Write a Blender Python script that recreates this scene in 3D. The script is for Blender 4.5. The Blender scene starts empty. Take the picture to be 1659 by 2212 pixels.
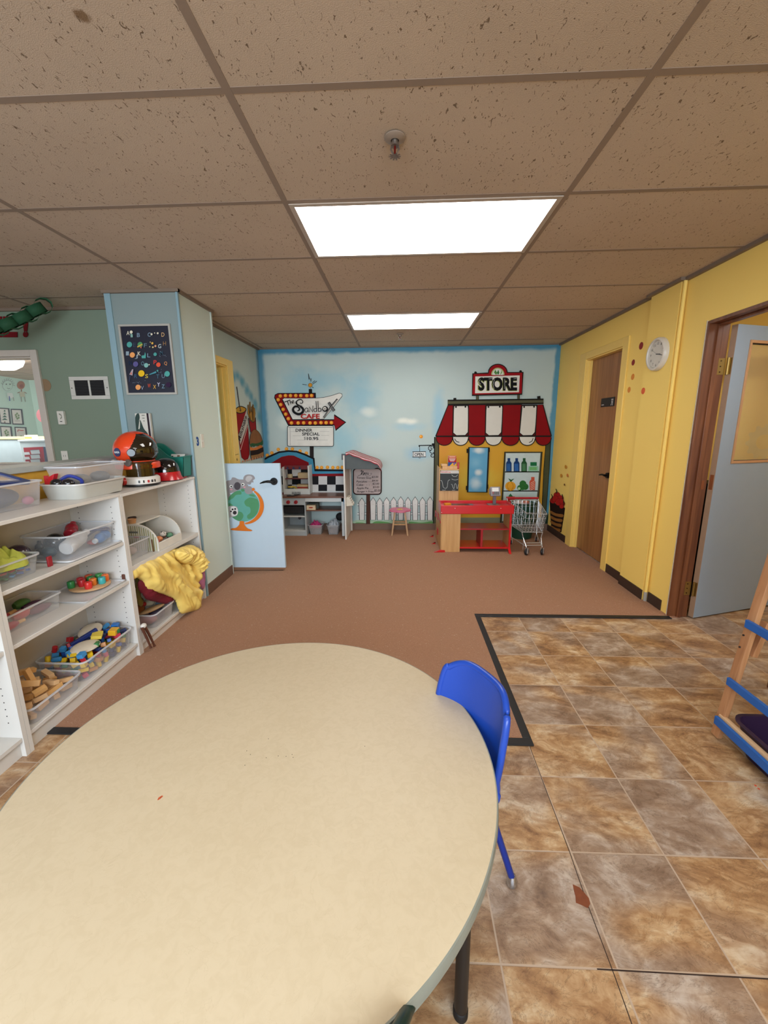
import bpy, bmesh, math, random
from mathutils import Vector, Matrix, noise, Euler
C = bpy.context.scene.collection
PI = math.pi
R = math.radians
# ---------------------------------------------------------------- camera
F = 888.3
YAW, PITCH, ROLL = -.043106, .20406, -.007915
CZ = 1.36                                   # eye height
cy_, sy_ = math.cos(YAW), math.sin(YAW)
cp_, sp_ = math.cos(PITCH), math.sin(PITCH)
cr_, sr_ = math.cos(ROLL), math.sin(ROLL)
MR = Matrix(((cr_, -sr_, 0), (sr_, cr_, 0), (0, 0, 1))) @ Matrix(((1, 0, 0), (0, cp_, -sp_), (0, sp_, cp_))) \
    @ Matrix(((1, 0, 0), (0, 0, -1), (0, 1, 0))) @ Matrix(((cy_, -sy_, 0), (sy_, cy_, 0), (0, 0, 1)))
cam = bpy.data.cameras.new('camera')
cam.sensor_fit = 'VERTICAL'
cam.sensor_height = 36
cam.lens = F / 2212 * 36
cam.clip_start = .02
co = bpy.data.objects.new('camera', cam)
C.objects.link(co)
rot = Matrix((MR[0], -MR[1], -MR[2])).transposed()
co.matrix_world = Matrix.Translation((0, 0, CZ)) @ rot.to_4x4()
bpy.context.scene.camera = co
# ---------------------------------------------------------------- exposure, world, area light
S = bpy.context.scene
S.view_settings.view_transform = 'Standard'
S.view_settings.look = 'None'
S.view_settings.gamma = 1
S.view_settings.use_curve_mapping = False
S.view_settings.exposure = 0.60
LIGHT_PANEL = 6.2
W = bpy.data.worlds.new('world')
S.world = W
W.use_nodes = True
W.node_tree.nodes['Background'].inputs[0].default_value = (.80, .88, 1, 1)
W.node_tree.nodes['Background'].inputs[1].default_value = .62


def area(name, loc, rotation, size, power, col, spread=180):
    l = bpy.data.lights.new(name, 'AREA')
    l.shape = 'RECTANGLE'
    l.size, l.size_y = size
    l.energy = power
    l.color = col
    l.spread = R(spread)
    o = bpy.data.objects.new(name, l)
    o.location = loc
    o.rotation_euler = rotation
    C.objects.link(o)


# daylight of the windows behind and left of the viewer
area('window_daylight', (.2, -2.3, 1.75), (R(78), 0, R(6)), (3.0, 1.2), 48, (.78, .89, 1), 120)
area('neighbour_room_daylight', (-4.6, 4.4, 1.9), (R(70), 0, R(15)), (2.2, .8), 75, (.95, .98, 1))


area('side_daylight', (-1.25, -1.7, 1.0), (R(88), 0, R(3)), (1.1, .8), 9, (.72, .86, 1), 80)


def ray(u, v):
    d = MR.transposed() @ Vector(((u - 829.5) / F, (v - 1106) / F, 1))
    return d


def onY(u, v, y):
    d = ray(u, v)
    t = y / d.y
    return Vector((d.x * t, y, CZ + d.z * t))


def onX(u, v, x):
    d = ray(u, v)
    t = x / d.x
    return Vector((x, d.y * t, CZ + d.z * t))


def onZ(u, v, z):
    d = ray(u, v)
    t = (z - CZ) / d.z
    return Vector((d.x * t, d.y * t, z))


# ---------------------------------------------------------------- colours and materials
def lin(h):
    o = []
    for i in (0, 2, 4):
        c = int(h[i:i + 2], 16) / 255
        o.append(c / 12.92 if c <= .04045 else ((c + .055) / 1.055) ** 2.4)
    return (*o, 1)


def scl(c, k):
    return (min(1, c[0] * k), min(1, c[1] * k), min(1, c[2] * k), 1)


MATS = {}


def newmat(name):
    m = bpy.data.materials.new(name)
    m.use_nodes = True
    nt = m.node_tree
    b = nt.nodes['Principled BSDF']
    return m, nt, b


def nd(nt, t, **k):
    n = nt.nodes.new(t)
    for a, v in k.items():
        if a.startswith('i'):
            n.inputs[int(a[1:])].default_value = v
        else:
            setattr(n, a, v)
    return n


def P(hexc, rough=.5, var=.10, sc=14, metal=0, bump=0, bs=200, spec=.5, coat=0):
    """plain painted / plastic / wood-free surface with slight mottling"""
    key = (hexc, rough, var, sc, metal, bump, bs, spec, coat)
    if key in MATS:
        return MATS[key]
    m, nt, b = newmat('m_' + hexc)
    L = nt.links.new
    c = lin(hexc)
    tc = nd(nt, 'ShaderNodeTexCoord')
    n = nd(nt, 'ShaderNodeTexNoise')
    n.inputs['Scale'].default_value = sc
    n.inputs['Detail'].default_value = 4
    L(tc.outputs['Object'], n.inputs['Vector'])
    mx = nd(nt, 'ShaderNodeMixRGB')
    mx.inputs[1].default_value = scl(c, 1 - var)
    mx.inputs[2].default_value = scl(c, 1 + var)
    L(n.outputs['Fac'], mx.inputs[0])
    L(mx.outputs[0], b.inputs['Base Color'])
    b.inputs['Roughness'].default_value = rough
    b.inputs['Metallic'].default_value = metal
    b.inputs['Specular IOR Level'].default_value = spec
    b.inputs['Coat Weight'].default_value = coat
    if bump:
        n2 = nd(nt, 'ShaderNodeTexNoise')
        n2.inputs['Scale'].default_value = bs
        L(tc.outputs['Object'], n2.inputs['Vector'])
        bp = nd(nt, 'ShaderNodeBump')
        bp.inputs['Strength'].default_value = bump
        bp.inputs['Distance'].default_value = .004
        L(n2.outputs['Fac'], bp.inputs['Height'])
        L(bp.outputs[0], b.inputs['Normal'])
    MATS[key] = m
    return m


def wood(h1, h2, axis=2, sc=10, rough=.45):
    key = ('wood', h1, h2, axis, sc, rough)
    if key in MATS:
        return MATS[key]
    m, nt, b = newmat('wood_' + h1)
    L = nt.links.new
    tc = nd(nt, 'ShaderNodeTexCoord')
    mp = nd(nt, 'ShaderNodeMapping')
    s = [sc * 3] * 3
    s[axis] = sc * .18
    mp.inputs['Scale'].default_value = s
    n = nd(nt, 'ShaderNodeTexNoise')
    n.inputs['Scale'].default_value = 1.6
    n.inputs['Detail'].default_value = 6
    n.inputs['Distortion'].default_value = .6
    r = nd(nt, 'ShaderNodeValToRGB')
    r.color_ramp.elements[0].position = .3
    r.color_ramp.elements[0].color = lin(h1)
    r.color_ramp.elements[1].position = .7
    r.color_ramp.elements[1].color = lin(h2)
    L(tc.outputs['Object'], mp.inputs[0])
    L(mp.outputs[0], n.inputs['Vector'])
    L(n.outputs['Fac'], r.inputs[0])
    L(r.outputs[0], b.inputs['Base Color'])
    b.inputs['Roughness'].default_value = rough
    MATS[key] = m
    return m


def clear(hexc='e8ecf0', lo=.10, hi=.55, rough=.15):
    key = ('clear', hexc, lo, hi, rough)
    if key in MATS:
        return MATS[key]
    m, nt, b = newmat('clear_' + hexc)
    L = nt.links.new
    b.inputs['Base Color'].default_value = lin(hexc)
    b.inputs['Roughness'].default_value = rough
    tr = nd(nt, 'ShaderNodeBsdfTransparent')
    lw = nd(nt, 'ShaderNodeLayerWeight')
    lw.inputs[0].default_value = .35
    mr = nd(nt, 'ShaderNodeMapRange')
    mr.inputs[3].default_value = lo
    mr.inputs[4].default_value = hi
    mx = nd(nt, 'ShaderNodeMixShader')
    L(lw.outputs['Facing'], mr.inputs[0])
    L(mr.outputs[0], mx.inputs[0])
    L(tr.outputs[0], mx.inputs[1])
    L(b.outputs[0], mx.inputs[2])
    L(mx.outputs[0], nt.nodes['Material Output'].inputs[0])
    MATS[key] = m
    return m


def emit(hexc, s):
    m, nt, b = newmat('glow_' + hexc)
    b.inputs['Base Color'].default_value = lin('dddddd')
    b.inputs['Emission Color'].default_value = lin(hexc)
    b.inputs['Emission Strength'].default_value = s
    return m


# ---------------------------------------------------------------- mesh building
class MB:
    def __init__(s, m=None):
        s.v, s.f, s.fm, s.mats, s.cur = [], [], [], [], 0
        if m:
            s.use(m)

    def use(s, m):
        if m not in s.mats:
            s.mats.append(m)
        s.cur = s.mats.index(m)
        return s

    def add(s, vs, fs):
        o = len(s.v)
        s.v += [Vector(a) for a in vs]
        for f in fs:
            s.f.append([i + o for i in f])
            s.fm.append(s.cur)
        return s

    def box(s, x0, x1, y0, y1, z0, z1):
        s.add([(x0, y0, z0), (x1, y0, z0), (x1, y1, z0), (x0, y1, z0), (x0, y0, z1), (x1, y0, z1), (x1, y1, z1), (x0, y1, z1)],
              [(0, 3, 2, 1), (4, 5, 6, 7), (0, 1, 5, 4), (1, 2, 6, 5), (2, 3, 7, 6), (3, 0, 4, 7)])
        return s

    def ob(s, c, d, e=(0, 0, 0)):
        """box of size d centred at c with Euler e"""
        m = Euler(e).to_matrix()
        x, y, z = d[0] / 2, d[1] / 2, d[2] / 2
        vs = [Vector(c) + m @ Vector(p) for p in
              [(-x, -y, -z), (x, -y, -z), (x, y, -z), (-x, y, -z), (-x, -y, z), (x, -y, z), (x, y, z), (-x, y, z)]]
        return s.add(vs, [(0, 3, 2, 1), (4, 5, 6, 7), (0, 1, 5, 4), (1, 2, 6, 5), (2, 3, 7, 6), (3, 0, 4, 7)])

    def bar(s, p0, p1, w, h, up=(0, 0, 1)):
        """rectangular bar from p0 to p1"""
        p0, p1 = Vector(p0), Vector(p1)
        d = (p1 - p0).normalized()
        a = d.cross(Vector(up)).normalized() * w / 2
        b = a.cross(d).normalized() * h / 2
        vs = [p0 - a - b, p0 + a - b, p0 + a + b, p0 - a + b, p1 - a - b, p1 + a - b, p1 + a + b, p1 - a + b]
        return s.add(vs, [(0, 1, 2, 3), (7, 6, 5, 4), (0, 4, 5, 1), (1, 5, 6, 2), (2, 6, 7, 3), (3, 7, 4, 0)])

    def cyl(s, p0, p1, r0, r1=None, n=20, caps=True):
        r1 = r0 if r1 is None else r1
        p0, p1 = Vector(p0), Vector(p1)
        d = (p1 - p0).normalized()
        a = d.orthogonal().normalized()
        b = d.cross(a)
        vs = []
        for p, r in ((p0, r0), (p1, r1)):
            for i in range(n):
                t = 2 * PI * i / n
                vs.append(p + a * math.cos(t) * r + b * math.sin(t) * r)
        fs = [(i, (i + 1) % n, n + (i + 1) % n, n + i) for i in range(n)]
        if caps:
            fs += [tuple(range(n - 1, -1, -1)), tuple(range(n, 2 * n))]
        return s.add(vs, fs)

    def tube(s, pts, r, n=8, closed=False):
        pts = [Vector(p) for p in pts]
        k = len(pts)
        rings = []
        prev = None
        for i, p in enumerate(pts):
            if closed:
                d = (pts[(i + 1) % k] - pts[i - 1]).normalized()
            else:
                d = (pts[min(i + 1, k - 1)] - pts[max(i - 1, 0)]).normalized()
            a = d.orthogonal().normalized() if prev is None else (prev - d * prev.dot(d)).normalized()
            prev = a
            b = d.cross(a)
            rr = r[i] if isinstance(r, (list, tuple)) else r
            rings.append([p + (a * math.cos(2 * PI * j / n) + b * math.sin(2 * PI * j / n)) * rr for j in range(n)])
        vs = [q for g in rings for q in g]
        fs = []
        for i in range(k if closed else k - 1):
            i2 = (i + 1) % k
            for j in range(n):
                fs.append((i * n + j, i * n + (j + 1) % n, i2 * n + (j + 1) % n, i2 * n + j))
        if not closed:
            fs += [tuple(range(n - 1, -1, -1)), tuple((k - 1) * n + j for j in range(n))]
        return s.add(vs, fs)

    def lathe(s, prof, c=(0, 0, 0), n=32, M=None, sx=1, sy=1):
        c = Vector(c)
        vs = []
        for r, z in prof:
            for i in range(n):
                t = 2 * PI * i / n
                q = Vector((r * math.cos(t) * sx, r * math.sin(t) * sy, z))
                vs.append(c + (M @ q if M else q))
        fs = []
        for k in range(len(prof) - 1):
            for i in range(n):
                fs.append((k * n + i, k * n + (i + 1) % n, (k + 1) * n + (i + 1) % n, (k + 1) * n + i))
        if prof[0][0] > 1e-5:
            fs.append(tuple(range(n - 1, -1, -1)))
        if prof[-1][0] > 1e-5:
            fs.append(tuple((len(prof) - 1) * n + i for i in range(n)))
        return s.add(vs, fs)

    def ell(s, c, r, e=(0, 0, 0), n=20, k=12):
        m = Euler(e).to_matrix()
        prof = [(max(1e-6, math.sin(PI * i / k)), -math.cos(PI * i / k)) for i in range(k + 1)]
        vs, c = [], Vector(c)
        for a, z in prof:
            for i in range(n):
                t = 2 * PI * i / n
                vs.append(c + m @ Vector((a * math.cos(t) * r[0], a * math.sin(t) * r[1], z * r[2])))
        fs = [(q * n + i, q * n + (i + 1) % n, (q + 1) * n + (i + 1) % n, (q + 1) * n + i) for q in range(k) for i in range(n)]
        return s.add(vs, fs)

    def prism(s, pts, vec):
        pts = [Vector(p) for p in pts]
        vec = Vector(vec)
        n = len(pts)
        vs = pts + [p + vec for p in pts]
        return s.add(vs, [tuple(range(n - 1, -1, -1)), tuple(range(n, 2 * n))] + [(i, (i + 1) % n, n + (i + 1) % n, n + i) for i in range(n)])

    def loops(s, ls, cap0=True, cap1=True):
        n = len(ls[0])
        vs = [p for l in ls for p in l]
        fs = [(k * n + i, k * n + (i + 1) % n, (k + 1) * n + (i + 1) % n, (k + 1) * n + i) for k in range(len(ls) - 1) for i in range(n)]
        if cap0:
            fs.append(tuple(range(n - 1, -1, -1)))
        if cap1:
            fs.append(tuple((len(ls) - 1) * n + i for i in range(n)))
        return s.add(vs, fs)

    def build(s, name, parent=None, label=None, smooth=True, bevel=0, local=False, kind=None, ang=35, fix=True):
        me = bpy.data.meshes.new(name)
        off = Vector((0, 0, 0))
        if parent is not None and not local:
            p = parent
            while p is not None:
                off += p.location
                p = p.parent
        me.from_pydata([tuple(v - off) for v in s.v], [], s.f)
        for m in s.mats:
            me.materials.append(m)
        me.polygons.foreach_set('material_index', s.fm)
        me.update()
        if fix:
            bm = bmesh.new()
            bm.from_mesh(me)
            bmesh.ops.recalc_face_normals(bm, faces=bm.faces)
            bm.to_mesh(me)
            bm.free()
        if smooth:
            me.polygons.foreach_set('use_smooth', [True] * len(me.polygons))
            me.set_sharp_from_angle(angle=R(ang))
        o = bpy.data.objects.new(name, me)
        C.objects.link(o)
        if parent is not None:
            o.parent = parent
        if bevel:
            b = o.modifiers.new('bevel', 'BEVEL')
            b.width = bevel
            b.segments = 2
            b.limit_method = 'ANGLE'
        if label:
            o['label'] = label
        if kind:
            o['kind'] = kind
        return o


def rrect(x0, x1, y0, y1, r, z, k=5):
    """rounded rectangle loop"""
    out = []
    for cx, cy, a0 in ((x1 - r, y1 - r, 0), (x0 + r, y1 - r, 90), (x0 + r, y0 + r, 180), (x1 - r, y0 + r, 270)):
        for i in range(k + 1):
            a = R(a0 + 90 * i / k)
            out.append(Vector((cx + r * math.cos(a), cy + r * math.sin(a), z)))
    return out


def tag(o, label, cat, group=None):
    o['label'] = label
    o['category'] = cat
    if group:
        o['group'] = group
    return o


def thing(name, label, cat, loc=(0, 0, 0), group=None, rz=0):
    o = bpy.data.objects.new(name, None)
    o.empty_display_size = .05
    C.objects.link(o)
    o.location = loc
    o.rotation_euler = (0, 0, rz)
    return tag(o, label, cat, group)


def copy_tree(o, parent=None):
    c = o.copy()
    C.objects.link(c)
    if parent is not None:
        c.parent = parent
    for ch in list(o.children):
        copy_tree(ch, c)
    return c


# ---------------------------------------------------------------- flat painting (murals, signs, posters)
_TX = {}


def textmesh(body, bold=0.0):
    key = (body, bold)
    if key in _TX:
        return _TX[key]
    cu = bpy.data.curves.new('t', 'FONT')
    cu.body = body
    cu.offset = bold
    cu.resolution_u = 3
    o = bpy.data.objects.new('t', cu)
    C.objects.link(o)
    bpy.context.view_layer.update()
    me = bpy.data.meshes.new_from_object(o.evaluated_get(bpy.context.evaluated_depsgraph_get()))
    vs = [(v.co.x, v.co.y) for v in me.vertices]
    fs = [tuple(p.vertices) for p in me.polygons]
    bpy.data.objects.remove(o)
    bpy.data.curves.remove(cu)
    bpy.data.meshes.remove(me)
    _TX[key] = (vs, fs)
    return _TX[key]


class CV:
    """layers of paint on a surface; tf maps drawing coordinates to a 3D point, nrm is the way the surface faces"""

    def __init__(s, tf, nrm, step=.0004):
        s.tf, s.n, s.step, s.k = tf, Vector(nrm), step, 1
        s.mb = MB()

    def _p(s, pts, off):
        return [s.tf(*p) + s.n * off for p in pts]

    def poly(s, pts, col, k=None):
        s.k += 1
        s.mb.use(col if not isinstance(col, str) else P(col, .7, spec=.15))
        s.mb.add(s._p(pts, s.k * s.step), [tuple(range(len(pts)))])
        return s

    def rect(s, x0, y0, x1, y1, col, r=0):
        if r:
            pts = [(p.x, p.y) for p in rrect(min(x0, x1), max(x0, x1), min(y0, y1), max(y0, y1), r, 0)]
        else:
            pts = [(x0, y0), (x1, y0), (x1, y1), (x0, y1)]
        return s.poly(pts, col)

    def circ(s, x, y, r, col, ry=None, n=20, a0=0, a1=360):
        ry = r if ry is None else ry
        pts = [(x + r * math.cos(R(a0 + (a1 - a0) * i / n)), y + ry * math.sin(R(a0 + (a1 - a0) * i / n))) for i in range(n if a1 - a0 == 360 else n + 1)]
        return s.poly(pts, col)

    def line(s, pts, w, col, closed=False):
        """stroke; w in drawing units, a number or one per point"""
        s.k += 1
        s.mb.use(col if not isinstance(col, str) else P(col, .7, spec=.15))
        n = len(pts)
        ws = w if isinstance(w, (list, tuple)) else [w] * n
        ls, rs = [], []
        for i, p in enumerate(pts):
            a = pts[i - 1] if (i > 0 or closed) else p
            b = pts[(i + 1) % n] if (i < n - 1 or closed) else p
            dx, dy = b[0] - a[0], b[1] - a[1]
            l = math.hypot(dx, dy) or 1
            nx, ny = -dy / l * ws[i] / 2, dx / l * ws[i] / 2
            if 0 < i < n - 1 or closed:
                d1 = (p[0] - a[0], p[1] - a[1])
                d2 = (b[0] - p[0], b[1] - p[1])
                l1, l2 = math.hypot(*d1) or 1, math.hypot(*d2) or 1
                cs = (d1[0] * d2[0] + d1[1] * d2[1]) / l1 / l2
                k = 1 / max(.55, math.sqrt(max(0, (1 + cs) / 2)))
                nx, ny = nx * k, ny * k
            ls.append((p[0] + nx, p[1] + ny))
            rs.append((p[0] - nx, p[1] - ny))
        m = n if closed else n - 1
        vs = s._p(ls + rs, s.k * s.step)
        s.mb.add(vs, [(i, (i + 1) % n, n + (i + 1) % n, n + i) for i in range(m)])
        return s

    def out(s, pts, fill, w, col):
        s.poly(pts, fill)
        return s.line(pts, w, col, True)

    def text(s, body, x0, y0, x1, y1, col, bold=0.0, tl=None, shear=0):
        """lettering fitted in the box; (x0,y0) is top left; tl=(dx,dy) tilts the baseline"""
        vs, fs = textmesh(body, bold)
        if not vs:
            return s
        ax, bx = min(v[0] for v in vs), max(v[0] for v in vs)
        ay, by = min(v[1] for v in vs), max(v[1] for v in vs)
        s.k += 1
        s.mb.use(col if not isinstance(col, str) else P(col, .7, spec=.15))
        pts = []
        for a, b in vs:
            u, w = (a - ax) / (bx - ax), (b - ay) / (by - ay)
            x, y = x0 + (x1 - x0) * u + shear * w, y1 + (y0 - y1) * w
            if tl:
                x, y = x + tl[0] * w, y + tl[1] * u
            pts.append((x, y))
        s.mb.add(s._p(pts, s.k * s.step), fs)
        return s

    def build(s, name, parent, label=None, **k):
        k.setdefault('smooth', False)
        k.setdefault('fix', False)
        return s.mb.build(name, parent, label, **k)


def crv(pts, n=6, closed=False):
    """Catmull-Rom through 2D points"""
    out = []
    m = len(pts)
    for i in range(m if closed else m - 1):
        p = [pts[(i + j) % m] if closed else pts[min(max(i + j, 0), m - 1)] for j in (-1, 0, 1, 2)]
        for k in range(n):
            t = k / n
            out.append(tuple(.5 * ((2 * p[1][a]) + (-p[0][a] + p[2][a]) * t + (2 * p[0][a] - 5 * p[1][a] + 4 * p[2][a] - p[3][a]) * t * t
                                   + (-p[0][a] + 3 * p[1][a] - 3 * p[2][a] + p[3][a]) * t ** 3) for a in range(len(pts[0]))))
    if not closed:
        out.append(tuple(pts[-1]))
    return out


# ================================================================ THE SETTING
XR, YB, XL, ZC = 1.93, 5.37, -1.794, 2.33    # right wall, back wall, left wall of the alcove, ceiling


def math_(nt, op, a, b=None, c=None, clamp=False):
    n = nt.nodes.new('ShaderNodeMath')
    n.operation = op
    n.use_clamp = clamp
    for i, q in enumerate((a, b, c)):
        if q is None:
            continue
        if isinstance(q, (int, float)):
            n.inputs[i].default_value = q
        else:
            nt.links.new(q, n.inputs[i])
    return n.outputs[0]


def mixc(nt, f, a, b):
    n = nt.nodes.new('ShaderNodeMixRGB')
    for i, q in ((0, f), (1, a), (2, b)):
        if isinstance(q, str):
            n.inputs[i].default_value = lin(q)
        elif isinstance(q, (int, float)):
            n.inputs[i].default_value = q
        else:
            nt.links.new(q, n.inputs[i])
    return n.outputs[0]


def ntex(nt, vec, scale, detail=4, dist=0, rough=.5):
    n = nt.nodes.new('ShaderNodeTexNoise')
    n.inputs['Scale'].default_value = scale
    n.inputs['Detail'].default_value = detail
    n.inputs['Distortion'].default_value = dist
    n.inputs['Roughness'].default_value = rough
    if vec is not None:
        nt.links.new(vec, n.inputs['Vector'])
    return n.outputs['Fac']


def ramp(nt, f, stops):
    r = nt.nodes.new('ShaderNodeValToRGB')
    e = r.color_ramp.elements
    while len(e) < len(stops):
        e.new(.5)
    for i, (p, h) in enumerate(stops):
        e[i].position = p
        e[i].color = lin(h)
    nt.links.new(f, r.inputs[0])
    return r.outputs[0]


def mprange(nt, v, a, b, c=0, d=1, smooth=True):
    n = nt.nodes.new('ShaderNodeMapRange')
    if smooth:
        n.interpolation_type = 'SMOOTHSTEP'
    nt.links.new(v, n.inputs[0])
    for i, q in enumerate((a, b, c, d)):
        n.inputs[i + 1].default_value = q
    return n.outputs[0]


def posn(nt):
    g = nt.nodes.new('ShaderNodeTexCoord')
    s = nt.nodes.new('ShaderNodeSeparateXYZ')
    nt.links.new(g.outputs['Object'], s.inputs[0])
    return g.outputs['Object'], s.outputs[0], s.outputs[1], s.outputs[2]


def bumpto(nt, b, h, st, dist=.004):
    bp = nt.nodes.new('ShaderNodeBump')
    bp.inputs['Strength'].default_value = st
    bp.inputs['Distance'].default_value = dist
    nt.links.new(h, bp.inputs['Height'])
    nt.links.new(bp.outputs[0], b.inputs['Normal'])


def mapping(nt, vec, sc, loc=(0, 0, 0), rot=(0, 0, 0)):
    m = nt.nodes.new('ShaderNodeMapping')
    m.inputs['Scale'].default_value = sc
    m.inputs['Location'].default_value = loc
    m.inputs['Rotation'].default_value = rot
    nt.links.new(vec, m.inputs[0])
    return m.outputs[0]


# stone-look vinyl tiles
def tile_floor():
    m, nt, b = newmat('stone_tiles')
    v, x, y, z = posn(nt)
    px, py, ox, oy = .2955, .2965, .8485, .8135
    ux = math_(nt, 'DIVIDE', math_(nt, 'SUBTRACT', x, ox), px)
    uy = math_(nt, 'DIVIDE', math_(nt, 'SUBTRACT', y, oy), py)
    fx, fy = math_(nt, 'FLOOR', ux), math_(nt, 'FLOOR', uy)
    rx, ry = math_(nt, 'SUBTRACT', ux, fx), math_(nt, 'SUBTRACT', uy, fy)
    ex = math_(nt, 'MINIMUM', rx, math_(nt, 'SUBTRACT', 1, rx))
    ey = math_(nt, 'MINIMUM', ry, math_(nt, 'SUBTRACT', 1, ry))
    e = math_(nt, 'MINIMUM', ex, ey)
    g = mprange(nt, e, .006, .011)
    cb = nt.nodes.new('ShaderNodeCombineXYZ')
    nt.links.new(fx, cb.inputs[0])
    nt.links.new(fy, cb.inputs[1])
    wn = nt.nodes.new('ShaderNodeTexWhiteNoise')
    nt.links.new(cb.outputs[0], wn.inputs[0])
    vm = nt.nodes.new('ShaderNodeVectorMath')
    vm.operation = 'MULTIPLY_ADD'
    nt.links.new(wn.outputs['Color'], vm.inputs[0])
    vm.inputs[1].default_value = (9, 9, 9)
    nt.links.new(v, vm.inputs[2])
    mp = mapping(nt, vm.outputs[0], (1, 1.7, 1), rot=(0, 0, .5))
    n1 = ntex(nt, mp, 3.0, 7, 1.6, .62)
    n2 = ntex(nt, mp, 12, 8, 1.2, .65)
    n3 = ntex(nt, mp, 1.6, 3, .6)
    t = math_(nt, 'ADD', math_(nt, 'MULTIPLY', n1, .62), math_(nt, 'MULTIPLY', n2, .38))
    c = ramp(nt, t, [(.30, '5a3f2b'), (.40, '8a6444'), (.48, 'a67e56'), (.55, 'bd9a72'), (.63, 'd2ba98'), (.74, 'd9ccb8')])
    c2 = ramp(nt, t, [(.30, '5a463a'), (.41, '846a56'), (.50, '9c8470'), (.60, 'b8a696'), (.72, 'd2c8bc')])
    c = mixc(nt, mprange(nt, n3, .42, .62), c, c2)
    lines = ntex(nt, mp, 5, 6, 3.0, .7)
    ln = math_(nt, 'ABSOLUTE', math_(nt, 'SUBTRACT', lines, .5))
    c = mixc(nt, mprange(nt, ln, 0, .018, .35, 0), c, '3a271b')
    c = mixc(nt, g, 'b7a08a', c)
    nt.links.new(c, b.inputs['Base Color'])
    b.inputs['Roughness'].default_value = .42
    b.inputs['Specular IOR Level'].default_value = .4
    h = math_(nt, 'ADD', math_(nt, 'MULTIPLY', t, .6), math_(nt, 'MULTIPLY', g, .3))
    bumpto(nt, b, h, .35, .006)
    return m


def carpet():
    m, nt, b = newmat('brown_carpet')
    v, x, y, z = posn(nt)
    n1 = ntex(nt, v, 260, 2)
    n2 = ntex(nt, v, 2.2, 4)
    c = mixc(nt, n1, '86604a', 'bb9176')
    c = mixc(nt, mprange(nt, n2, .3, .7, 0, .35), c, 'a07c64')
    n3 = ntex(nt, v, 70, 2)
    c = mixc(nt, mprange(nt, n3, .66, .72, 0, .5), c, 'c0a48f')
    nt.links.new(c, b.inputs['Base Color'])
    b.inputs['Roughness'].default_value = 1
    b.inputs['Specular IOR Level'].default_value = .1
    bumpto(nt, b, n1, .8, .004)
    return m


def ceiling_tile():
    m, nt, b = newmat('acoustic_tile')
    v, x, y, z = posn(nt)
    w = mapping(nt, v, (1, .45, 1), rot=(0, 0, .25))
    n1 = ntex(nt, w, 95, 3, 1.5)
    n2 = ntex(nt, v, 330, 2)
    n3 = ntex(nt, v, 1.3, 3)
    c = mixc(nt, mprange(nt, n3, .3, .7), 'c0ae9a', 'c8b6a2')
    pit = mprange(nt, n1, .635, .69)
    c = mixc(nt, mprange(nt, n2, .35, .7, 0, .25), c, 'a59380')
    c = mixc(nt, pit, c, '7a6856')
    d = nt.nodes.new('ShaderNodeVectorMath')
    d.operation = 'DISTANCE'
    nt.links.new(v, d.inputs[0])
    p = onZ(177, 35, ZC)
    d.inputs[1].default_value = p
    ds = math_(nt, 'ADD', d.outputs['Value'], math_(nt, 'MULTIPLY', n1, .02))
    c = mixc(nt, mprange(nt, ds, .020, .032, .75, 0), c, '6b4a1e')
    nt.links.new(c, b.inputs['Base Color'])
    b.inputs['Roughness'].default_value = .95
    b.inputs['Specular IOR Level'].default_value = .1
    h = math_(nt, 'SUBTRACT', math_(nt, 'MULTIPLY', n2, .4), pit)
    bumpto(nt, b, h, .5, .004)
    return m


def wallpaint(hexc, extra=None, rough=.55, var=.03):
    """painted plaster with soft painted patches: extra is a list of (axis, centre, radii, colour, strength)"""
    m, nt, b = newmat('paint_' + hexc)
    v, x, y, z = posn(nt)
    n = ntex(nt, v, 1.5, 3)
    nf = ntex(nt, v, 6, 5, .5)
    c = mixc(nt, n, scl_hex(hexc, 1 - var), scl_hex(hexc, 1 + var))
    for e in extra or []:
        if e[0] == 'blob':
            _, a, (ca, cz), (ra, rz), col, st = e
            p = {'x': x, 'y': y}[a]
            da = math_(nt, 'DIVIDE', math_(nt, 'SUBTRACT', p, ca), ra)
            dz = math_(nt, 'DIVIDE', math_(nt, 'SUBTRACT', z, cz), rz)
            d = math_(nt, 'SQRT', math_(nt, 'ADD', math_(nt, 'MULTIPLY', da, da), math_(nt, 'MULTIPLY', dz, dz)))
            d = math_(nt, 'ADD', d, math_(nt, 'MULTIPLY', math_(nt, 'SUBTRACT', nf, .5), .9))
            c = mixc(nt, mprange(nt, d, .1, 1.15, st, 0), c, col)
        else:
            _, a, v0, v1, col, st = e
            p = {'x': x, 'y': y, 'z': z}[a]
            q = math_(nt, 'ADD', p, math_(nt, 'MULTIPLY', math_(nt, 'SUBTRACT', nf, .5), .05 if v1 > v0 else -.05))
            c = mixc(nt, mprange(nt, q, min(v0, v1), max(v0, v1), 0 if v1 > v0 else st, st if v1 > v0 else 0), c, col)
    nt.links.new(c, b.inputs['Base Color'])
    b.inputs['Roughness'].default_value = rough
    b.inputs['Specular IOR Level'].default_value = .3
    n2 = ntex(nt, v, 90, 4)
    bumpto(nt, b, n2, .12, .004)
    return m


def scl_hex(h, k):
    return '%02x%02x%02x' % tuple(min(255, int(int(h[i:i + 2], 16) * k)) for i in (0, 2, 4))


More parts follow.
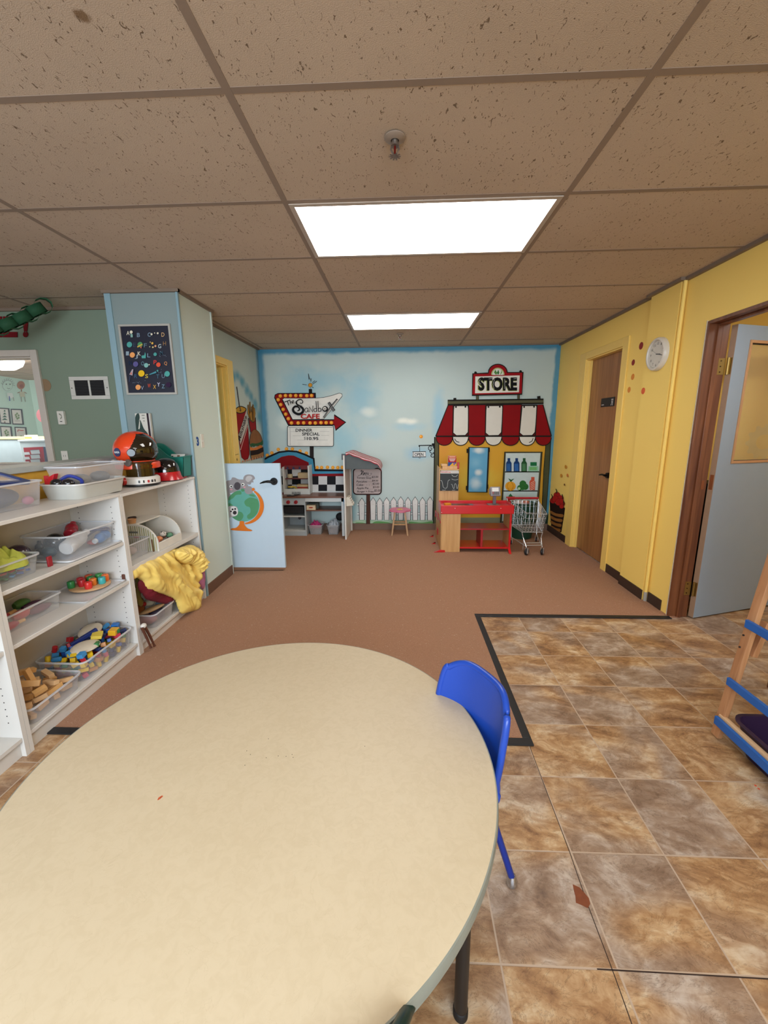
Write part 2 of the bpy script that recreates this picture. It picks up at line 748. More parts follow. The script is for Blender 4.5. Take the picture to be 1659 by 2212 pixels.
BLUEP = '3f86a4'
M_tile, M_carpet, M_ceil = tile_floor(), carpet(), ceiling_tile()
M_back = wallpaint('b4c4c0', [
    ('blob', 'x', (-1.28, 1.75), (.36, .42), '7fb0bf', .75), ('blob', 'x', (-1.0, 1.95), (.55, .16), '8ab8c6', .6),
    ('blob', 'x', (-.52, 1.75), (.30, .40), '86b4c4', .75), ('blob', 'x', (-.75, 1.2), (.30, .32), '8ab9c6', .7),
    ('blob', 'x', (.22, 1.02), (.22, .13), '8fb8cc', .8), ('blob', 'x', (.10, 1.36), (.25, .07), '93bccd', .6),
    ('blob', 'x', (.47, 1.50), (.10, .40), '86b8cf', .7), ('blob', 'x', (-.35, 1.3), (.22, .14), '9cc0cd', .5),
    ('blob', 'x', (.02, 1.435), (.10, .045), 'e4e6da', .9), ('blob', 'x', (.13, 1.425), (.10, .05), 'e4e6da', .9),
    ('blob', 'x', (-.42, 1.55), (.13, .08), 'd6dcd2', .8), ('blob', 'x', (-1.5, 1.42), (.13, .12), 'd6dcd2', .7),
    ('blob', 'x', (-.66, .45), (.09, .55), '5f95a0', .7), ('blob', 'x', (1.88, .4), (.10, .7), '24463a', .9),
    ('edge', 'z', 2.23, 2.29, BLUEP, .95), ('edge', 'x', -1.70, -1.76, BLUEP, .9), ('edge', 'x', 1.85, 1.885, BLUEP, .9)])
M_left = wallpaint('bccbc4', [
    ('blob', 'y', (4.52, 1.90), (.11, .08), '5f9cb0', 1), ('blob', 'y', (4.64, 1.92), (.12, .08), '5f9cb0', 1), ('blob', 'y', (4.77, 1.87), (.12, .08), '5f9cb0', 1),
    ('blob', 'y', (4.90, 1.79), (.12, .09), '5f9cb0', 1), ('blob', 'y', (5.03, 1.73), (.12, .09), '5f9cb0', 1), ('blob', 'y', (5.14, 1.64), (.13, .11), '5f9cb0', 1), ('blob', 'y', (5.25, 1.50), (.13, .15), '5f9cb0', 1),
    ('edge', 'y', 5.24, 5.36, BLUEP, .8)])
M_green = wallpaint('7d8a76')
M_pillar_shaded = wallpaint('84918e')  # pillar paint darkened: the front's shade is put into the colour
M_pillar_lit = wallpaint('cbd8ce')  # the same pillar paint in its lit tone, for the side
YEL = 'ffd976'
M_yel = wallpaint(YEL)
M_yeltrim = P('f2cf70', .4, .03)
M_bb = P('3a2a22', .5, .08)
M_bbk = P('6d5342', .6, .08)
M_black = P('17171a', .55)
M_white = P('dedad2', .4, .03)
M_bluetrim = P('86a2aa', .4, .04)


def struct(name, mb, **k):
    k.setdefault('smooth', False)
    o = mb.build(name, **k)
    o['kind'] = 'structure'
    return o


# floor: vinyl tiles, the carpet laid on it and its black edging
floor = struct('floor', MB(M_tile).box(-9.5, 4.2, -2.5, 9, -.10, 0))
cz = .006
mb = MB(M_carpet)
for x0, x1, y0, y1 in ((-1.95, .545, 1.60, 2.82), (-1.95, XR + .05, 2.82, YB), (-9.5, -1.95, 1.60, 9)):
    mb.box(x0, x1, y0, y1, .0005, cz)
cp = mb.build('carpet', floor, smooth=False)
mb = MB(M_black)
for x0, x1, y0, y1 in ((-1.9, .575, 1.562, 1.603), (.537, .575, 1.603, 2.80), (.537, XR, 2.80, 2.84)):
    mb.prism([(x0, y0, .0006), (x1, y0, .0006), (x1, y1, .0006), (x0, y1, .0006)], (0, 0, .0082))
mb.build('carpet_edging', floor, bevel=.003)
# the slit between two sheets of vinyl and the hole torn in it
mb = MB(P('33221a', .9))
seam = [(.556, 1.56), (.551, 1.30), (.548, 1.11), (.540, .95), (.538, .80), (.530, .6), (.53, .3)]
for (xa, ya), (xb, yb) in zip(seam, seam[1:]):
    mb.add([(xa - .0012, ya, .0004), (xa + .0012, ya, .0004), (xb + .0012, yb, .0004), (xb - .0012, yb, .0004)], [(0, 1, 2, 3)])
mb.add([(.50, .8146, .0004), (.95, .8106, .0004), (.95, .8076, .0004), (.50, .8116, .0004)], [(0, 1, 2, 3)])
mb.build('vinyl_seam', floor, smooth=False)
pts = [(1237, 1910), (1252, 1917), (1262, 1928), (1272, 1940), (1275, 1952), (1270, 1962), (1258, 1956), (1244, 1950), (1243, 1936), (1240, 1925)]
mb = MB(P('7a3f20', .8, .3, 60))
mb.add([onZ(u, v, .0007) for u, v in pts], [tuple(range(len(pts)))])
mb.build('torn_patch', floor, smooth=False)
mb = MB(P('e0502e', .7))
for u, v in ((1632, 1697), (1639, 1704)):
    q = onZ(u, v, .0006)
    mb.cyl(q, q + Vector((0, 0, .0006)), .004, n=8)
mb.build('paint_spot', floor, smooth=False)
# threshold line under the half door
p0, p1 = onZ(503, 1233, .007), onZ(612, 1232, .007)
MB(P('5a4436', .9)).bar(p0, p1, .010, .004).build('carpet_seam', floor, smooth=False)

# ceiling
ceil = struct('ceiling', MB(M_ceil).box(-9.5, 4.2, -2.5, 9, ZC, ZC + .06))
mb = MB(P('8f7d6d', .7, .03))
gx, gy = -.5113, 1.4121
for j in range(-8, 4):
    mb.box(gx + 1.2192 * j - .0125, gx + 1.2192 * j + .0125, -2.5, 9, ZC - .0015, ZC + .001)
for i in range(-7, 13):
    mb.box(-9.5, 4.2, gy + .6096 * i - .0125, gy + .6096 * i + .0125, ZC - .0012, ZC + .001)
mb.build('ceiling_grid', ceil, smooth=False)

# back wall
wb = struct('wall_back', MB(M_back).box(XL - .15, XR + .15, YB, YB + .1, 0, ZC))
# right wall with two door openings
D1a, D1b, D2a, D2b = 3.865, 4.60, 2.00, 2.86
mb = MB(M_yel)
mb.box(XR, XR + .12, D1b, YB, 0, ZC).box(XR, XR + .12, D1a, D1b, 2.04, ZC).box(XR, XR + .12, D2b, D1a, 0, ZC)
mb.box(XR, XR + .12, D2a, D2b, 1.995, ZC).box(XR, XR + .12, -2.5, D2a, 0, ZC)
wr = struct('wall_right', mb)
mb = MB(M_yel).box(XR - .030, XR, 3.13, 3.475, 0, ZC)
mb.build('pilaster', wr, smooth=False)
mb = MB(M_yel).tube([(XR - .018, 3.108, .07), (XR - .018, 3.108, ZC - .02)], .012)
mb.use(P('a8a39a', .4)).tube([(XR - .018, 3.108, .0), (XR - .018, 3.108, .08)], .0125)
mb.build('conduit', wr)
# alcove left wall with doorway, pillar, green wall
J0, J1 = 3.74, 4.36
mb = MB(M_left).box(XL - .105, XL, J1, YB, 0, ZC).box(XL - .105, XL, 3.655, J1, 1.99, ZC)
wl = struct('wall_left', mb)
mb = MB(M_pillar_shaded).box(-2.12, -1.60, 3.12, 3.125, 0, ZC)  # thin front skin in the shaded tone
mb.use(M_pillar_lit).box(-2.12, -1.60, 3.125, 3.655, 0, ZC)
pil = struct('wall_pillar', mb)
mb = MB(M_bluetrim).box(-1.606, -1.590, 3.110, 3.128, .0, ZC - .02).box(-2.13, -2.085, 3.111, 3.121, 0, ZC - .02)
mb.build('corner_strip', pil, smooth=False)
MB(P('c4cfc6', .5)).box(-1.607, -1.593, 3.637, 3.657, 0, ZC - .02).build('corner_strip', pil, smooth=False)
# green wall of the side bay, with its window opening
W0, W1, WZ0, WZ1 = -4.2, onY(93, 900, 3.5).x, 1.06, onY(40, 771, 3.5).z
mb = MB(M_green).box(W1, -2.10, 3.5, 3.6, 0, ZC).box(W0, W1, 3.5, 3.6, WZ1, ZC).box(W0, W1, 3.5, 3.6, 0, WZ0).box(-5.2, W0, 3.5, 3.6, 0, ZC)
wg = struct('wall_side', mb)
# window between the rooms
mb = MB(P('c3b8aa', .5, .04))
fw = .052
mb.box(W1 - .005, W1 + fw, 3.478, 3.5, WZ0 - fw, WZ1 + fw).box(W0 - fw, W1 - .005, 3.478, 3.5, WZ1, WZ1 + fw)
mb.box(W0 - fw, W1 - .005, 3.478, 3.5, WZ0 - fw, WZ0).box(W0 - fw, W0, 3.478, 3.5, WZ0, WZ1)
mb.box(W1 - .012, W1, 3.5, 3.6, WZ0, WZ1).box(W0, W1 - .012, 3.5, 3.6, WZ1 - .012, WZ1).box(W0, W1 - .012, 3.5, 3.6, WZ0, WZ0 + .012)
win = struct('window_1', mb, bevel=.003)
MB(clear('f4f8f6', .02, .25, .03)).box(W0, W1 - .012, 3.545, 3.549, WZ0 + .012, WZ1 - .012).build('pane', win, smooth=False)

# half wall behind the shelves with a white ledge and a yellow-orange panel under it
mb = MB(P('d8a63c', .6, .06)).box(-2.06, -1.935, 1.2, 3.115, 0, 1.145)
hw = struct('wall_low', mb)
MB(P('aab0ae', .4)).box(-2.08, -1.915, 1.2, 3.112, 1.145, 1.176).build('ledge', hw, bevel=.003)

# baseboards
mb = MB(M_bbk).box(XL, XR - .001, YB - .008, YB, 0, .092)
bbk = struct('baseboard_back', mb)
mb = MB(M_bb).box(XR - .008, XR, 4.745, YB - .01, 0, .085).box(XR - .008, XR, 3.475, 3.77, 0, .085)
mb.box(XR - .038, XR - .030, 3.13, 3.475, 0, .085).box(XR - .008, XR, 2.935, 3.095, 0, .085)
struct('baseboard_right', mb)
mb = MB(P('6a4b39', .6)).box(-1.60, -1.592, 3.128, 3.637, 0, .095).box(XL, XL + .008, 4.5, YB - .01, 0, .092)
struct('baseboard_left', mb)
# angle moulding where the ceiling meets the walls
mb = MB(P('7d6b5a', .6))
mb.box(XR - .024, XR, -2.5, 3.10, ZC - .022, ZC).box(XR - .024, XR, 3.50, YB, ZC - .022, ZC).box(XR - .056, XR - .026, 3.10, 3.50, ZC - .02, ZC)
mb.box(XL, XL + .022, 3.655, YB, ZC - .02, ZC).box(-1.60, -1.578, 3.10, 3.67, ZC - .02, ZC).box(-2.14, -1.578, 3.098, 3.12, ZC - .02, ZC)
mb.box(-5.2, -2.12, 3.478, 3.5, ZC - .022, ZC)
mb.box(XL, XR - .03, YB - .018, YB, ZC - .012, ZC)
struct('trim_1', mb)

# ---- door 1: closed brown wooden door in the yellow wall
d1 = thing('door_1', 'closed brown wooden door in a yellow frame', 'door', (XR + .05, (D1a + D1b) / 2, 0))
del d1['category'], d1['label']
d1['kind'] = 'structure'
MB(wood('835630', 'a57244', 2, 5, .35)).box(XR + .055, XR + .095, D1a + .01, D1b - .01, .012, 2.02).build('door_slab', d1, bevel=.002)
mb = MB(M_yeltrim)
mb.box(XR - .014, XR + .001, D1b - .005, D1b + .14, 0, 2.10).box(XR - .014, XR + .001, D1a - .09, D1a + .003, 0, 2.10)
mb.box(XR - .014, XR + .001, D1a + .003, D1b - .005, 2.03, 2.10)
mb.box(XR, XR + .12, D1b - .012, D1b + .001, 0, 2.03).box(XR, XR + .12, D1a - .001, D1a + .01, 0, 2.03).box(XR, XR + .12, D1a + .01, D1b - .012, 2.018, 2.041)
mb.box(XR + .03, XR + .055, D1b - .028, D1b - .012, 0, 2.018)
mb.build('door_frame', d1, bevel=.003)
h = MB(P('1d1a18', .35, metal=.6))
pz = onX(1312, 1027, XR + .04)
h.cyl((XR + .054, pz.y, pz.z), (XR + .03, pz.y, pz.z), .026).cyl((XR + .03, pz.y, pz.z), (XR + .012, pz.y, pz.z), .011)
h.tube([(XR + .012, pz.y, pz.z), (XR + .012, pz.y + .05, pz.z + .004), (XR + .012, pz.y + .10, pz.z - .006)], [.010, .009, .007])
h.build('door_handle', d1)
a, b = onX(1299, 861, XR + .05), onX(1326, 877, XR + .05)
sg = CV(lambda y, z: Vector((XR + .051, y, z)), (-1, 0, 0))
mb = MB(P('111113', .4)).box(XR + .051, XR + .055, b.y, a.y, b.z, a.z)
sgn = mb.build('door_sign', d1, smooth=False)
cx = (a.y + b.y) / 2
q = P('d8d8d8', .5)
sg.circ(b.y + .05, a.z - .022, .007, q)
sg.line([(b.y + .05, a.z - .03), (b.y + .047, a.z - .055), (b.y + .06, a.z - .075)], .006, q).line([(b.y + .05, a.z - .04), (b.y + .03, a.z - .05)], .005, q)
sg.circ(b.y + .028, a.z - .022, .007, q).line([(b.y + .028, a.z - .03), (b.y + .028, a.z - .075)], .008, q)
sg.line([(a.y - .02, b.z + .02), (a.y - .07, b.z + .02)], .006, q)
sg.build('pictogram', sgn)

# ---- door 2: frame in the right wall, blue door swung into the next room
d2 = thing('door_2', 'x', 'x', (XR + .12, D2b, 0))
del d2['category'], d2['label']
d2['kind'] = 'structure'
M_jamb = wood('5a2f1a', '84502f', 2, 6, .35)
mb = MB(M_jamb)
mb.box(XR - .004, XR + .125, D2b - .02, D2b + .001, 0, 1.995).box(XR - .004, XR + .125, D2a, D2b - .02, 1.975, 1.996)
mb.box(XR - .004, XR + .125, D2a - .001, D2a + .02, 0, 1.975).box(XR + .045, XR + .075, D2b - .034, D2b - .02, 0, 1.975).box(XR + .045, XR + .075, D2a + .02, D2b - .034, 1.962, 1.975)
mb.build('door_frame', d2, bevel=.002)
MB(P('cfc6ae', .8, .2, 60)).box(XR - .006, XR, D2b, D2b + .006, 0, 2.0).build('plaster_edge', d2, smooth=False)
hx, hy = 2.078, 2.806
dv = Vector((.587, .19, 0)).normalized()
dn = Vector((dv.y, -dv.x, 0))              # toward the viewer
DL, DH, DT = .84, 1.965, .038
g0, g1 = .135, .70                          # glazed opening along the door
gz0 = onX(1578, 1008, 2.20).z
gz0 = 1.12
gz1 = 1.86


def dpt(a, t, z):
    return Vector((hx, hy, 0)) + dv * a - dn * t + Vector((0, 0, z))


def dbox(mb, a0, a1, t0, t1, z0, z1):
    vs = [dpt(a, t, z) for z in (z0, z1) for (a, t) in ((a0, t0), (a1, t0), (a1, t1), (a0, t1))]
    mb.add(vs, [(0, 3, 2, 1), (4, 5, 6, 7), (0, 1, 5, 4), (1, 2, 6, 5), (2, 3, 7, 6), (3, 0, 4, 7)])
    return mb


M_dblue = P('98a8b6', .5, .03)
mb = MB(M_dblue)
for a0, a1, z0, z1 in ((0, g0, .01, DH), (g1, DL, .01, DH), (g0, g1, .01, gz0), (g0, g1, gz1, DH)):
    dbox(mb, a0, a1, 0, DT, z0, z1)
slab = mb.build('door_slab', d2, 'pale blue painted door slab')
mb = MB(P('a98a70', .6, .1, 30))
dbox(mb, -.0015, .0, .001, DT - .001, .01, DH)
mb.build('bare_edge', slab, smooth=False)
mb = MB(P('c4966c', .5))
for a0, a1, z0, z1 in ((g0 - .018, g0, gz0 - .018, gz1 + .018), (g1, g1 + .018, gz0 - .018, gz1 + .018), (g0, g1, gz0 - .018, gz0), (g0, g1, gz1, gz1 + .018)):
    dbox(mb, a0, a1, -.006, DT, z0, z1)
mb.build('window_bead', slab, bevel=.002)
mb = MB(clear('f0e6c0', .04, .3, .12))
dbox(mb, g0, g1, .017, .021, gz0, gz1)
mb.build('pane', slab, smooth=False)
M_brass = P('a58a50', .3, metal=.9)
for z in (1.72, .22):
    mb = MB(M_brass)
    mb.box(XR + .078, XR + .124, D2b - .0225, D2b - .020, z - .05, z + .05)
    mb.cyl((XR + .135, D2b - .034, z - .052), (XR + .135, D2b - .034, z + .052), .0075)
    dbox(mb, -.004, -.001, .004, DT - .004, z - .05, z + .05)
    h = mb.build('hinge', d2)
    mb = MB(P('4a3a20', .4, metal=.8))
    for dz in (-.034, 0, .034):
        mb.cyl((XR + .098, D2b - .0226, z + dz), (XR + .098, D2b - .0242, z + dz), .0045, n=10)
    mb.build('screw', h)
MB(P('8a4a20', .7, .2)).add([dpt(-.0025, .006, .93), dpt(-.0025, .03, .93), dpt(-.0025, .03, 1.03), dpt(-.0025, .006, 1.03)], [(0, 1, 2, 3)]).build('latch_cutout', slab, smooth=False)
MB(P('8a4a20', .7, .2)).box(XR + .09, XR + .108, D2b - .0212, D2b - .0198, .93, .99).build('latch_cutout', d2, smooth=False)

# room behind door 2
mb = MB(M_yel).box(XR + .12, 4.2, 3.42, 3.5, 0, ZC).box(4.1, 4.2, -.5, 3.42, 0, ZC)
wc = struct('wall_beyond_right', mb)
struct('baseboard_beyond_right', MB(M_bb).box(XR + .12, 4.1, 3.412, 3.42, 0, .1))
gear = CV(lambda x, z: Vector((x, 3.42, z)), (0, -1, 0), .001)
for gx_, gz_, gr, col in ((2.98, 1.52, .10, 'edd68a'), (2.86, 1.22, .14, 'edd68a'), (2.99, 1.66, .12, 'dcae4a'), (3.3, 1.4, .15, 'edd68a')):
    n = 44
    pts = [(gx_ + (gr if (i // 2) % 2 else gr * .82) * math.cos(2 * PI * i / n), gz_ + (gr if (i // 2) % 2 else gr * .82) * math.sin(2 * PI * i / n)) for i in range(n)]
    gear.poly(pts, col).circ(gx_, gz_, gr * .42, YEL)
gear.build('painted_gear', wc)

# ---- neighbouring room seen through the window and the left doorway
FA, FB = onZ(0, 812, ZC), onZ(62, 821, ZC)
dd = (FB - FA).normalized()
FA2 = FA - dd * 1.6
FC = FB + Vector((2.4, .35, 0))
M_mint = wallpaint('b5cfc0')
mb = MB(M_mint)
for p, q in ((FA2, FB), (FB, FC)):
    t = (q - p).normalized()
    nn = Vector((-t.y, t.x, 0)) * .08
    mb.prism([(p.x, p.y, 0), (q.x, q.y, 0), (q.x, q.y, ZC), (p.x, p.y, ZC)], nn)
wn = struct('wall_beyond_left', mb)
tt = dd.copy()
tn = Vector((tt.y, -tt.x, 0))


def onP(u, v, off=.0):
    d = ray(u, v)
    o = Vector((0, 0, CZ))
    t = (FA + tn * off - o).dot(tn) / d.dot(tn)
    return o + d * t

# ================================================================ PAINTINGS ON THE BACK WALL
def plane_back(ox, oy, s):
    return lambda x, y: onY(ox + x / s, oy + y / s, YB)


BK, RED, BULB = '141416', '860a10', 'e0932a'
WHT = 'd9d6cd'

# cafe sign
c = CV(plane_back(580, 800, 9.217), (0, -1, 0))
q = P('3a3634', .6)
c.poly([(820, 1505), (900, 1505), (902, 1740), (822, 1740)], '26211f')
c.out([(122, 540), (132, 490), (190, 460), (940, 458), (944, 552), (560, 560), (308, 552), (275, 590), (480, 985), (1305, 985), (1308, 888), (1535, 1035), (1335, 1192), (1312, 1088), (398, 1090)], RED, 16, BK)
c.out(crv([(276, 585), (310, 553), (620, 556), (942, 552), (1100, 540), (1260, 502), (1410, 452), (1462, 468), (1468, 515), (1290, 740), (1098, 972), (480, 980)], 1, True), WHT, 9, BK)
c.line([(280, 590), (478, 985), (1300, 985)], 20, BK).line([(122, 540), (398, 1090)], 22, BK)
c.poly([(905, 470), (942, 470), (944, 550), (912, 550)], BK).poly([(802, 372), (868, 372), (870, 452), (804, 452)], BK)
for x, y in ((237, 510), (340, 503), (440, 503), (545, 503), (645, 503), (765, 505), (860, 503), (197, 585), (247, 683), (295, 778), (347, 872), (400, 962),
             (463, 1048), (595, 1048), (705, 1045), (832, 1048), (937, 1048), (1050, 1042), (1152, 1042), (1257, 1042)):
    c.circ(x, y, 35, BULB).circ(x - 6, y - 6, 16, 'ecae4a', n=10)
c.circ(838, 297, 42, '4a3010').circ(838, 297, 36, 'c98a2c')
c.line([(838, 335), (842, 372)], 10, '777777')
for pts in ([(800, 68), (818, 185), (850, 165), (852, 228)], [(682, 282), (768, 293)], [(880, 252), (935, 208)], [(888, 278), (970, 218)], [(876, 335), (905, 355)]):
    c.line(pts, 10, BK)
# hand lettering
c.line([(328, 635), (440, 592)], 16, BK).line([(385, 615), (412, 700)], 16, BK)
c.line([(432, 588), (455, 675)], 13, BK).line(crv([(448, 650), (462, 628), (478, 640), (488, 668)]), 12, BK)
c.line(crv([(488, 640), (510, 628), (505, 600), (488, 612), (492, 648), (512, 655), (524, 640)]), 10, BK)
c.line(crv([(638, 640), (648, 662), (680, 655), (690, 620), (660, 585), (605, 590), (562, 632), (580, 680), (650, 722), (697, 775), (690, 830), (640, 868), (575, 866), (512, 825), (500, 765), (540, 722), (595, 728), (625, 765), (612, 800), (585, 805)], 5),
       [12] * 10 + [16] * 10 + [20] * 10 + [30] * 10 + [44] * 10 + [50] * 10 + [46] * 10 + [40] * 10 + [30] * 10 + [20] * 6, BK)
c.line(crv([(790, 765), (765, 750), (738, 770), (732, 805), (748, 832), (775, 826), (792, 790)]), 11, BK).line([(792, 755), (800, 832)], 12, BK)
c.line([(822, 835), (820, 728), (888, 832), (893, 705)], 13, BK)
c.line(crv([(960, 765), (930, 760), (912, 790), (925, 825), (955, 820), (968, 790)]), 12, BK).line([(955, 615), (968, 825)], 13, BK)
c.line([(993, 612), (1000, 822)], 13, BK).line(crv([(1000, 770), (1030, 755), (1055, 780), (1045, 815), (1000, 822)]), 14, BK)
c.circ(1135, 770, 58, BK).circ(1128, 765, 34, WHT).circ(1130, 768, 18, BK).circ(1130, 766, 9, WHT, n=8)
c.line([(1205, 640), (1315, 810)], 52, BK).line([(1205, 648), (1310, 805)], 30, '6c6c6c')
c.line([(1378, 572), (1240, 740), (1105, 940)], 30, BK).line([(1375, 585), (1240, 748), (1110, 932)], 10, '9a9a96')
c.text('CAFE', 652, 868, 1030, 966, 'a81414', .03)
# sign board
rr = [(p.x, p.y) for p in rrect(392, 1303, 1103, 1510, 30, 0)]
c.out(rr, WHT, 11, BK).line([(400, 1125), (440, 1140), (1290, 1135)], 7, '5a5a58').line([(440, 1140), (445, 1490)], 6, '77756f')
for y, x0, x1 in ((1218, 450, 560), (1215, 1030, 1220), (1300, 500, 660), (1295, 1060, 1210), (1388, 580, 720), (1388, 1010, 1190)):
    c.line([(x0, y), (x1, y)], 4, '94928c')
c.text('DINNER', 553, 1162, 885, 1222, BK, .02).text('SPECIAL', 682, 1236, 1028, 1298, BK, .02).text('10.95', 775, 1325, 1005, 1388, BK, .02)
c.text('$', 720, 1322, 756, 1388, '6f706c')
c.build('painted_cafe_sign', wb, 'painted roadside cafe sign with red arrow and yellow bulbs')

# cafe front: arch, blue and red bands, chequered tiles
c = CV(plane_back(540, 740, 3.95), (0, -1, 0))
yl = [(60, 1022), (110, 1005), (160, 975), (250, 935), (330, 925), (400, 930), (470, 955), (545, 990), (556, 1088), (806, 1090)]
low = [(806, 1300), (60, 1300)]
for x, y in ((148, 962), (187, 942), (242, 912), (312, 908), (362, 908), (428, 926), (482, 944), (574, 1066), (612, 1066), (662, 1064), (708, 1066), (750, 1066), (788, 1064)):
    c.circ(x, y, 15, BULB).circ(x - 2, y - 2, 7, 'ecae4a', n=10)
c.poly(yl + low, '3f86a4')
c.line(yl, 15, BK)
c.poly([(175, 1032), (270, 975), (330, 962), (375, 964), (502, 1022), (512, 1120), (806, 1116)] + low, '7d1219')
KX = [(600 + v / 9.217 - 540) * 3.95 for v in (-50, 120, 290, 465, 640, 815, 987, 1157, 1325)]
KY = [(960 + v / 9.217 - 740) * 3.95 for v in (478, 630, 797, 950)]
for r_ in range(3):
    for k_ in range(8):
        if r_ == 0 and k_ > 3:
            continue
        blk = (k_ + r_) % 2 == 1
        c.poly([(KX[k_], KY[r_]), (KX[k_ + 1], KY[r_]), (KX[k_ + 1], KY[r_ + 1]), (KX[k_], KY[r_ + 1])], '1b1b1e' if blk else 'c9c7c4')
c.build('painted_cafe_front', wb, 'painted diner front with arched red band and black and white tiles')

# menu board, fence, open sign
c = CV(plane_back(740, 960, 8.295), (0, -1, 0))
GR = '5f8f55'
c.poly(crv([(170, 1425), (185, 1380), (320, 1352), (700, 1362), (1100, 1350), (1400, 1352), (1622, 1352), (1640, 1425)], 5), 'a3bda0')
c.poly(crv([(200, 1425), (260, 1398), (380, 1405), (440, 1425)], 4), GR).poly(crv([(520, 1425), (600, 1378), (800, 1392), (900, 1425)], 4), GR).poly(crv([(1180, 1425), (1210, 1385), (1420, 1400), (1600, 1378), (1630, 1425)], 4), GR)
for y0, y1 in ((1055, 1100), (1222, 1262)):
    c.poly([(265, y0), (1615, y0), (1615, y1), (265, y1)], 'd2d5d2')
    c.line([(265, y0), (1615, y0)], 7, '33383a').line([(265, y1), (1615, y1)], 7, '33383a')
for i, x in enumerate((347, 547, 667, 790, 915, 1043, 1172, 1300, 1432, 1566)):
    t = 958 - 10 * (i % 2) - (i > 3) * 14
    pts = [(x - 44, 1352), (x - 52, t + 75), (x, t), (x + 50, t + 75), (x + 44, 1352)]
    c.out(pts, 'd2cfca', 8, '33383a').circ(x, 1072, 4, '8a7a68', n=6).circ(x, 1240, 4, '8a7a68', n=6)
c.poly([(430, 880), (495, 880), (495, 1420), (425, 1420)], '4a2f26').line([(432, 890), (428, 1420)], 8, BK)
rr = [(p.x, p.y) for p in rrect(197, 695, 430, 890, 60, 0)]
c.out(rr, 'b7a8a3', 20, '2a1715')
c.line(crv([(330, 470), (345, 500), (320, 545), (280, 555)]), 6, BK).line(crv([(325, 480), (350, 460), (340, 540), (372, 470), (372, 548), (395, 500)], 4), 8, BK)
c.text('enu', 392, 500, 470, 540, BK, .01).line(crv([(400, 545), (450, 565), (500, 550), (525, 515), (490, 520)]), 4, BK)
for (l, x0, y0, x1, y1), (pr, a0, b0, a1, b1) in zip((('Tomato Soup', 255, 575, 515, 622), ('Pancakes', 252, 642, 440, 678), ('Cake', 250, 700, 372, 738), ('Apple Pie', 252, 760, 462, 806), ('Burger + Fries', 265, 822, 555, 864)),
                                                     (('$3.00', 525, 562, 640, 600), ('$4.00', 530, 630, 636, 666), ('$2.00', 540, 682, 655, 722), ('$3.00', 545, 742, 655, 782), ('$5.00', 570, 800, 680, 846))):
    c.text(l, x0, y0, x1, y1, '221516', .006, shear=6).text(pr, a0, b0, a1, b1, '221516', .004, shear=4)
for y, x0, x1 in ((665, 455, 520), (722, 390, 530), (795, 475, 535)):
    for i in range(4):
        c.circ(x0 + (x1 - x0) * i / 3, y, 4, '221516', n=6)
c.build('painted_menu_and_fence', wb, 'painted menu board on a brown post and white picket fence')

c = CV(plane_back(740, 960, 8.295), (0, -1, 0))
c.poly([(1362, 12), (1620, 6), (1622, 24), (1390, 28), (1380, 48), (1364, 40)], BK)
c.line([(1382, 40), (1382, 130)], 8, BK).circ(1380, 238, 14, BK).circ(1380, 238, 8, 'c2cfcf')
c.out([(1254, 132), (1490, 128), (1492, 222), (1254, 225)], 'd6d8d6', 9, BK).line([(1272, 140), (1270, 215)], 7, BK)
c.text('OPEN', 1290, 152, 1448, 208, BK, .02)
c.poly([(1600, -20), (1650, -20), (1652, 85), (1625, 70), (1618, 30), (1600, 20)], BK)
c.line(crv([(1612, 40), (1570, 30), (1540, 50), (1545, 95), (1590, 100), (1600, 70), (1570, 62)]), 12, BK)
c.line(crv([(1590, 100), (1560, 125), (1600, 160), (1640, 140), (1648, 100)]), 12, BK)
c.line(crv([(1620, 150), (1650, 190), (1625, 228), (1585, 215), (1590, 180), (1615, 190)]), 13, BK)
c.circ(1407, -140, 32, BULB).circ(1400, -146, 14, 'eeb45a')
c.build('painted_open_sign', wb, 'painted black bracket with hanging OPEN sign')

# grocery store front
c = CV(plane_back(860, 740, 4.366), (0, -1, 0))
OL, OUT = '54533c', '1b1914'
M_or = wallpaint('cf9a24', [('blob', 'x', (.62, 1.36), (.30, .20), 'cf7a2c', .85), ('blob', 'x', (1.05, 1.38), (.35, .14), 'c8801f', .8), ('blob', 'x', (.55, 1.1), (.10, .30), 'd08a30', .7), ('blob', 'x', (1.0, .70), (.40, .22), 'cdb43c', .8), ('blob', 'x', (1.72, 1.1), (.07, .4), 'd09c2c', .7)])
c.poly([(383, 900), (1398, 900), (1370, 1735), (383, 1735)], M_or)
c.poly([(383, 1650), (1375, 1650), (1372, 1735), (383, 1735)], P('7c7a5c', .6))
c.out([(344, 890), (384, 900), (380, 1740), (332, 1740)], P(OL, .7, .3, 8, spec=.15), 6, OUT)
c.out([(1395, 930), (1438, 925), (1425, 1200), (1392, 1640), (1350, 1740), (1372, 1200)], P('47492f', .7, .3, 8, spec=.15), 5, OUT)
c.poly([(1390, 1590), (1415, 1620), (1436, 1690), (1440, 1790), (1350, 1790), (1350, 1640)], '12291f')
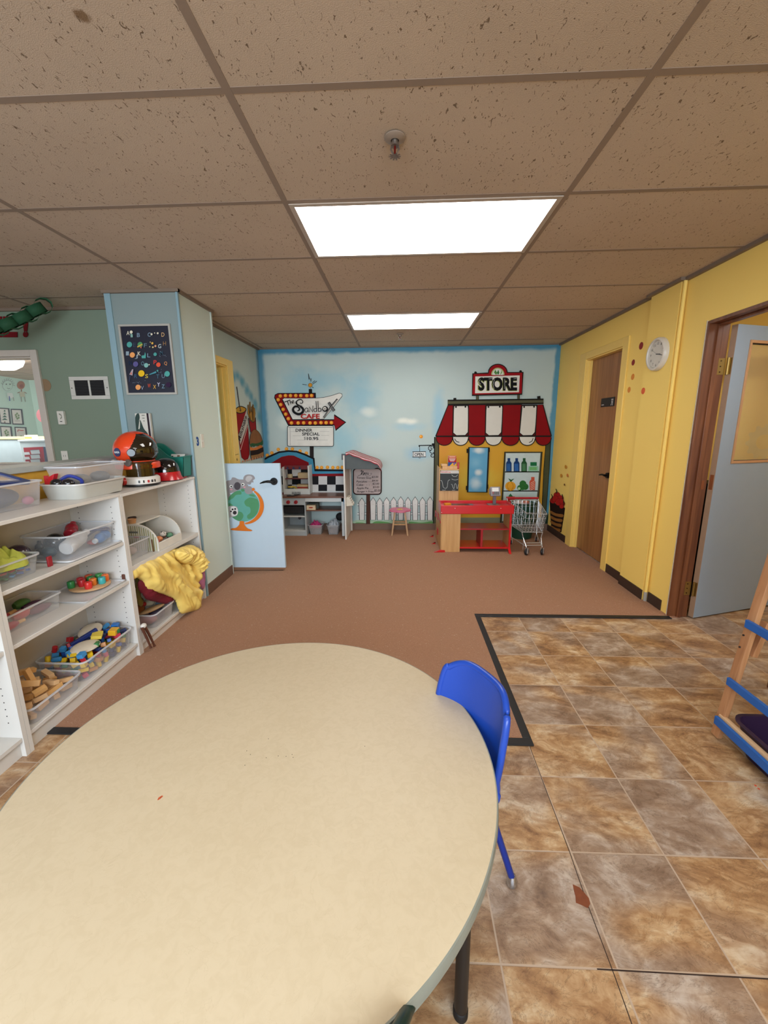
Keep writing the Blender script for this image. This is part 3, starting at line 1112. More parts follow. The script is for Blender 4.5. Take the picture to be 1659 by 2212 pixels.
# awning
tx = [472, 520, 662, 825, 985, 1160, 1306, 1362]
bx = [356, 515, 662, 820, 975, 1140, 1290, 1440]
for i in range(7):
    col = P('80090e', .7, .15, 6, spec=.15) if i % 2 == 0 else P('d2cfc4', .7, .04, spec=.15)
    if i % 2 == 0:
        c.out([(tx[i], 588), (tx[i + 1], 586), (bx[i + 1], 880), (bx[i], 880)], col, 7, OUT)
    else:
        r_ = 35
        pts = [(tx[i] + 8, 595), (tx[i + 1] - 6, 593), (tx[i + 1] + 2, 640), (bx[i + 1] - 2, 845), (bx[i + 1] - 30, 876), (bx[i] + 34, 878), (bx[i] + 2, 850), (tx[i] + 2, 640)]
        c.out([(tx[i], 588), (tx[i + 1], 586), (bx[i + 1], 880), (bx[i], 880)], '551014', 3, OUT).out(pts, col, 8, OUT)
        c.circ(tx[i] + 25, 608, 9, OUT, n=10).circ(tx[i + 1] - 28, 606, 9, OUT, n=10)
    x0, x1 = bx[i], bx[i + 1]
    m_ = (x0 + x1) / 2
    pts = [(x0 + 2, 884), (x1 - 2, 884)] + [(m_ + (x1 - x0) / 2 * math.cos(R(a)), 884 + 86 * math.sin(R(a)) ** .8) for a in range(10, 180, 17)]
    c.out(pts, col, 8, OUT)
c.line([(350, 882), (1440, 880)], 9, OUT)
c.line(crv([(530, 905), (548, 930), (575, 940)]), 6, OUT).line(crv([(1268, 900), (1258, 928), (1230, 942)]), 6, OUT)
c.out([(466, 547), (1366, 536), (1366, 574), (466, 586)], P(OL, .7, .25, 8, spec=.15), 10, OUT)
c.poly([(520, 524), (546, 522), (548, 546), (518, 546)], OUT).poly([(1306, 508), (1336, 504), (1338, 538), (1308, 538)], OUT)
# store sign
c.out([(734, 500), (756, 500), (756, 540), (734, 540)], OL, 4, OUT).out([(1122, 492), (1140, 492), (1140, 534), (1122, 534)], OL, 4, OUT)
arch = [(936 + 88 * math.cos(R(a)), 285 - 78 * math.sin(R(a))) for a in range(180, -1, -15)]
c.circ(727, 287, 13, OUT, n=12).circ(1150, 276, 13, OUT, n=12)
c.out([(702, 296), (846, 290)] + arch + [(1026, 285), (1172, 283), (1162, 488), (695, 498)], '940c16', 9, OUT)
c.poly([(725, 322), (1142, 312), (1134, 470), (722, 480)], WHT)
c.circ(936, 306, 62, 'b0b87a', ry=66, a0=180, a1=360).circ(936, 308, 52, 'd5d8cf', ry=58, a0=180, a1=360)
for dx, col in ((-16, '4f8440'), (0, '2f6a34'), (20, '6a9a4a')):
    c.poly([(936 + dx, 308), (928 + dx * 1.8, 285), (940 + dx * 1.7, 258), (950 + dx * 1.2, 290)], col)
c.text('STORE', 745, 334, 1114, 460, '9aa25a', .055).text('STORE', 752, 330, 1116, 456, '0f0f10', .05)
for pts in ([(770, 350), (755, 375), (775, 395)], [(850, 345), (885, 342)], [(905, 350), (890, 395), (900, 440)], [(1000, 345), (1000, 440)], [(1082, 345), (1108, 342)]):
    c.line(pts, 3, 'c9c9c2')
# sky-blue door of the store
dq = onY(860 + 745 / 4.366, 740 + 1200 / 4.366, YB)
M_sky = wallpaint('5a9cbc', [('blob', 'x', (dq.x, dq.z + .25), (.09, .05), 'd4d8d2', .9), ('blob', 'x', (dq.x + .01, dq.z - .03), (.06, .05), 'd4d8d2', .9), ('blob', 'x', (dq.x - .01, dq.z - .17), (.09, .10), 'c3d2d2', .85), ('blob', 'x', (dq.x - .03, dq.z + .10), (.10, .10), '86b9cc', .6)])
c.out([(664, 988), (850, 990), (832, 1408), (652, 1406)], M_sky, 11, OUT)
for x, y in ((650, 1020), (852, 1010), (644, 1368), (838, 1355)):
    c.rect(x - 8, y - 20, x + 8, y + 20, OUT)
# store shelves
c.out([(1000, 1030), (1350, 1030), (1300, 1690), (960, 1690)], OL, 6, OUT)
c.poly([(1010, 1042), (1334, 1040), (1322, 1214), (1004, 1214)], 'c0cfcd').poly([(1003, 1222), (1320, 1222), (1308, 1392), (990, 1392)], 'c0cfcd').poly([(989, 1400), (1306, 1400), (1286, 1600), (975, 1680)], 'b9cbc8')
c.line([(1000, 1218), (1322, 1216)], 10, OUT).line([(985, 1396), (1308, 1396)], 10, OUT)
for x, w_, col, d in ((1037, 52, '2c5c94', '1a3a6a'), (1110, 54, '2f62a0', '1a3a6a'), (1180, 52, '4a7a52', '24502e')):
    c.poly([(x - w_ / 2, 1212), (x - w_ / 2, 1135), (x - w_ / 3, 1118), (x + w_ / 3, 1118), (x + w_ / 2, 1135), (x + w_ / 2, 1212)], d)
    c.poly([(x - w_ / 2 + 9, 1208), (x - w_ / 2 + 7, 1140), (x + w_ / 2 - 12, 1140), (x + w_ / 2 - 10, 1208)], P(col, .7, .2, 20, spec=.15))
    c.rect(x - 12, 1088, x + 13, 1120, d)
c.poly([(1216, 1212), (1222, 1162), (1312, 1162), (1316, 1212)], '8fc0a4').rect(1230, 1170, 1298, 1200, '6fae6c').rect(1238, 1125, 1298, 1160, '1f6b40')
c.circ(1052, 1350, 50, P('d89a2a', .7, .2, 20, spec=.15), ry=44).line(crv([(1040, 1312), (1022, 1350), (1040, 1390)]), 4, 'a8701c').line(crv([(1060, 1312), (1078, 1350), (1062, 1390)]), 4, 'a8701c')
c.poly([(1052, 1310), (1030, 1275), (1058, 1290), (1088, 1278), (1060, 1308)], '2c5a34')
for x, y, r_ in ((1140, 1365, 26), (1168, 1328, 32), (1190, 1355, 30), (1165, 1362, 26)):
    c.circ(x, y, r_, P('2f6a30', .7, .3, 30, spec=.15))
c.circ(1132, 1372, 12, 'b9d0a0')
c.poly([(1232, 1386), (1228, 1310), (1240, 1290), (1275, 1290), (1284, 1310), (1280, 1388)], 'c2543c').rect(1245, 1264, 1276, 1290, 'c2543c')
for i in range(5):
    c.line([(1236, 1325 + 16 * i), (1276, 1300 + 16 * i)], 4, 'ecc0a8')
c.poly([(1016, 1520), (1010, 1448), (1092, 1446), (1090, 1520)], 'b8402c').poly([(1030, 1446), (1050, 1418), (1074, 1446)], '2c6b3c').poly([(1125, 1500), (1136, 1466), (1150, 1500)], '4a7a52').poly([(1195, 1500), (1216, 1480), (1236, 1500)], '5a8a62')
c.build('painted_store_front', wb, 'painted grocery store with red and white awning')

# ---- paintings on the other walls
def plane_x(ox, oy, s, x):
    return lambda a, b: onX(ox + a / s, oy + b / s, x)


c = CV(plane_x(460, 820, 11.643, XL), (1, 0, 0))
c.out([(560, 780), (835, 760), (885, 1250), (915, 1880), (880, 1990), (795, 2025), (720, 1960), (690, 1800), (610, 1250)], P('8c1218', .7, .15, 8, spec=.15), 10, '3a1512')
c.poly([(778, 960), (840, 770), (872, 1130), (690, 1640), (640, 1400)], 'c2bbb2')
c.line([(778, 960), (640, 1380)], 8, BK).line([(870, 1130), (688, 1650)], 8, BK).line([(872, 1160), (688, 1770)], 16, 'd6a8a0')
vs, fs = textmesh('Milkshake', .02)
mx_ = max(v[0] for v in vs)
c.k += 1
c.mb.use(P('2a2426', .6))
A_, B_ = Vector((672, 1560)), Vector((850, 930))
dr = (B_ - A_)
up = Vector((-95, -70))
c.mb.add(c._p([tuple(A_ + dr * (v[0] / mx_) + up * v[1] + Vector((4, 0))) for v in vs], c.k * c.step), fs)
c.out(crv([(552, 770), (600, 705), (690, 672), (780, 700), (828, 745), (780, 815), (690, 845), (600, 830)], 3, True), 'b98a2a', 20, BK)
c.line([(590, 180), (655, 640), (690, 790)], 20, '3a3032').line([(650, 770), (685, 800), (700, 760)], 10, BK)
for pts in ([(862, 640), (880, 630), (930, 1000), (900, 960), (868, 860)], [(905, 560), (925, 555), (950, 1040), (925, 1010)], [(955, 680), (975, 670), (985, 1060), (960, 1060)], [(985, 620), (1005, 640), (1010, 1060), (985, 1070)],
            [(1010, 700), (1035, 720), (1050, 850), (1030, 1040), (1005, 1060)], [(900, 860), (960, 780), (980, 1050), (930, 1020)]):
    c.out(pts, P('a8792c', .7, .2, 20, spec=.15), 6, '4a3010')
c.out([(872, 960), (925, 1045), (985, 1085), (1035, 1040), (1050, 950), (1070, 1260), (1060, 1320), (930, 1320)], P('8c1616', .7, .15, 8, spec=.15), 8, '3a1512')
c.out(crv([(915, 1640), (912, 1480), (950, 1320), (1035, 1255), (1130, 1320), (1200, 1450), (1225, 1640), (1070, 1660)], 4, True), P('8a5a34', .7, .3, 12, spec=.15), 9, '3a2010')
c.poly(crv([(915, 1680), (1000, 1720), (1190, 1650), (1230, 1740), (1080, 1780), (920, 1790)], 3, True), P('cf7a3a', .7, .15, 20, spec=.15))
c.poly(crv([(912, 1640), (960, 1600), (1040, 1610), (1100, 1600), (1180, 1570), (1228, 1520), (1225, 1650), (1150, 1640), (1100, 1670), (1050, 1650), (1010, 1700), (980, 1660), (940, 1710)], 3, True), '2f5a34')
c.out([(918, 1790), (1080, 1770), (1238, 1700), (1248, 1800), (1100, 1870), (925, 1900)], '2a1a16', 7, '160c0a')
c.out([(925, 1905), (1100, 1880), (1245, 1810), (1255, 1930), (1110, 1960), (950, 2015)], P('9a7448', .7, .2, 12, spec=.15), 7, '3a2010')
for i in range(9):
    x = 700 + i * 62
    y = 2085 - i * 16
    c.poly([(x, y), (x + 34, y - 6), (x + 40, y - 52), (x + 6, y - 46)], 'c98a6a')
c.build('painted_meal', wl, 'painted red cup with straw, chips and burger')

c = CV(plane_x(860, 740, 4.366, XR), (-1, 0, 0))
c.poly([(1430, 1490), (1575, 1560), (1568, 1620), (1540, 1790), (1450, 1790), (1436, 1640)], '241410')
for i in range(4):
    y = 1585 + i * 46
    c.poly(crv([(1440, y), (1490, y + 26), (1556 - i * 8, y + 36), (1550 - i * 8, y + 62), (1490, y + 52), (1444, y + 28)], 3, True), P('a06a34', .7, .25, 12, spec=.15))
for x, y, r_ in ((1462, 1490, 26), (1500, 1440, 30), (1535, 1470, 28), (1485, 1475, 30), (1520, 1505, 32), (1555, 1520, 22), (1548, 1545, 20), (1545, 1495, 22)):
    c.circ(x, y, r_ + 2, '3a0c0c').circ(x, y, r_, P('b3201c', .7, .2, 20, spec=.15))
for x, y in ((1456, 1445), (1499, 1395), (1556, 1445), (1568, 1500)):
    c.line([(x, y + 30), (x + 4, y + 5), (x - 4, y - 15)], 7, '24301c')
c.circ(1588, 1172, 9, 'cf8f30', ry=18).circ(1545, 1255, 8, 'cf8f30', ry=17).circ(1606, 1252, 8, 'd47f3c', ry=16).circ(1578, 1340, 6, '6a4a20', ry=10)
c.build('painted_apple_basket', wr, 'painted bushel basket heaped with red apples')
for nm, u, v, ru, rv, col, x in (('a', 1385, 747, 4.5, 7.8, '8e1512', XR), ('b', 1368, 783, 3.5, 6.3, '8e1512', XR), ('c', 1367, 814, 3.7, 6.5, 'e08a2c', XR), ('d', 1359, 842, 3.7, 6.2, 'e08a2c', XR), ('e', 1389.5, 844.5, 4, 7, 'e0602c', XR - .030)):
    p = onX(u, v, x)
    r_ = abs(onX(u, v + rv, x).z - p.z)
    mb = MB(P(col, .5)).cyl((x, p.y, p.z), (x - .0012, p.y, p.z), r_, n=28)
    mb.build('painted_dot', wr, smooth=False)

# ================================================================ CEILING FIXTURES
def troffer(i, j, label):
    x0, y0 = gx + 1.2192 * j, gy + .6096 * i
    t = thing('ceiling_light', label, 'ceiling light', (x0 + .61, y0 + .305, ZC), 'fluorescent ceiling panels')
    mb = MB(P('b9ab9c', .4))
    a, b, c_, d = x0 + .012, x0 + 1.207, y0 + .012, y0 + .598
    z0, z1 = ZC - .007, ZC - .0035
    mb.box(a, b, c_, c_ + .022, z0, z1).box(a, b, d - .022, d, z0, z1).box(a, a + .022, c_ + .022, d - .022, z0, z1).box(b - .022, b, c_ + .022, d - .022, z0, z1)
    mb.build('light_frame', t, smooth=False)
    m, nt, bb = newmat('lit_diffuser')
    v, x, y, z = posn(nt)
    w = math_(nt, 'SINE', math_(nt, 'MULTIPLY', y, 42))
    s_ = math_(nt, 'MULTIPLY_ADD', w, .10 * LIGHT_PANEL, LIGHT_PANEL)
    bb.inputs['Emission Color'].default_value = (1, .955, .90, 1)
    nt.links.new(s_, bb.inputs['Emission Strength'])
    MB(m).box(a + .022, b - .022, c_ + .022, d - .022, z0 + .001, z1).build('diffuser', t, smooth=False)
    return t


troffer(1, 0, 'large lit fluorescent panel nearest the viewer, above the round table end')
troffer(4, 0, 'small-looking lit fluorescent panel farther back, in front of the mural wall')
for i, j, l in ((-3, 0, 'lit fluorescent ceiling panel behind the viewer'), (-3, -2, 'lit fluorescent ceiling panel behind the viewer on the left side'), 
                (0, 2, 'unseen ceiling panel added to light the yellow room beyond the blue door')):  # the last one is out of view, added to brighten that room
    troffer(i, j, l)


def sprinkler(p, label):
    t = thing('fire_sprinkler', label, 'sprinkler', p, 'ceiling sprinklers')
    m = P('8a8078', .3, metal=.8)
    MB(P('8d7c6c', .4)).lathe([(.036, 0), (.036, -.003), (.030, -.007), (.014, -.010), (.014, 0)], p, 28).build('escutcheon', t)
    mb = MB(m).cyl(p, p + Vector((0, 0, -.022)), .011).cyl(p + Vector((0, 0, -.020)), p + Vector((0, 0, -.026)), .014)
    for s_ in (-1, 1):
        mb.tube([p + Vector((s_ * .012, 0, -.022)), p + Vector((s_ * .014, 0, -.035)), p + Vector((s_ * .006, 0, -.050)), p + Vector((0, 0, -.054))], .003)
    mb.build('frame_arms', t)
    MB(P('5a0d08', .2)).cyl(p + Vector((0, 0, -.024)), p + Vector((0, 0, -.050)), .0035).build('glass_bulb', t)
    mb = MB(m).cyl(p + Vector((0, 0, -.054)), p + Vector((0, 0, -.057)), .009)
    for k in range(10):
        a = 2 * PI * k / 10
        q = p + Vector((math.cos(a) * .014, math.sin(a) * .014, -.0565))
        mb.ob(q, (.012, .005, .0015), (0, 0, a))
    mb.build('deflector', t)


sprinkler(onZ(853, 297, ZC - .0035), 'ceiling sprinkler between the viewer and the near light panel')
sprinkler(onZ(864, 721, ZC - .0035), 'ceiling sprinkler just behind the far light panel')

# ================================================================ WALL ITEMS
M_cream = P('d6d0c2', .4, .03)
# clock
cc = onX(1424, 765, XR - .031)
t = thing('wall_clock', 'round white wall clock on the yellow pilaster', 'clock', (XR - .03, cc.y, cc.z))
Mx = Matrix(((0, 0, -1), (0, 1, 0), (1, 0, 0)))      # local z -> -X
rc = .117
q = Vector((XR - .0302, cc.y, cc.z))
MB(P('d9d2c4', .35)).lathe([(rc, 0), (rc, .024), (rc - .006, .033), (rc - .017, .035), (rc - .020, .030), (rc - .021, .016)], q, 48, M=Mx).build('clock_case', t)
fc = MB(P('c9c3b6', .5)).lathe([(rc - .0195, .0155), (.0, .0155)], q, 48, M=Mx).build('clock_face', t, smooth=False)
cv = CV(lambda a, b: Vector((XR - .0302 - .0158, cc.y - a, cc.z + b)), (-1, 0, 0), .0002)
for hnum in range(1, 13):
    a = PI / 2 - hnum * PI / 6
    x, y = .076 * math.cos(a), .076 * math.sin(a)
    cv.text(str(hnum), x - (.011 if hnum > 9 else .006), y + .009, x + (.011 if hnum > 9 else .006), y - .009, '4a4640', .01)
for k in range(60):
    a = k * PI / 30
    cv.line([(.090 * math.cos(a), .090 * math.sin(a)), (.094 * math.cos(a), .094 * math.sin(a))], .0012, '5a554c')
cv.build('numerals', fc)
cv = CV(lambda a, b: Vector((XR - .0302 - .018, cc.y - a, cc.z + b)), (-1, 0, 0), .0004)
for nm, ang, L_, w_ in (('hour_hand', 98, .045, .007), ('minute_hand', 103, .07, .005), ('second_hand', 300, .075, .0015)):
    a = R(90 - ang)
    cv = CV(lambda a_, b_: Vector((XR - .0302 - .018, cc.y - a_, cc.z + b_)), (-1, 0, 0), .0003)
    cv.line([(-.012 * math.cos(a), -.012 * math.sin(a)), (L_ * math.cos(a), L_ * math.sin(a))], w_, '1a1816')
    cv.build(nm, t)
MB(clear('f4f4f0', .02, .25, .03)).lathe([(rc - .021, .026), (0, .026)], q, 40, M=Mx).build('glass', t, smooth=False)

# alphabet poster on the pillar
YP = 3.1199
TL, BR = onY(256, 702, YP), onY(388, 852, YP)
px0, px1, pz0, pz1 = TL.x + .004, BR.x - .012, BR.z, TL.z
t = thing('alphabet_poster', 'navy space alphabet poster in a white frame on the pillar', 'poster', ((px0 + px1) / 2, YP, pz0))
mb = MB(P('a8a49a', .4))
fw = .014
mb.box(px0, px1, YP - .016, YP, pz0, pz0 + fw).box(px0, px1, YP - .016, YP, pz1 - fw, pz1).box(px0, px0 + fw, YP - .016, YP, pz0 + fw, pz1 - fw).box(px1 - fw, px1, YP - .016, YP, pz0 + fw, pz1 - fw)
mb.build('poster_frame', t, bevel=.001)
# drawing coordinates: the printed sheet as a 1240 x 1500 field, corrected for the slant of the photograph
pw, ph = px1 - px0 - 2 * fw, pz1 - pz0 - 2 * fw
def ptf(x, y):
    v_ = (y - 130) / 1530
    l_, r_ = 160 + 215 * v_, 1310 + 175 * v_
    return Vector((px0 + fw + pw * (x - l_) / (r_ - l_), YP - .0093, pz1 - fw - ph * v_))
cv = CV(ptf, (0, -1, 0), .0002)
cv.mb.use(P('0e1024', .5, .05)).box(px0 + fw, px1 - fw, YP - .009, YP - .001, pz0 + fw, pz1 - fw)
TEA, CRM, ORG, GRY, PUR = '4f9a92', 'd8cfb8', 'e39a5c', '7a8fa0', '5a5484'
for l, x, y, col in (('A', 345, 275, CRM), ('B', 597, 325, GRY), ('C', 855, 320, GRY), ('D', 1185, 325, 'c9a070'), ('E', 500, 545, '3a4656'), ('F', 765, 560, '5f7682'), ('G', 1108, 585, 'b9c4c4'), ('H', 1225, 525, '8a6a4a'),
                     ('I', 337, 738, '8a9aa4'), ('J', 550, 820, '8a9aa4'), ('K', 620, 745, CRM), ('L', 850, 790, '7a8fa0'), ('M', 1150, 740, '2f4a58'), ('N', 410, 960, '25304a'), ('O', 707, 975, '5f7f8a'), ('P', 1005, 950, 'd0403c'), ('Q', 1257, 985, 'c98a5a'),
                     ('R', 545, 1265, '3f5a74'), ('S', 805, 1270, 'c9b04a'), ('T', 1072, 1280, '4a6a7a'), ('U', 1203, 1275, '6f7f8f'), ('V', 705, 1545, '8a90a0'), ('W', 870, 1495, 'c0503c'), ('X', 1000, 1525, 'd0a04c'), ('Y', 1095, 1470, 'c4c0d0'), ('Z', 1205, 1515, '6f8a9a')):
    cv.text(l, x - 36, y - 46, x + 36, y + 46, col, .01)
for x, y, r_, col in ((392, 540, 64, TEA), (650, 545, 62, '4f8a5c'), (463, 777, 62, ORG), (1010, 770, 40, TEA), (545, 990, 62, PUR), (798, 1020, 52, '7fb0a8'), (1090, 1010, 52, 'd9553a'), (685, 1207, 75, 'e0b423'), (1300, 1225, 64, TEA), (610, 1530, 62, ORG),
                      (1330, 1480, 60, '33203a'), (945, 520, 26, 'd8a84c'), (1020, 585, 24, 'dc9a70'), (960, 610, 20, 'd8c080'), (885, 598, 14, 'a9b090'), (440, 262, 36, CRM), (928, 318, 24, CRM), (1075, 298, 22, CRM), (1002, 292, 12, CRM), (900, 495, 14, 'b9a070'), (1075, 1150, 20, TEA), (875, 1008, 14, CRM)):
    cv.circ(x, y, r_, col)
cv.poly([(690, 800), (760, 790), (775, 715), (795, 770), (795, 860), (700, 860)], TEA).poly([(425, 300), (480, 310), (485, 380), (430, 380)], '7fa49a').poly([(585, 590), (700, 530), (720, 550), (600, 615)], 'c9a84a').poly([(660, 600), (700, 590), (685, 640)], 'd0604a')
cv.poly([(405, 1230), (470, 1110), (500, 1110), (480, 1255)], 'a99aa0').poly([(420, 1210), (465, 1170), (460, 1240)], 'd0705a').line([(425, 1265), (405, 1400)], 12, '3f4a6a').poly([(870, 1235), (1040, 1160), (1055, 1200), (900, 1245)], '4a8a94')
for k in range(26):
    random.seed(k)
    x, y = (random.uniform(1100, 1290), random.uniform(700, 830)) if k < 10 else ((random.uniform(460, 800), random.uniform(1375, 1450)) if k < 20 else (random.uniform(1080, 1180), random.uniform(1110, 1210)))
    cv.circ(x, y, 6, '8a98a8', n=6)
cv.build('poster_print', t)

# vent grille, fan control, outlet on the green wall
YG = 3.4995
a, b = onY(149, 814, YG), onY(240, 862, YG)
t = thing('vent_grille', 'white framed wall vent with two dark louvred openings', 'vent', ((a.x + b.x) / 2, YG, b.z))
mb = MB(P('c9c4b8', .4))
w_ = (b.x - a.x)
h_ = a.z - b.z
mb.box(a.x, b.x, YG - .008, YG, b.z, b.z + .03).box(a.x, b.x, YG - .008, YG, a.z - .03, a.z).box(a.x, a.x + .04, YG - .008, YG, b.z + .03, a.z - .03).box(b.x - .04, b.x, YG - .008, YG, b.z + .03, a.z - .03).box((a.x + b.x) / 2 - .008, (a.x + b.x) / 2 + .008, YG - .008, YG, b.z + .03, a.z - .03)
mb.build('vent_frame', t, bevel=.002)
mb = MB(P('1c1a19', .6)).box(a.x + .04, b.x - .04, YG - .002, YG - .0005, b.z + .03, a.z - .03)
k = 9
for i in range(k):
    z = b.z + .034 + (h_ - .068) * (i + .5) / k
    mb.ob(((a.x + b.x) / 2, YG - .005, z), (w_ - .082, .006, .0015), (R(35), 0, 0))
mb.build('louvre', t, smooth=False)
for x in (a.x + .016, b.x - .016):
    MB(P('5a5650', .4, metal=.6)).cyl((x, YG - .0085, (a.z + b.z) / 2), (x, YG - .0065, (a.z + b.z) / 2), .005, n=12).build('screw', t)
a, b = onY(127, 888, YG), onY(146, 917, YG)
t = thing('wall_control', 'small white vertical control box with a curved mark', 'thermostat', ((a.x + b.x) / 2, YG, b.z))
MB(M_cream).box(a.x, b.x, YG - .028, YG, b.z, a.z).build('control_body', t, bevel=.004)
cv = CV(lambda x, z: Vector((a.x + (b.x - a.x) * x, YG - .0282, b.z + (a.z - b.z) * z)), (0, -1, 0), .0002)
cv.line(crv([(.35, .78), (.62, .70), (.68, .55), (.45, .42)]), .10, '8a8a7a').rect(.32, .20, .68, .25, '3a3a36')
cv.build('printed_mark', t)
a, b = onY(132, 974, YG), onY(150, 1000, YG)
t = thing('wall_outlet', 'white wall outlet low on the green wall behind the clear tub', 'outlet', ((a.x + b.x) / 2, YG, b.z))
MB(M_cream).box(a.x, b.x, YG - .006, YG, b.z, a.z).build('outlet_plate', t, bevel=.002)
mx_ = (a.x + b.x) / 2
MB(P('5a5650', .5)).box(mx_ - .010, mx_ - .007, YG - .0068, YG - .0055, a.z - .05, a.z - .035).box(mx_ + .007, mx_ + .010, YG - .0068, YG - .0055, a.z - .05, a.z - .035).build('socket_slot', t, smooth=False)
# switch plate and sticker digit on the side of the pillar
a, b = onX(432, 938, -1.5995), onX(441, 968, -1.5995)
t = thing('light_switch', 'white light switch plate on the side of the pillar', 'light switch', (-1.599, (a.y + b.y) / 2, b.z))
MB(M_cream).box(-1.5998, -1.594, a.y, b.y, b.z + .005, a.z).build('switch_plate', t, bevel=.002)
MB(P('bdb6a8', .4)).box(-1.594, -1.586, (a.y + b.y) / 2 - .005, (a.y + b.y) / 2 + .005, (a.z + b.z) / 2 - .008, (a.z + b.z) / 2 + .012).build('toggle', t, bevel=.001)
p = onX(427, 955, -1.5998)
cv = CV(lambda y, z: Vector((-1.5996, p.y + y, p.z + z)), (1, 0, 0), .0003)
cv.text('3', -.020, .042, .020, -.030, '2b4f8f', .06)
o = cv.build('number_sticker', None)
tag(o, 'blue number three sticker beside the light switch', 'sticker')
# brown dot and red letters on the green wall
p = onY(98, 832, YG)
tag(MB(P('8a6f50', .6)).cyl((p.x, YG, p.z), (p.x, YG - .0015, p.z), .050, n=32).build('wall_circle', smooth=False), 'brown paper circle on the green wall, half hidden by the window frame', 'paper circle')


def letter(body, u0, v0, u1, v1, label, bold=.06):
    cv = CV(lambda x, y: onY(x, y, YG), (0, -1, 0), .003)
    cv.text(body, u0, v0, u1, v1, '6e1218', bold)
    o = cv.build('wall_letter', None, fix=True)
    s_ = o.modifiers.new('thick', 'SOLIDIFY')
    s_.thickness = .003
    s_.offset = 0
    return tag(o, label, 'letter', 'red letters above the window')


letter('!', 51, 686, 62, 729, 'red exclamation mark at the end of the wall lettering')
letter('L', 8, 684, 39, 729, 'red letter L beside the exclamation mark, partly behind the green chain')
letter('E', -27, 684, 6, 729, 'red letter cut by the left edge of the picture')

# green paper chain
t = thing('paper_chain', 'green paper link chain hanging below the ceiling', 'paper chain', onY(105, 650, 3.2))
A_, B_ = onY(98, 658, 3.24), onY(-45, 722, 2.95)
n = 9
M_grn = P('184a2c', .8, .2)
M_grn2 = P('235c38', .8, .2)
for i in range(n):
    f = (i + .35) / n
    c_ = A_.lerp(B_, f) + Vector((0, 0, -.02 * math.sin(PI * f)))
    ax = (B_ - A_).normalized()
    side = Vector((0, 0, 1)).cross(ax).normalized() if i % 2 else (Vector((0, 0, 1)) - ax * ax.z).normalized()
    nrm_ = ax.cross(side).normalized()
    mb = MB(M_grn if i % 2 else M_grn2)
    k = 10
    loop = []
    for q_ in range(k):
        a = 2 * PI * q_ / k
        loop.append(c_ + ax * math.cos(a) * .060 + side * math.sin(a) * .050)
    vs = [p_ + nrm_ * .034 for p_ in loop] + [p_ - nrm_ * .034 for p_ in loop]
    mb.add(vs, [(q_, (q_ + 1) % k, k + (q_ + 1) % k, k + q_) for q_ in range(k)])
    o = mb.build('paper_link', t, fix=False, ang=80)
    s_ = o.modifiers.new('thick', 'SOLIDIFY')
    s_.thickness = .0012

# ---- things seen in the neighbouring room through the window
def pcv(off=0.004):
    return CV(lambda x, y: onP(x, y, off), tuple(tn), .002)


def art(u0, v0, u1, v1, sl, label, kind):
    """framed print on the far wall; sl is the downward slope of its top edge, in pixels per pixel"""
    cs = [(u0, v0), (u1, v0 + sl * (u1 - u0)), (u1 + (v1 - v0) * .12, v1 + sl * (u1 - u0)), (u0 + (v1 - v0) * .12, v1)]
    o = bpy.data.objects.new('framed_print', None)
    C.objects.link(o)
    o.location = onP((u0 + u1) / 2, v1, .02)
    tag(o, label, 'framed print', 'framed prints beyond the window')
    pts = [onP(u, v, .002) for u, v in cs]
    MB(P('22242e', .5)).prism(pts, tn * .018).build('print_frame', o, smooth=False)
    cc_ = ((cs[0][0] + cs[2][0]) / 2, (cs[0][1] + cs[2][1]) / 2)
    ins = [(cc_[0] + (u - cc_[0]) * .84, cc_[1] + (v - cc_[1]) * .86) for u, v in cs]
    cv = CV(lambda x, y: onP(x, y, .0205), tuple(tn), .001)
    cv.poly(ins, 'cfcbc2')
    w = u1 - u0
    x, y = cc_
    if kind == 'tree':
        for i in range(4):
            cv.poly([(x - w * (.10 + .07 * i), y - 9 + 6 * i), (x + w * (.10 + .07 * i), y - 9 + 6 * i), (x + w * .05, y - 13 + 6 * i), (x - w * .05, y - 13 + 6 * i)], '2f5f4a')
        cv.line([(x, y + 12), (x, y + 16)], 2, '4a3020')
    elif kind == 'plant':
        for dx, dy in ((0, -7), (-3, -4), (3, -3), (-2, 0), (3, 2), (0, 4)):
            cv.circ(x + dx, y + dy, 2.2, '6f8a5a', n=8)
        cv.line([(x - 5, y + 9), (x + 6, y + 9)], 1, '9a968a')
    else:
        cv.line(crv([(x - 7, y - 6), (x - 6, y - 10), (x, y - 9), (x + 6, y - 9)]), 1.6, 'a83a3a')
        cv.circ(x, y + 6, 4, '5f7f4a')
    cv.build('print_picture', o)


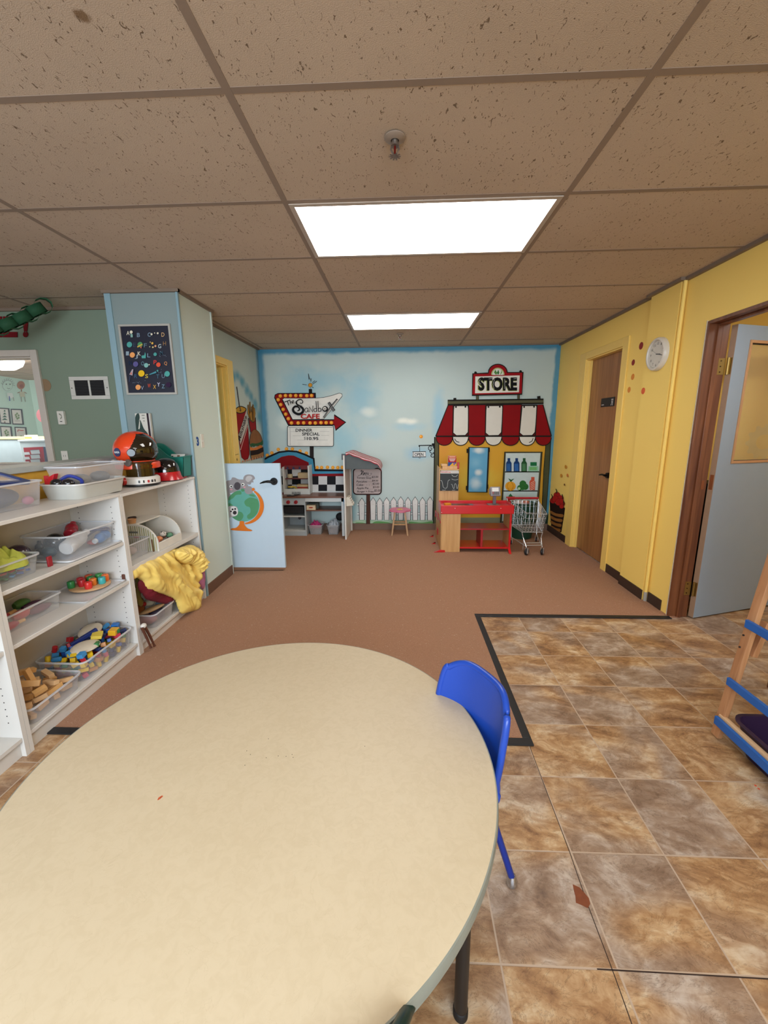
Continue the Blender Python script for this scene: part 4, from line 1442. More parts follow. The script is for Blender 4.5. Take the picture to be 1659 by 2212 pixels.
art(-3, 880.5, 18, 915, .06, 'framed striped tree print, upper left of the four beyond the window', 'tree')
art(23, 883, 46, 917, .03, 'framed plant print, upper right of the four beyond the window', 'plant')
art(0, 920, 23, 952, .05, 'framed plant print, lower left of the four beyond the window', 'plant')
art(31, 922, 55, 955, .03, 'framed print with a red hook shape, lower right of the four beyond the window', 'red')
for nm, u, v, col, sk in (('scribbled face drawing of a curly-haired figure', 17, 836, '8a8a8a', 0), ('coloured figure drawing with a brown face', 46, 838, '8a5a3a', 1)):
    cv = CV(lambda x, y: onP(x, y, .003), tuple(tn), .001)
    if sk:
        cv.circ(u - 1, v - 6, 8.5, 'a0694a', ry=9).circ(u, v - 4, 4, '8a4a38').line([(u, v + 3), (u, v + 8)], 2, col).poly([(u - 5, v + 8), (u + 6, v + 8), (u + 8, v + 19), (u - 3, v + 19)], 'b9b49a')
        cv.line([(u - 4, v + 9), (u - 9, v + 11)], 1.2, col).line([(u + 6, v + 9), (u + 11, v + 12)], 1.2, col).line([(u - 1, v + 19), (u, v + 30)], 1.6, '8a8a7a').line([(u + 6, v + 19), (u + 8, v + 30)], 1.6, '8a8a7a')
    else:
        cv.circ(u - 1, v - 3, 11, '9aa8a0', ry=12).circ(u - 1, v - 3, 10, 'b5cfc0', ry=11)
        for k in range(9):
            a = R(190 + k * 20)
            cv.line([(u - 1 + 10 * math.cos(a), v - 3 + 11 * math.sin(a)), (u - 1 + 15 * math.cos(a + .2), v - 3 + 16 * math.sin(a + .2))], .7, '777777')
        cv.circ(u - 5, v - 6, 1.4, '555555', n=8).circ(u + 3, v - 6, 1.4, '555555', n=8).line(crv([(u - 3, v + 2), (u, v + 4), (u + 3, v + 2)]), .8, '666666')
        cv.poly([(u - 4, v + 13), (u + 8, v + 13), (u + 11, v + 24), (u - 2, v + 24)], 'c9cfc9').line([(u + 1, v + 20), (u + 2, v + 30)], 2, '3a4a9a').line([(u + 9, v + 22), (u + 11, v + 30)], 1.4, '8a8a7a')
    o = cv.build('wall_drawing', None, fix=False)
    tag(o, nm + ' beyond the window', 'drawing')
# partition with a yellow cap, white cabinet and striped box in front of it
YQ = 4.7
a, b = onY(-60, 944, YQ), onY(100, 941, YQ)
t = thing('partition', 'low grey partition with a yellow cap seen through the window', 'partition', (a.x + 1, YQ, 0))
MB(P('7f8a8a', .6)).box(a.x - .6, b.x + .02, YQ, YQ + .08, .006, a.z - .03).build('partition_panel', t, smooth=False)
MB(P('d0bc6a', .5)).box(a.x - .6, b.x + .02, YQ - .015, YQ + .095, a.z - .03, a.z).build('cap', t, bevel=.003)
a, b = onY(41, 950, YQ - .2), onY(112, 1030, YQ - .2)
t = thing('white_cabinet', 'white cabinet in front of the partition beyond the window', 'cabinet', ((a.x + b.x) / 2, YQ - .15, .006))
MB(P('c6d4d2', .5)).box(a.x, b.x, YQ - .2, YQ - .02, .006, a.z - .02).build('cabinet_body', t, bevel=.004)
MB(P('d6dedb', .5)).box(a.x - .01, b.x, YQ - .21, YQ - .02, a.z - .02, a.z).build('cabinet_top', t, bevel=.003)
p = onY(68, 946, YQ - .12)
t = thing('small_box', 'small cream box on the white cabinet beyond the window', 'box', (p.x, YQ - .12, a.z))
MB(P('c9bd9a', .6)).box(p.x - .045, p.x + .045, YQ - .16, YQ - .08, a.z, a.z + .05).build('box_body', t, bevel=.002)
MB(P('c98f3c', .6)).box(p.x - .04, p.x + .04, YQ - .161, YQ - .16, a.z + .01, a.z + .03).build('box_label', t, smooth=False)
cvt = lambda x, y: onY(x, y, YQ - .21)
cv = CV(cvt, (0, -1, 0), .002)
cv.poly([(51, 967), (94, 965), (98, 1002), (57, 1004)], 'a81c2c')
for i in range(3):
    y = 977 + i * 10
    cv.poly([(53 + i, y), (64 + i, y - .5), (66 + i, y + 5), (54 + i, y + 5.5)], 'd9dcdc').poly([(67 + i, y - 4), (86 + i * 1.5, y - 5), (88 + i * 1.5, y + 3), (69 + i, y + 4)], 'c3cccc').poly([(67 + i, y - 5), (86 + i * 1.5, y - 6), (86 + i * 1.5, y - 5), (67 + i, y - 4)], '6f8088')
cv.poly([(97, 965), (102, 965), (107, 1000), (102, 1001)], '3a4a66')
o = cv.build('striped_chart', None)
tag(o, 'red and white striped chart with white cards on the cabinet beyond the window', 'chart')
q_ = onY(-5, 1000, YQ - .22)
# red paper ornament and ceiling lamp of the other room
p = onP(92, 900, .0)
d = ray(93, 898)
p = Vector((0, 0, CZ)) + d * (5.0 / d.y)
t = thing('paper_ornament', 'x', 'x', p)
MB(P('4a1214', .7)).cyl(p, p + Vector((.0, .004, 0)), .085, n=28).build('paper_disc', t, smooth=False)
MB(P('c9c9c4', .6)).cyl(p + Vector((0, .002, .08)), Vector((p.x, p.y + .002, ZC)), .0012, n=6).build('string', t)
tag(t, 'dark red round paper ornament seen at the right of the window', 'ornament')
q = onZ(2, 776, ZC - .01)
t = thing('dome_light', 'round lit ceiling lamp of the neighbouring room, seen through the window', 'ceiling light', q)
MB(emit('fff8ea', 4.5)).lathe([(.25, .0), (.25, -.02), (.22, -.08), (.14, -.13), (.0, -.15)], q, 40).build('lamp_shade', t)
# bright window seen through the left doorway
wx0, wx1 = -3.1, -2.35
t = thing('window_2', 'x', 'x', (-2.7, 6.5, 1.0))
del t['category'], t['label']
t['kind'] = 'structure'
mb = MB(P('c9d0d0', .5)).box(wx0 - .08, wx1 + .08, 6.5, 6.6, 0, 1.0).box(wx0 - .08, wx1 + .08, 6.5, 6.6, 2.0, ZC).box(wx0 - .08, wx0, 6.5, 6.6, 1.0, 2.0).box(wx1, wx1 + .6, 6.5, 6.6, 0, ZC)
mb.box(wx0, wx1, 6.5, 6.56, 1.48, 1.52)
mb.build('window_frame', t, smooth=False)
MB(emit('dff2ff', 2.2)).box(wx0, wx1, 6.57, 6.58, 1.0, 2.0).build('daylight_pane', t, smooth=False)
# yellow casing of the left doorway
mb = MB(M_yeltrim)
mb.box(XL - .001, XL + .014, J1 - .006, J1 + .135, 0, 2.05).box(XL - .001, XL + .014, 3.657, J1 - .006, 1.985, 2.05)
mb.box(XL - .11, XL - .001, J1 - .014, J1, 0, 1.985).box(XL - .11, XL - .001, 3.657, J1 - .014, 1.972, 1.99).box(XL - .07, XL - .04, J1 - .028, J1 - .014, 0, 1.972)
o = struct('trim_2', mb, bevel=.003)
cv = CV(lambda y, z: Vector((XL + .0142, y, z)), (1, 0, 0), .0003)
p = onX(506, 1000, XL)
cv.text('6', J1 + .035, p.z + .05, J1 + .065, p.z + .02, '1c1c14', .02)
cv.line([(J1 + .01, p.z + .085), (J1 + .10, p.z + .088)], .004, '2a2a1c')
cv.build('marker_number', o)

# ================================================================ BOOKSHELVES
M_shelf = P('d6d2cb', .4, .03)
SX0, SX1 = -1.885, -1.59


def bookshelf(label, y0, y1, levels, top=1.004):
    t = thing('bookshelf', label, 'bookshelf', ((SX0 + SX1) / 2, (y0 + y1) / 2, 0), 'white bookshelves in a row')
    th = .018
    for ya in (y0, y1 - th):
        mb = MB(M_shelf).box(SX0, SX1, ya, ya + th, 0, top - .016)
        mb.use(P('4a4642', .8))
        inn = ya + th if ya == y0 else ya
        s_ = 1 if ya == y0 else -1
        for x in (SX0 + .05, SX1 - .05):
            for k in range(26):
                z = .16 + k * .032
                if z < top - .06 and min(abs(z - l) for l, _ in levels) > .02:
                    mb.cyl((x, inn - s_ * .0003, z), (x, inn + s_ * .0006, z), .0028, n=8)
        mb.build('side_panel', t, smooth=False)
    MB(M_shelf).box(SX0, SX1 + .003, y0, y1, top - .016, top).build('top_board', t, bevel=.0015)
    MB(P('cfc9bf', .5, .03)).box(SX0 - .004, SX0 + .001, y0 + th, y1 - th, .05, top - .016).build('back_panel', t, smooth=False)
    for z, tk in levels:
        MB(M_shelf).box(SX0 + .001, SX1 - .004, y0 + th, y1 - th, z - tk, z).build('shelf', t, bevel=.0015)
    MB(M_shelf).box(SX1 - .035, SX1 - .02, y0 + th, y1 - th, 0, levels[-1][0] - levels[-1][1]).build('toe_kick', t, smooth=False)
    return t


bookshelf('white bookshelf cut by the left edge of the picture', .62, 1.4555, [(.725, .018), (.49, .018), (.09, .018)])
bookshelf('white bookshelf in the middle with three shelves of bins', 1.457, 2.2325, [(.725, .018), (.49, .018), (.09, .018)])
bookshelf('white bookshelf next to the pillar, with the yellow dress in it', 2.234, 3.085, [(.562, .030), (.078, .018)], .998)
for y, z, lab in ((2.206, .505, 'on the end of the second shelf beside the divider'),):
    tag(MB(P('5a2f1e', .5)).box(-1.63, -1.612, 2.204, 2.2142, .491, .53).build('brown_block', bevel=.004), 'small rounded dark brown toy piece on the second shelf beside the divider', 'toy')


def tub(name, label, cat, x0, x1, y0, y1, z0, h, m, taper=.012, r=.03, rim=.007, wall=.002, group=None, mr=None):
    """open plastic tub with rounded corners, tapering to its base, and a rolled rim"""
    z0 += .0006
    L = []
    T = taper
    L.append(rrect(x0 + T, x1 - T, y0 + T, y1 - T, r, z0))
    for k in (.25, .5, .75, 1):
        q = T * (1 - k)
        L.append(rrect(x0 + q, x1 - q, y0 + q, y1 - q, r, z0 + h * k))
    w = wall
    for k in (1, .75, .5, .25, 0):
        q = T * (1 - k) + w
        L.append(rrect(x0 + q, x1 - q, y0 + q, y1 - q, max(r - w, .002), z0 + max(h * k, w)))
    root = thing(name, label, cat, ((x0 + x1) / 2, (y0 + y1) / 2, z0), group)
    MB(m).loops(L).build('tub_body', root, ang=50)
    a = rrect(x0 - rim, x1 + rim, y0 - rim, y1 + rim, r + rim, z0 + h - .006)
    b = rrect(x0 - rim, x1 + rim, y0 - rim, y1 + rim, r + rim, z0 + h + .001)
    c_ = rrect(x0, x1, y0, y1, r, z0 + h + .001)
    d = rrect(x0, x1, y0, y1, r, z0 + h - .006)
    MB(mr or m).loops([a, b, c_, d, a], False, False).build('rim', root, ang=50)
    return root


M_clr = clear('e6eaf0', .05, .34)
M_clr2 = clear('dfe0e4', .10, .42)
M_frost = clear('c9c8c4', .55, .85, .3)
M_rim = clear('eceff4', .35, .75)

# ---- top of the shelves
ZT = 1.004
tub('storage_tub', 'clear tub with a tilted blue lid, leftmost on the bookshelf top', 'tub', -1.915, -1.735, 1.42, 1.915, ZT, .118, M_clr2, mr=M_rim)
t = thing('tub_lid', 'clear lid with dark blue rim lying tilted on the clear tub at the left', 'lid', (-1.84, 1.6, 1.13))
Mt = Euler((R(-6), R(16), 0)).to_matrix()
cen = Vector((-1.855, 1.63, 1.165))


def tl(l):
    return [cen + Mt @ Vector((p.x, p.y, p.z)) for p in l]


MB(P('263a78', .35)).loops([tl(rrect(-.13, .11, -.26, .26, .04, -.006)), tl(rrect(-.13, .11, -.26, .26, .04, .008)), tl(rrect(-.105, .085, -.235, .235, .03, .008)), tl(rrect(-.105, .085, -.235, .235, .03, -.006)), tl(rrect(-.13, .11, -.26, .26, .04, -.006))], False, False).build('lid_rim', t)
MB(M_clr2).loops([tl(rrect(-.105, .085, -.235, .235, .03, -.002)), tl(rrect(-.10, .08, -.23, .23, .03, .004))]).build('lid_panel', t)
for nm, c_, r_, e, col, lab in (('ring_toy', (-1.79, 1.62, 1.045), (.028, .07, .028), (.2, .2, .3), 'd8793c', 'orange'), ('rod_toy', (-1.78, 1.54, 1.022), (.020, .10, .014), (0, 0, .1), 'd0605a', 'pink'),
                               ('cloth_toy', (-1.83, 1.76, 1.055), (.06, .11, .045), (0, 0, .2), '3a4258', 'dark blue'), ('disc_toy', (-1.78, 1.86, 1.03), (.02, .025, .02), (0, 0, 0), 'c0708a', 'rose')):
    tag(MB(P(col, .6)).ell(c_, r_, e).build('soft_toy'), lab + ' toy piece inside the clear tub at the left edge', 'toy')
for i, (c_, d_, e, col, lab) in enumerate((((-1.80, 1.72, 1.118), (.05, .15, .012), (.1, .1, .4), 'a8302a', 'red'), ((-1.84, 1.62, 1.115), (.05, .14, .012), (.0, .15, -.3), '2c5a4a', 'dark green'), ((-1.80, 1.55, 1.115), (.05, .12, .012), (.1, 0, .2), '24508a', 'blue'))):
    tag(MB(P(col, .5)).ob(c_, d_, e).build('flat_toy', bevel=.003), lab + ' flat toy between the clear tub and its blue lid', 'toy')
# grey tub with things in it
tub('storage_tub', 'low grey white-rimmed tub on the bookshelf top, holding a clear tub', 'tub', -1.865, -1.635, 2.005, 2.385, ZT, .080, clear('c9c8c0', .72, .95, .35), .014, .05, mr=P('cdc9c4', .35))
tub('storage_tub', 'empty clear tub set into the low grey tub beside the space helmet', 'tub', -1.90, -1.70, 2.10, 2.49, 1.050, .115, M_clr2, .02, mr=M_rim)
t = thing('toy_goggles', 'black and blue toy goggles in the front of the low grey tub', 'toy goggles', (-1.74, 2.06, 1.08))
mb = MB(P('15151a', .2, coat=.5))
for x in (-1.78, -1.72):
    mb.ell((x, 2.04, 1.085), (.032, .026, .026))
mb.build('lens_cups', t)
MB(P('2c3a8c', .3)).tube(crv([(-1.80, 2.06, 1.085), (-1.75, 2.085, 1.12), (-1.69, 2.09, 1.10), (-1.67, 2.07, 1.08)]), .009).build('strap', t)
mb = MB(P('c41e2c', .4)).prism([(-1.86, 2.055, 1.05), (-1.80, 2.055, 1.05), (-1.80, 2.055, 1.075), (-1.82, 2.055, 1.085), (-1.80, 2.055, 1.135), (-1.83, 2.055, 1.12), (-1.845, 2.055, 1.10), (-1.86, 2.055, 1.125)], (0, .03, 0))
tag(mb.build('red_toy', bevel=.002), 'red spiky toy piece at the left end of the low grey tub', 'toy')
for c_, r_, col, lab in (((-1.80, 2.22, 1.085), (.05, .06, .03), '8a8680', 'grey'), ((-1.78, 2.35, 1.09), (.05, .05, .03), '6f7478', 'dark grey')):
    tag(MB(P(col, .5)).ell(c_, r_).build('toy_dish'), lab + ' rounded toy dish seen inside the clear tub on the grey tub', 'toy')

# space helmet
hc = Vector((-1.735, 2.665, ZT))
t = thing('space_helmet', 'orange toy space helmet with a dark visor on the bookshelf top', 'toy helmet', hc)
mb = MB(P('d6d2ca', .3)).lathe([(.098, .0), (.112, .006), (.112, .045), (.100, .056), (.088, .056), (.088, .0)], hc + Vector((.03, -.05, 0)), 40)
col_ = mb.build('collar', t)
MB(P('1c1a1a', .4)).lathe([(.10, .0), (.114, .002), (.114, .010), (.10, .012)], hc + Vector((.03, -.05, .0008)), 40).build('base_ring', t)
MB(clear('3a2a0c', .80, .95, .1)).lathe([(.082, .050), (.082, .14), (.09, .15), (.07, .15), (.07, .05)], hc + Vector((.03, -.045, 0)), 32).build('neck', t)
q0 = hc + Vector((.03, -.05, 0))
mb = MB()
for a_, w_, col in ((-75, .010, '22221f'), (-62, .008, '22221f'), (-48, .012, 'b03030'), (-36, .012, '333333'), (-26, .008, '22221f')):
    a = R(a_ + 12)
    mb.use(P(col, .4)).ob(q0 + Vector((math.cos(a) * .1125, math.sin(a) * .1125, .028)), (.003, w_, .016), (0, 0, a))
mb.build('collar_marks', col_)
MB(P('b0241e', .35)).cyl(q0 + Vector((-.045, -.100, .03)), q0 + Vector((-.050, -.118, .03)), .026, .020, 12).build('knob', t)
sc = hc + Vector((-.01, 0, .215))
rx, ry, rz_ = .128, .135, .125
vdir = Vector((.985, -.17, 0))
vs, fs, vs2, fs2 = [], [], [], []
NU, NV = 144, 80


def sph(i, j, k=1.0):
    a = 2 * PI * i / NU
    b = -.50 * PI * .80 + (PI * .90) * j / NV
    zz = math.sin(b)
    return Vector((math.cos(a) * math.cos(b) * rx * k, math.sin(a) * math.cos(b) * ry * k, zz * rz_ * k if zz > 0 else zz * rz_ * k * .82))


shell, visor = MB(P('d8401a', .28, .05, coat=.4)), MB(P('1c1408', .06, .2, coat=1))
allv = [sph(i, j) for j in range(NV + 1) for i in range(NU)]
allv2 = [sph(i, j, .985) for j in range(NV + 1) for i in range(NU)]
fs, fv = [], []
for j in range(NV):
    for i in range(NU):
        f = (j * NU + i, j * NU + (i + 1) % NU, (j + 1) * NU + (i + 1) % NU, (j + 1) * NU + i)
        cpt = sum((allv[k] for k in f), Vector()) / 4
        dd_ = Vector((cpt.x, cpt.y, 0)).normalized().dot(vdir)
        zz = cpt.z / rz_
        isv = dd_ > .40 + max(0, zz) * .42 and -.50 < zz < .90
        (fv if isv else fs).append(f)
shell.add([sc + p for p in allv], fs)
visor.add([sc + p for p in allv2], fv)
sh_ = shell.build('shell', t, fix=False, ang=60)
m_ = sh_.modifiers.new('t', 'SOLIDIFY')
m_.thickness = .004
m_.offset = 0
visor.build('visor', t, fix=False, ang=60)
mb = MB(P('d6421c', .3)).lathe([(.118, -.115), (.130, -.110), (.131, -.080), (.126, -.072), (.112, -.09)], sc, 48, sy=1.03)
band = mb.build('chin_band', t)
mb = MB()
for k, col in enumerate(('2a1a12', '2a1a12', 'e0a020', 'e0a020', '2a1a12')):
    a = R(-62 + k * 10)
    mb.use(P(col, .4)).ob(sc + Vector((math.cos(a) * .132, math.sin(a) * .136, -.094)), (.003, .010, .009 if k in (0, 1, 4) else .016), (0, 0, a))
mb.build('band_marks', band)
# ribbed hose and hinge discs on the side toward the viewer
mb = MB(P('b8b4ac', .35))
for k in range(9):
    a = R(-142 + k * 6.2)
    p = sc + Vector((math.cos(a) * .134, math.sin(a) * .140, -.066))
    q = sc + Vector((math.cos(a + .06) * .134, math.sin(a + .06) * .140, -.066))
    mb.cyl(p, q, .016 if k % 2 else .012, n=12)
mb.build('hose', t)
for ang_, z, r_, col in ((-80, -.070, .024, '5a524c'), (-68, -.006, .028, '2f2c2a')):
    a = R(ang_)
    p = sc + Vector((math.cos(a) * .126, math.sin(a) * .132, z))
    o = MB(P(col, .3)).cyl(p, p + Vector((math.cos(a), math.sin(a), 0)) * .014, r_, r_ * .8, 20).build('hinge_disc', t)
a = R(-108)
nv = Vector((math.cos(a), math.sin(a), 0))
p = sc + Vector((math.cos(a) * rx, math.sin(a) * ry, -.002))
bd = MB(P('232a55', .4)).cyl(p - nv * .004, p + nv * .003, .027, n=28).build('round_badge', t)
sd = Vector((-nv.y, nv.x, 0))
cv = CV(lambda x, y: p + nv * .0031 + sd * x + Vector((0, 0, y)), tuple(nv), .0002)
cv.text('NASA', -.022, .007, .022, -.007, 'd9d9d6', .03)
cv.build('badge_lettering', bd)

# black and red helmet, teal caddy, cards, book
hc = Vector((-1.685, 2.872, ZT))
t = thing('toy_hard_hat', 'glossy black domed toy hat with a flared red brim, right of the space helmet', 'toy hat', hc)
MB(P('0e0c0e', .12, coat=.8)).lathe([(.092, .055), (.090, .085), (.080, .115), (.060, .138), (.030, .15), (0, .153)], hc, 40).build('dome', t)
MB(P('b3121c', .25, coat=.4)).lathe([(.088, .060), (.094, .056), (.100, .025), (.112, .0012), (.104, .0012), (.088, .045)], hc, 40).build('brim', t)
mb = MB(P('a8141c', .3)).prism([(-1.66, 2.955, ZT + .0006), (-1.60, 2.92, ZT + .0006), (-1.597, 2.99, ZT + .0006), (-1.62, 3.03, ZT + .0006), (-1.70, 3.02, ZT + .0006)], (0, 0, .006))
tag(mb.build('red_plate', bevel=.002), 'thin red plastic piece under the teal caddy at the shelf end', 'plate')
t = thing('teal_caddy', 'teal plastic caddy with one high sloping end in the corner by the pillar', 'caddy', (-1.74, 3.02, ZT))
ya, yb = 2.975, 3.085
prof = crv([(-1.885, .235), (-1.845, .245), (-1.80, .235), (-1.75, .195), (-1.71, .160), (-1.67, .148), (-1.60, .152)], 4)
mb = MB(P('1f7466', .35))
zb = ZT + .008
for yy, w_ in ((ya, .003), (yb - .003, .003)):
    mb.prism([(x, yy, ZT + z) for x, z in prof] + [(-1.612, yy, zb), (-1.875, yy, zb)], (0, w_, 0))
mb.box(-1.878, -1.61, ya, yb, zb - .001, zb + .003)
mb.prism([(-1.60, ya, ZT + .152), (-1.603, ya, ZT + .152), (-1.615, ya, zb), (-1.612, ya, zb)], (0, yb - ya, 0))
mb.prism([(-1.885, ya, ZT + .235), (-1.882, ya, ZT + .235), (-1.872, ya, zb), (-1.875, ya, zb)], (0, yb - ya, 0))
mb.build('caddy_body', t)
mb = MB(P('1f7466', .35))
for yy in (ya - .004, yb + .004):
    mb.tube([(x, yy, ZT + z) for x, z in prof], .004)
mb.tube([(-1.60, ya - .004, ZT + .152), (-1.60, yb + .004, ZT + .152)], .005)
mb.build('rim', t)
t = tag(MB(P('c9c6bd', .6)).ob((-1.685, 3.04, ZT + .115), (.11, .006, .11), (R(-20), 0, R(-6))).build('activity_card', bevel=.001), 'white printed card standing in the teal caddy', 'card')
cv = CV(lambda x, z: Vector((-1.685 + x, 3.0385, ZT + .115 + z)) + Vector((0, -.0045 + z * .36, 0)), (0, -1, 0), .0004)
cv.rect(-.02, .022, -.008, .032, '8a3a34').rect(.0, .020, .02, .045, '6f5a4a').rect(-.045, .03, -.03, .04, '444444')
cv.build('card_print', t)
zb = 1.1765
a, b = onY(290, 893, 3.09), onY(323, 891, 3.09)
t = thing('picture_book', 'tall dark green and white picture book standing behind the space helmet', 'book', ((a.x + b.x) / 2, 3.09, zb))
MB(P('c9c4b8', .5)).box(a.x + .004, b.x, 3.088, 3.11, zb, a.z).build('book_cover', t, bevel=.002)
w_ = b.x - a.x
cv = CV(lambda x, z: Vector((a.x + w_ * x, 3.0878, zb + (a.z - zb) * z)), (0, -1, 0), .0003)
cv.rect(.80, 0, .93, 1, '2c2026').rect(.93, 0, .99, 1, 'bdb8b4')
cv.poly(crv([(.03, .25), (.02, .80), (.12, .96), (.30, 1.0), (.34, .90), (.26, .80), (.36, .83), (.52, .62), (.70, .52), (.76, .40), (.76, .0), (.20, .0), (.16, .30)], 3, True), '33433e')
cv.poly([(.16, .62), (.30, .84), (.33, .78), (.27, .64), (.20, .60)], 'bfbcae')
cv.line([(.48, .95), (.68, .95)], .02, '7a7a70').line([(.50, .88), (.66, .88)], .02, '7a7a70').line([(.55, .81), (.64, .81)], .02, '7a7a70')
cv.build('cover_print', t)

# ---- small item builders
random.seed(4)


def pile(x0, x1, y0, y1, z0, layers, cell, size, cols, name, labf, cat, group, tilt=.25, rfn=None, skip=None):
    nx, ny = max(1, int((x1 - x0) / cell)), max(1, int((y1 - y0) / cell))
    dx, dy = (x1 - x0) / nx, (y1 - y0) / ny
    src = {}
    for L in range(layers):
        for i in range(nx):
            for j in range(ny):
                if skip and skip(i, j, L, nx, ny):
                    continue
                colr = random.choice(cols)
                sz = random.choice(size)
                key = (colr, sz)
                cpos = (x0 + dx * (i + .5) + random.uniform(-.003, .003), y0 + dy * (j + .5) + random.uniform(-.003, .003), z0 + cell * .62 * (L + .5))
                e = (random.uniform(-tilt, tilt), random.uniform(-tilt, tilt), random.uniform(0, PI))
                if key not in src:
                    mb = MB(P(colr, .45))
                    if sz[0] == 'box':
                        mb.ob((0, 0, 0), sz[1])
                    elif sz[0] == 'cyl':
                        mb.cyl((0, 0, -sz[1][2] / 2), (0, 0, sz[1][2] / 2), sz[1][0] / 2, n=18)
                    elif sz[0] == 'tri':
                        d_ = sz[1]
                        mb.prism([(-d_[0] / 2, -d_[1] / 2, -d_[2] / 2), (d_[0] / 2, -d_[1] / 2, -d_[2] / 2), (0, -d_[1] / 2, d_[2] / 2)], (0, d_[1], 0))
                    elif sz[0] == 'stick':
                        mb.ell((0, 0, 0), (sz[1][0] / 2, sz[1][1] / 2, sz[1][2] / 2))
                    o = mb.build(name, bevel=.0012 if sz[0] in ('box', 'tri') else 0)
                    src[key] = o
                else:
                    o = src[key].copy()
                    C.objects.link(o)
                o.location = cpos
                o.rotation_euler = e
                if nx > 2:
                    shp = {'box': 'brick', 'cyl': 'cylinder', 'tri': 'wedge', 'stick': 'stick'}[sz[0]]
                    if sz[0] == 'box':
                        shp = 'cube' if sz[1][0] == sz[1][2] else ('long rod' if sz[1][0] > 2 * sz[1][1] else 'brick')
                    lay = 'top' if L == layers - 1 else ('bottom' if L == 0 else ('upper' if L > layers / 2 - .5 else 'lower'))
                    row = 'front' if i == nx - 1 else ('back' if i == 0 else ('second' if i == nx - 2 else 'inner'))
                    pos = 'left end' if j == 0 else ('right end' if j == ny - 1 else ('left half' if j < ny / 2 else 'right half'))
                    wd = 'wooden blocks' if 'plain' in group else ('sticks' if 'sticks' in group else 'coloured blocks')
                    tag(o, NAMES[colr] + ' ' + shp + ' in the tub of ' + wd + ', ' + lay + ' layer, ' + row + ' row, ' + pos, cat, group)
                else:
                    tag(o, labf(colr), cat, group)


NAMES = {'b5202a': 'red', 'e0b81e': 'yellow', '1f4fa0': 'blue', '3f8fc8': 'light blue', '2f7a42': 'green', 'c23a50': 'pinkish red', '22305c': 'navy', 'c98a4a': 'natural wood', 'd8b080': 'pale wood', 'e08a20': 'orange', 'dfae6e': 'honey wood'}

# ---- upper shelf of the middle unit
Z1 = .7256
tag(MB(P('cfd0d2', .3)).loops([rrect(-1.868, -1.602, 1.838, 2.208, .02, Z1), rrect(-1.874, -1.596, 1.832, 2.2128, .025, Z1 + .004), rrect(-1.874, -1.596, 1.832, 2.2128, .025, Z1 + .010), rrect(-1.868, -1.602, 1.838, 2.208, .02, Z1 + .010), rrect(-1.866, -1.604, 1.84, 2.206, .02, Z1 + .005)]).build('tub_lid'), 'white plastic lid under the wide clear tub of bottles on the upper shelf', 'lid')
Z1b = Z1 + .0064
tub('storage_tub', 'wide clear tub of toy bottles on the upper shelf of the middle bookshelf', 'tub', -1.86, -1.622, 1.855, 2.20, Z1b, .118, M_clr, .012, mr=M_rim)


def ball(label, c_, r_, col, name='play_ball'):
    return tag(MB(P(col, .2, coat=.4)).ell(c_, (r_, r_, r_), n=32, k=20).build(name), label, 'ball')


ball('shiny black ball in the wide clear tub of bottles', (-1.80, 1.99, Z1b + .052), .048, '101013')
ball('dark purple ball between the lime scarf tub and the tub of bottles', (-1.815, 1.795, Z1 + .052), .050, '3a2a38')


def bottle(label, p0, p1, r_, m, capm, n_=24, mid=None):
    t = thing('toy_bottle', label, 'toy bottle', p0)
    p0, p1 = Vector(p0), Vector(p1)
    d = p1 - p0
    L = d.length
    d.normalize()
    a = d.orthogonal().normalized()
    b = d.cross(a)
    Mx_ = Matrix((a, b, d)).transposed()
    MB(m).lathe([(0, 0), (r_ * .85, 0), (r_, L * .05), (r_, L * .30), (r_ * .88, L * .36), (r_, L * .42), (r_, L * .62), (r_ * .9, L * .68), (r_ * .8, L * .74), (r_ * .45, L * .84), (r_ * .42, L * .86)], p0, n_, M=Mx_).build('bottle_body', t)
    MB(capm).lathe([(r_ * .48, L * .86), (r_ * .48, L), (0, L)], p0, n_, M=Mx_).build('cap', t)
    return t


bottle('large frosted white toy bottle lying in front in the wide clear tub', (-1.655, 1.885, Z1b + .050), (-1.70, 2.085, Z1b + .085), .036, clear('dcdcdc', .55, .8, .3), clear('e4e4e4', .6, .8, .3))
bottle('red toy bottle at the back of the wide clear tub', (-1.79, 2.08, Z1b + .07), (-1.83, 2.16, Z1b + .115), .030, P('a01c2c', .25), P('c0243a', .3))
bottle('blue toy bottle with a white cap at the right end of the wide clear tub', (-1.665, 2.185, Z1b + .05), (-1.665, 2.085, Z1b + .030), .027, P('2f6fa8', .3), P('c9d3dc', .4))
tag(MB(P('28406a', .5)).tube(crv([(-1.72, 2.10, Z1b + .05), (-1.70, 2.15, Z1b + .075), (-1.66, 2.18, Z1b + .085), (-1.64, 2.17, Z1b + .075), (-1.69, 2.12, Z1b + .085), (-1.74, 2.08, Z1b + .075)]), .005).build('toy_strap'), 'dark blue strap curled over the blue bottle', 'strap')
tag(MB(P('b03a48', .4)).ell((-1.70, 2.125, Z1b + .018), (.030, .035, .014)).build('soft_toy'), 'rose toy piece under the bottles', 'toy')
tag(MB(P('1c3a46', .4)).ell((-1.76, 1.90, Z1b + .028), (.035, .028, .026)).build('soft_toy'), 'dark teal toy piece at the left end of the wide clear tub', 'toy')
bottle('small dark toy bottle leaning in the left corner of the wide clear tub', (-1.80, 1.89, Z1b + .02), (-1.83, 1.93, Z1b + .075), .018, P('15181c', .3), P('15181c', .3))
tub('storage_tub', 'clear tub of colourful sticks under a lime scarf at the left of the upper shelf', 'tub', -1.868, -1.648, 1.50, 1.738, Z1, .085, M_clr, .012, mr=M_rim)
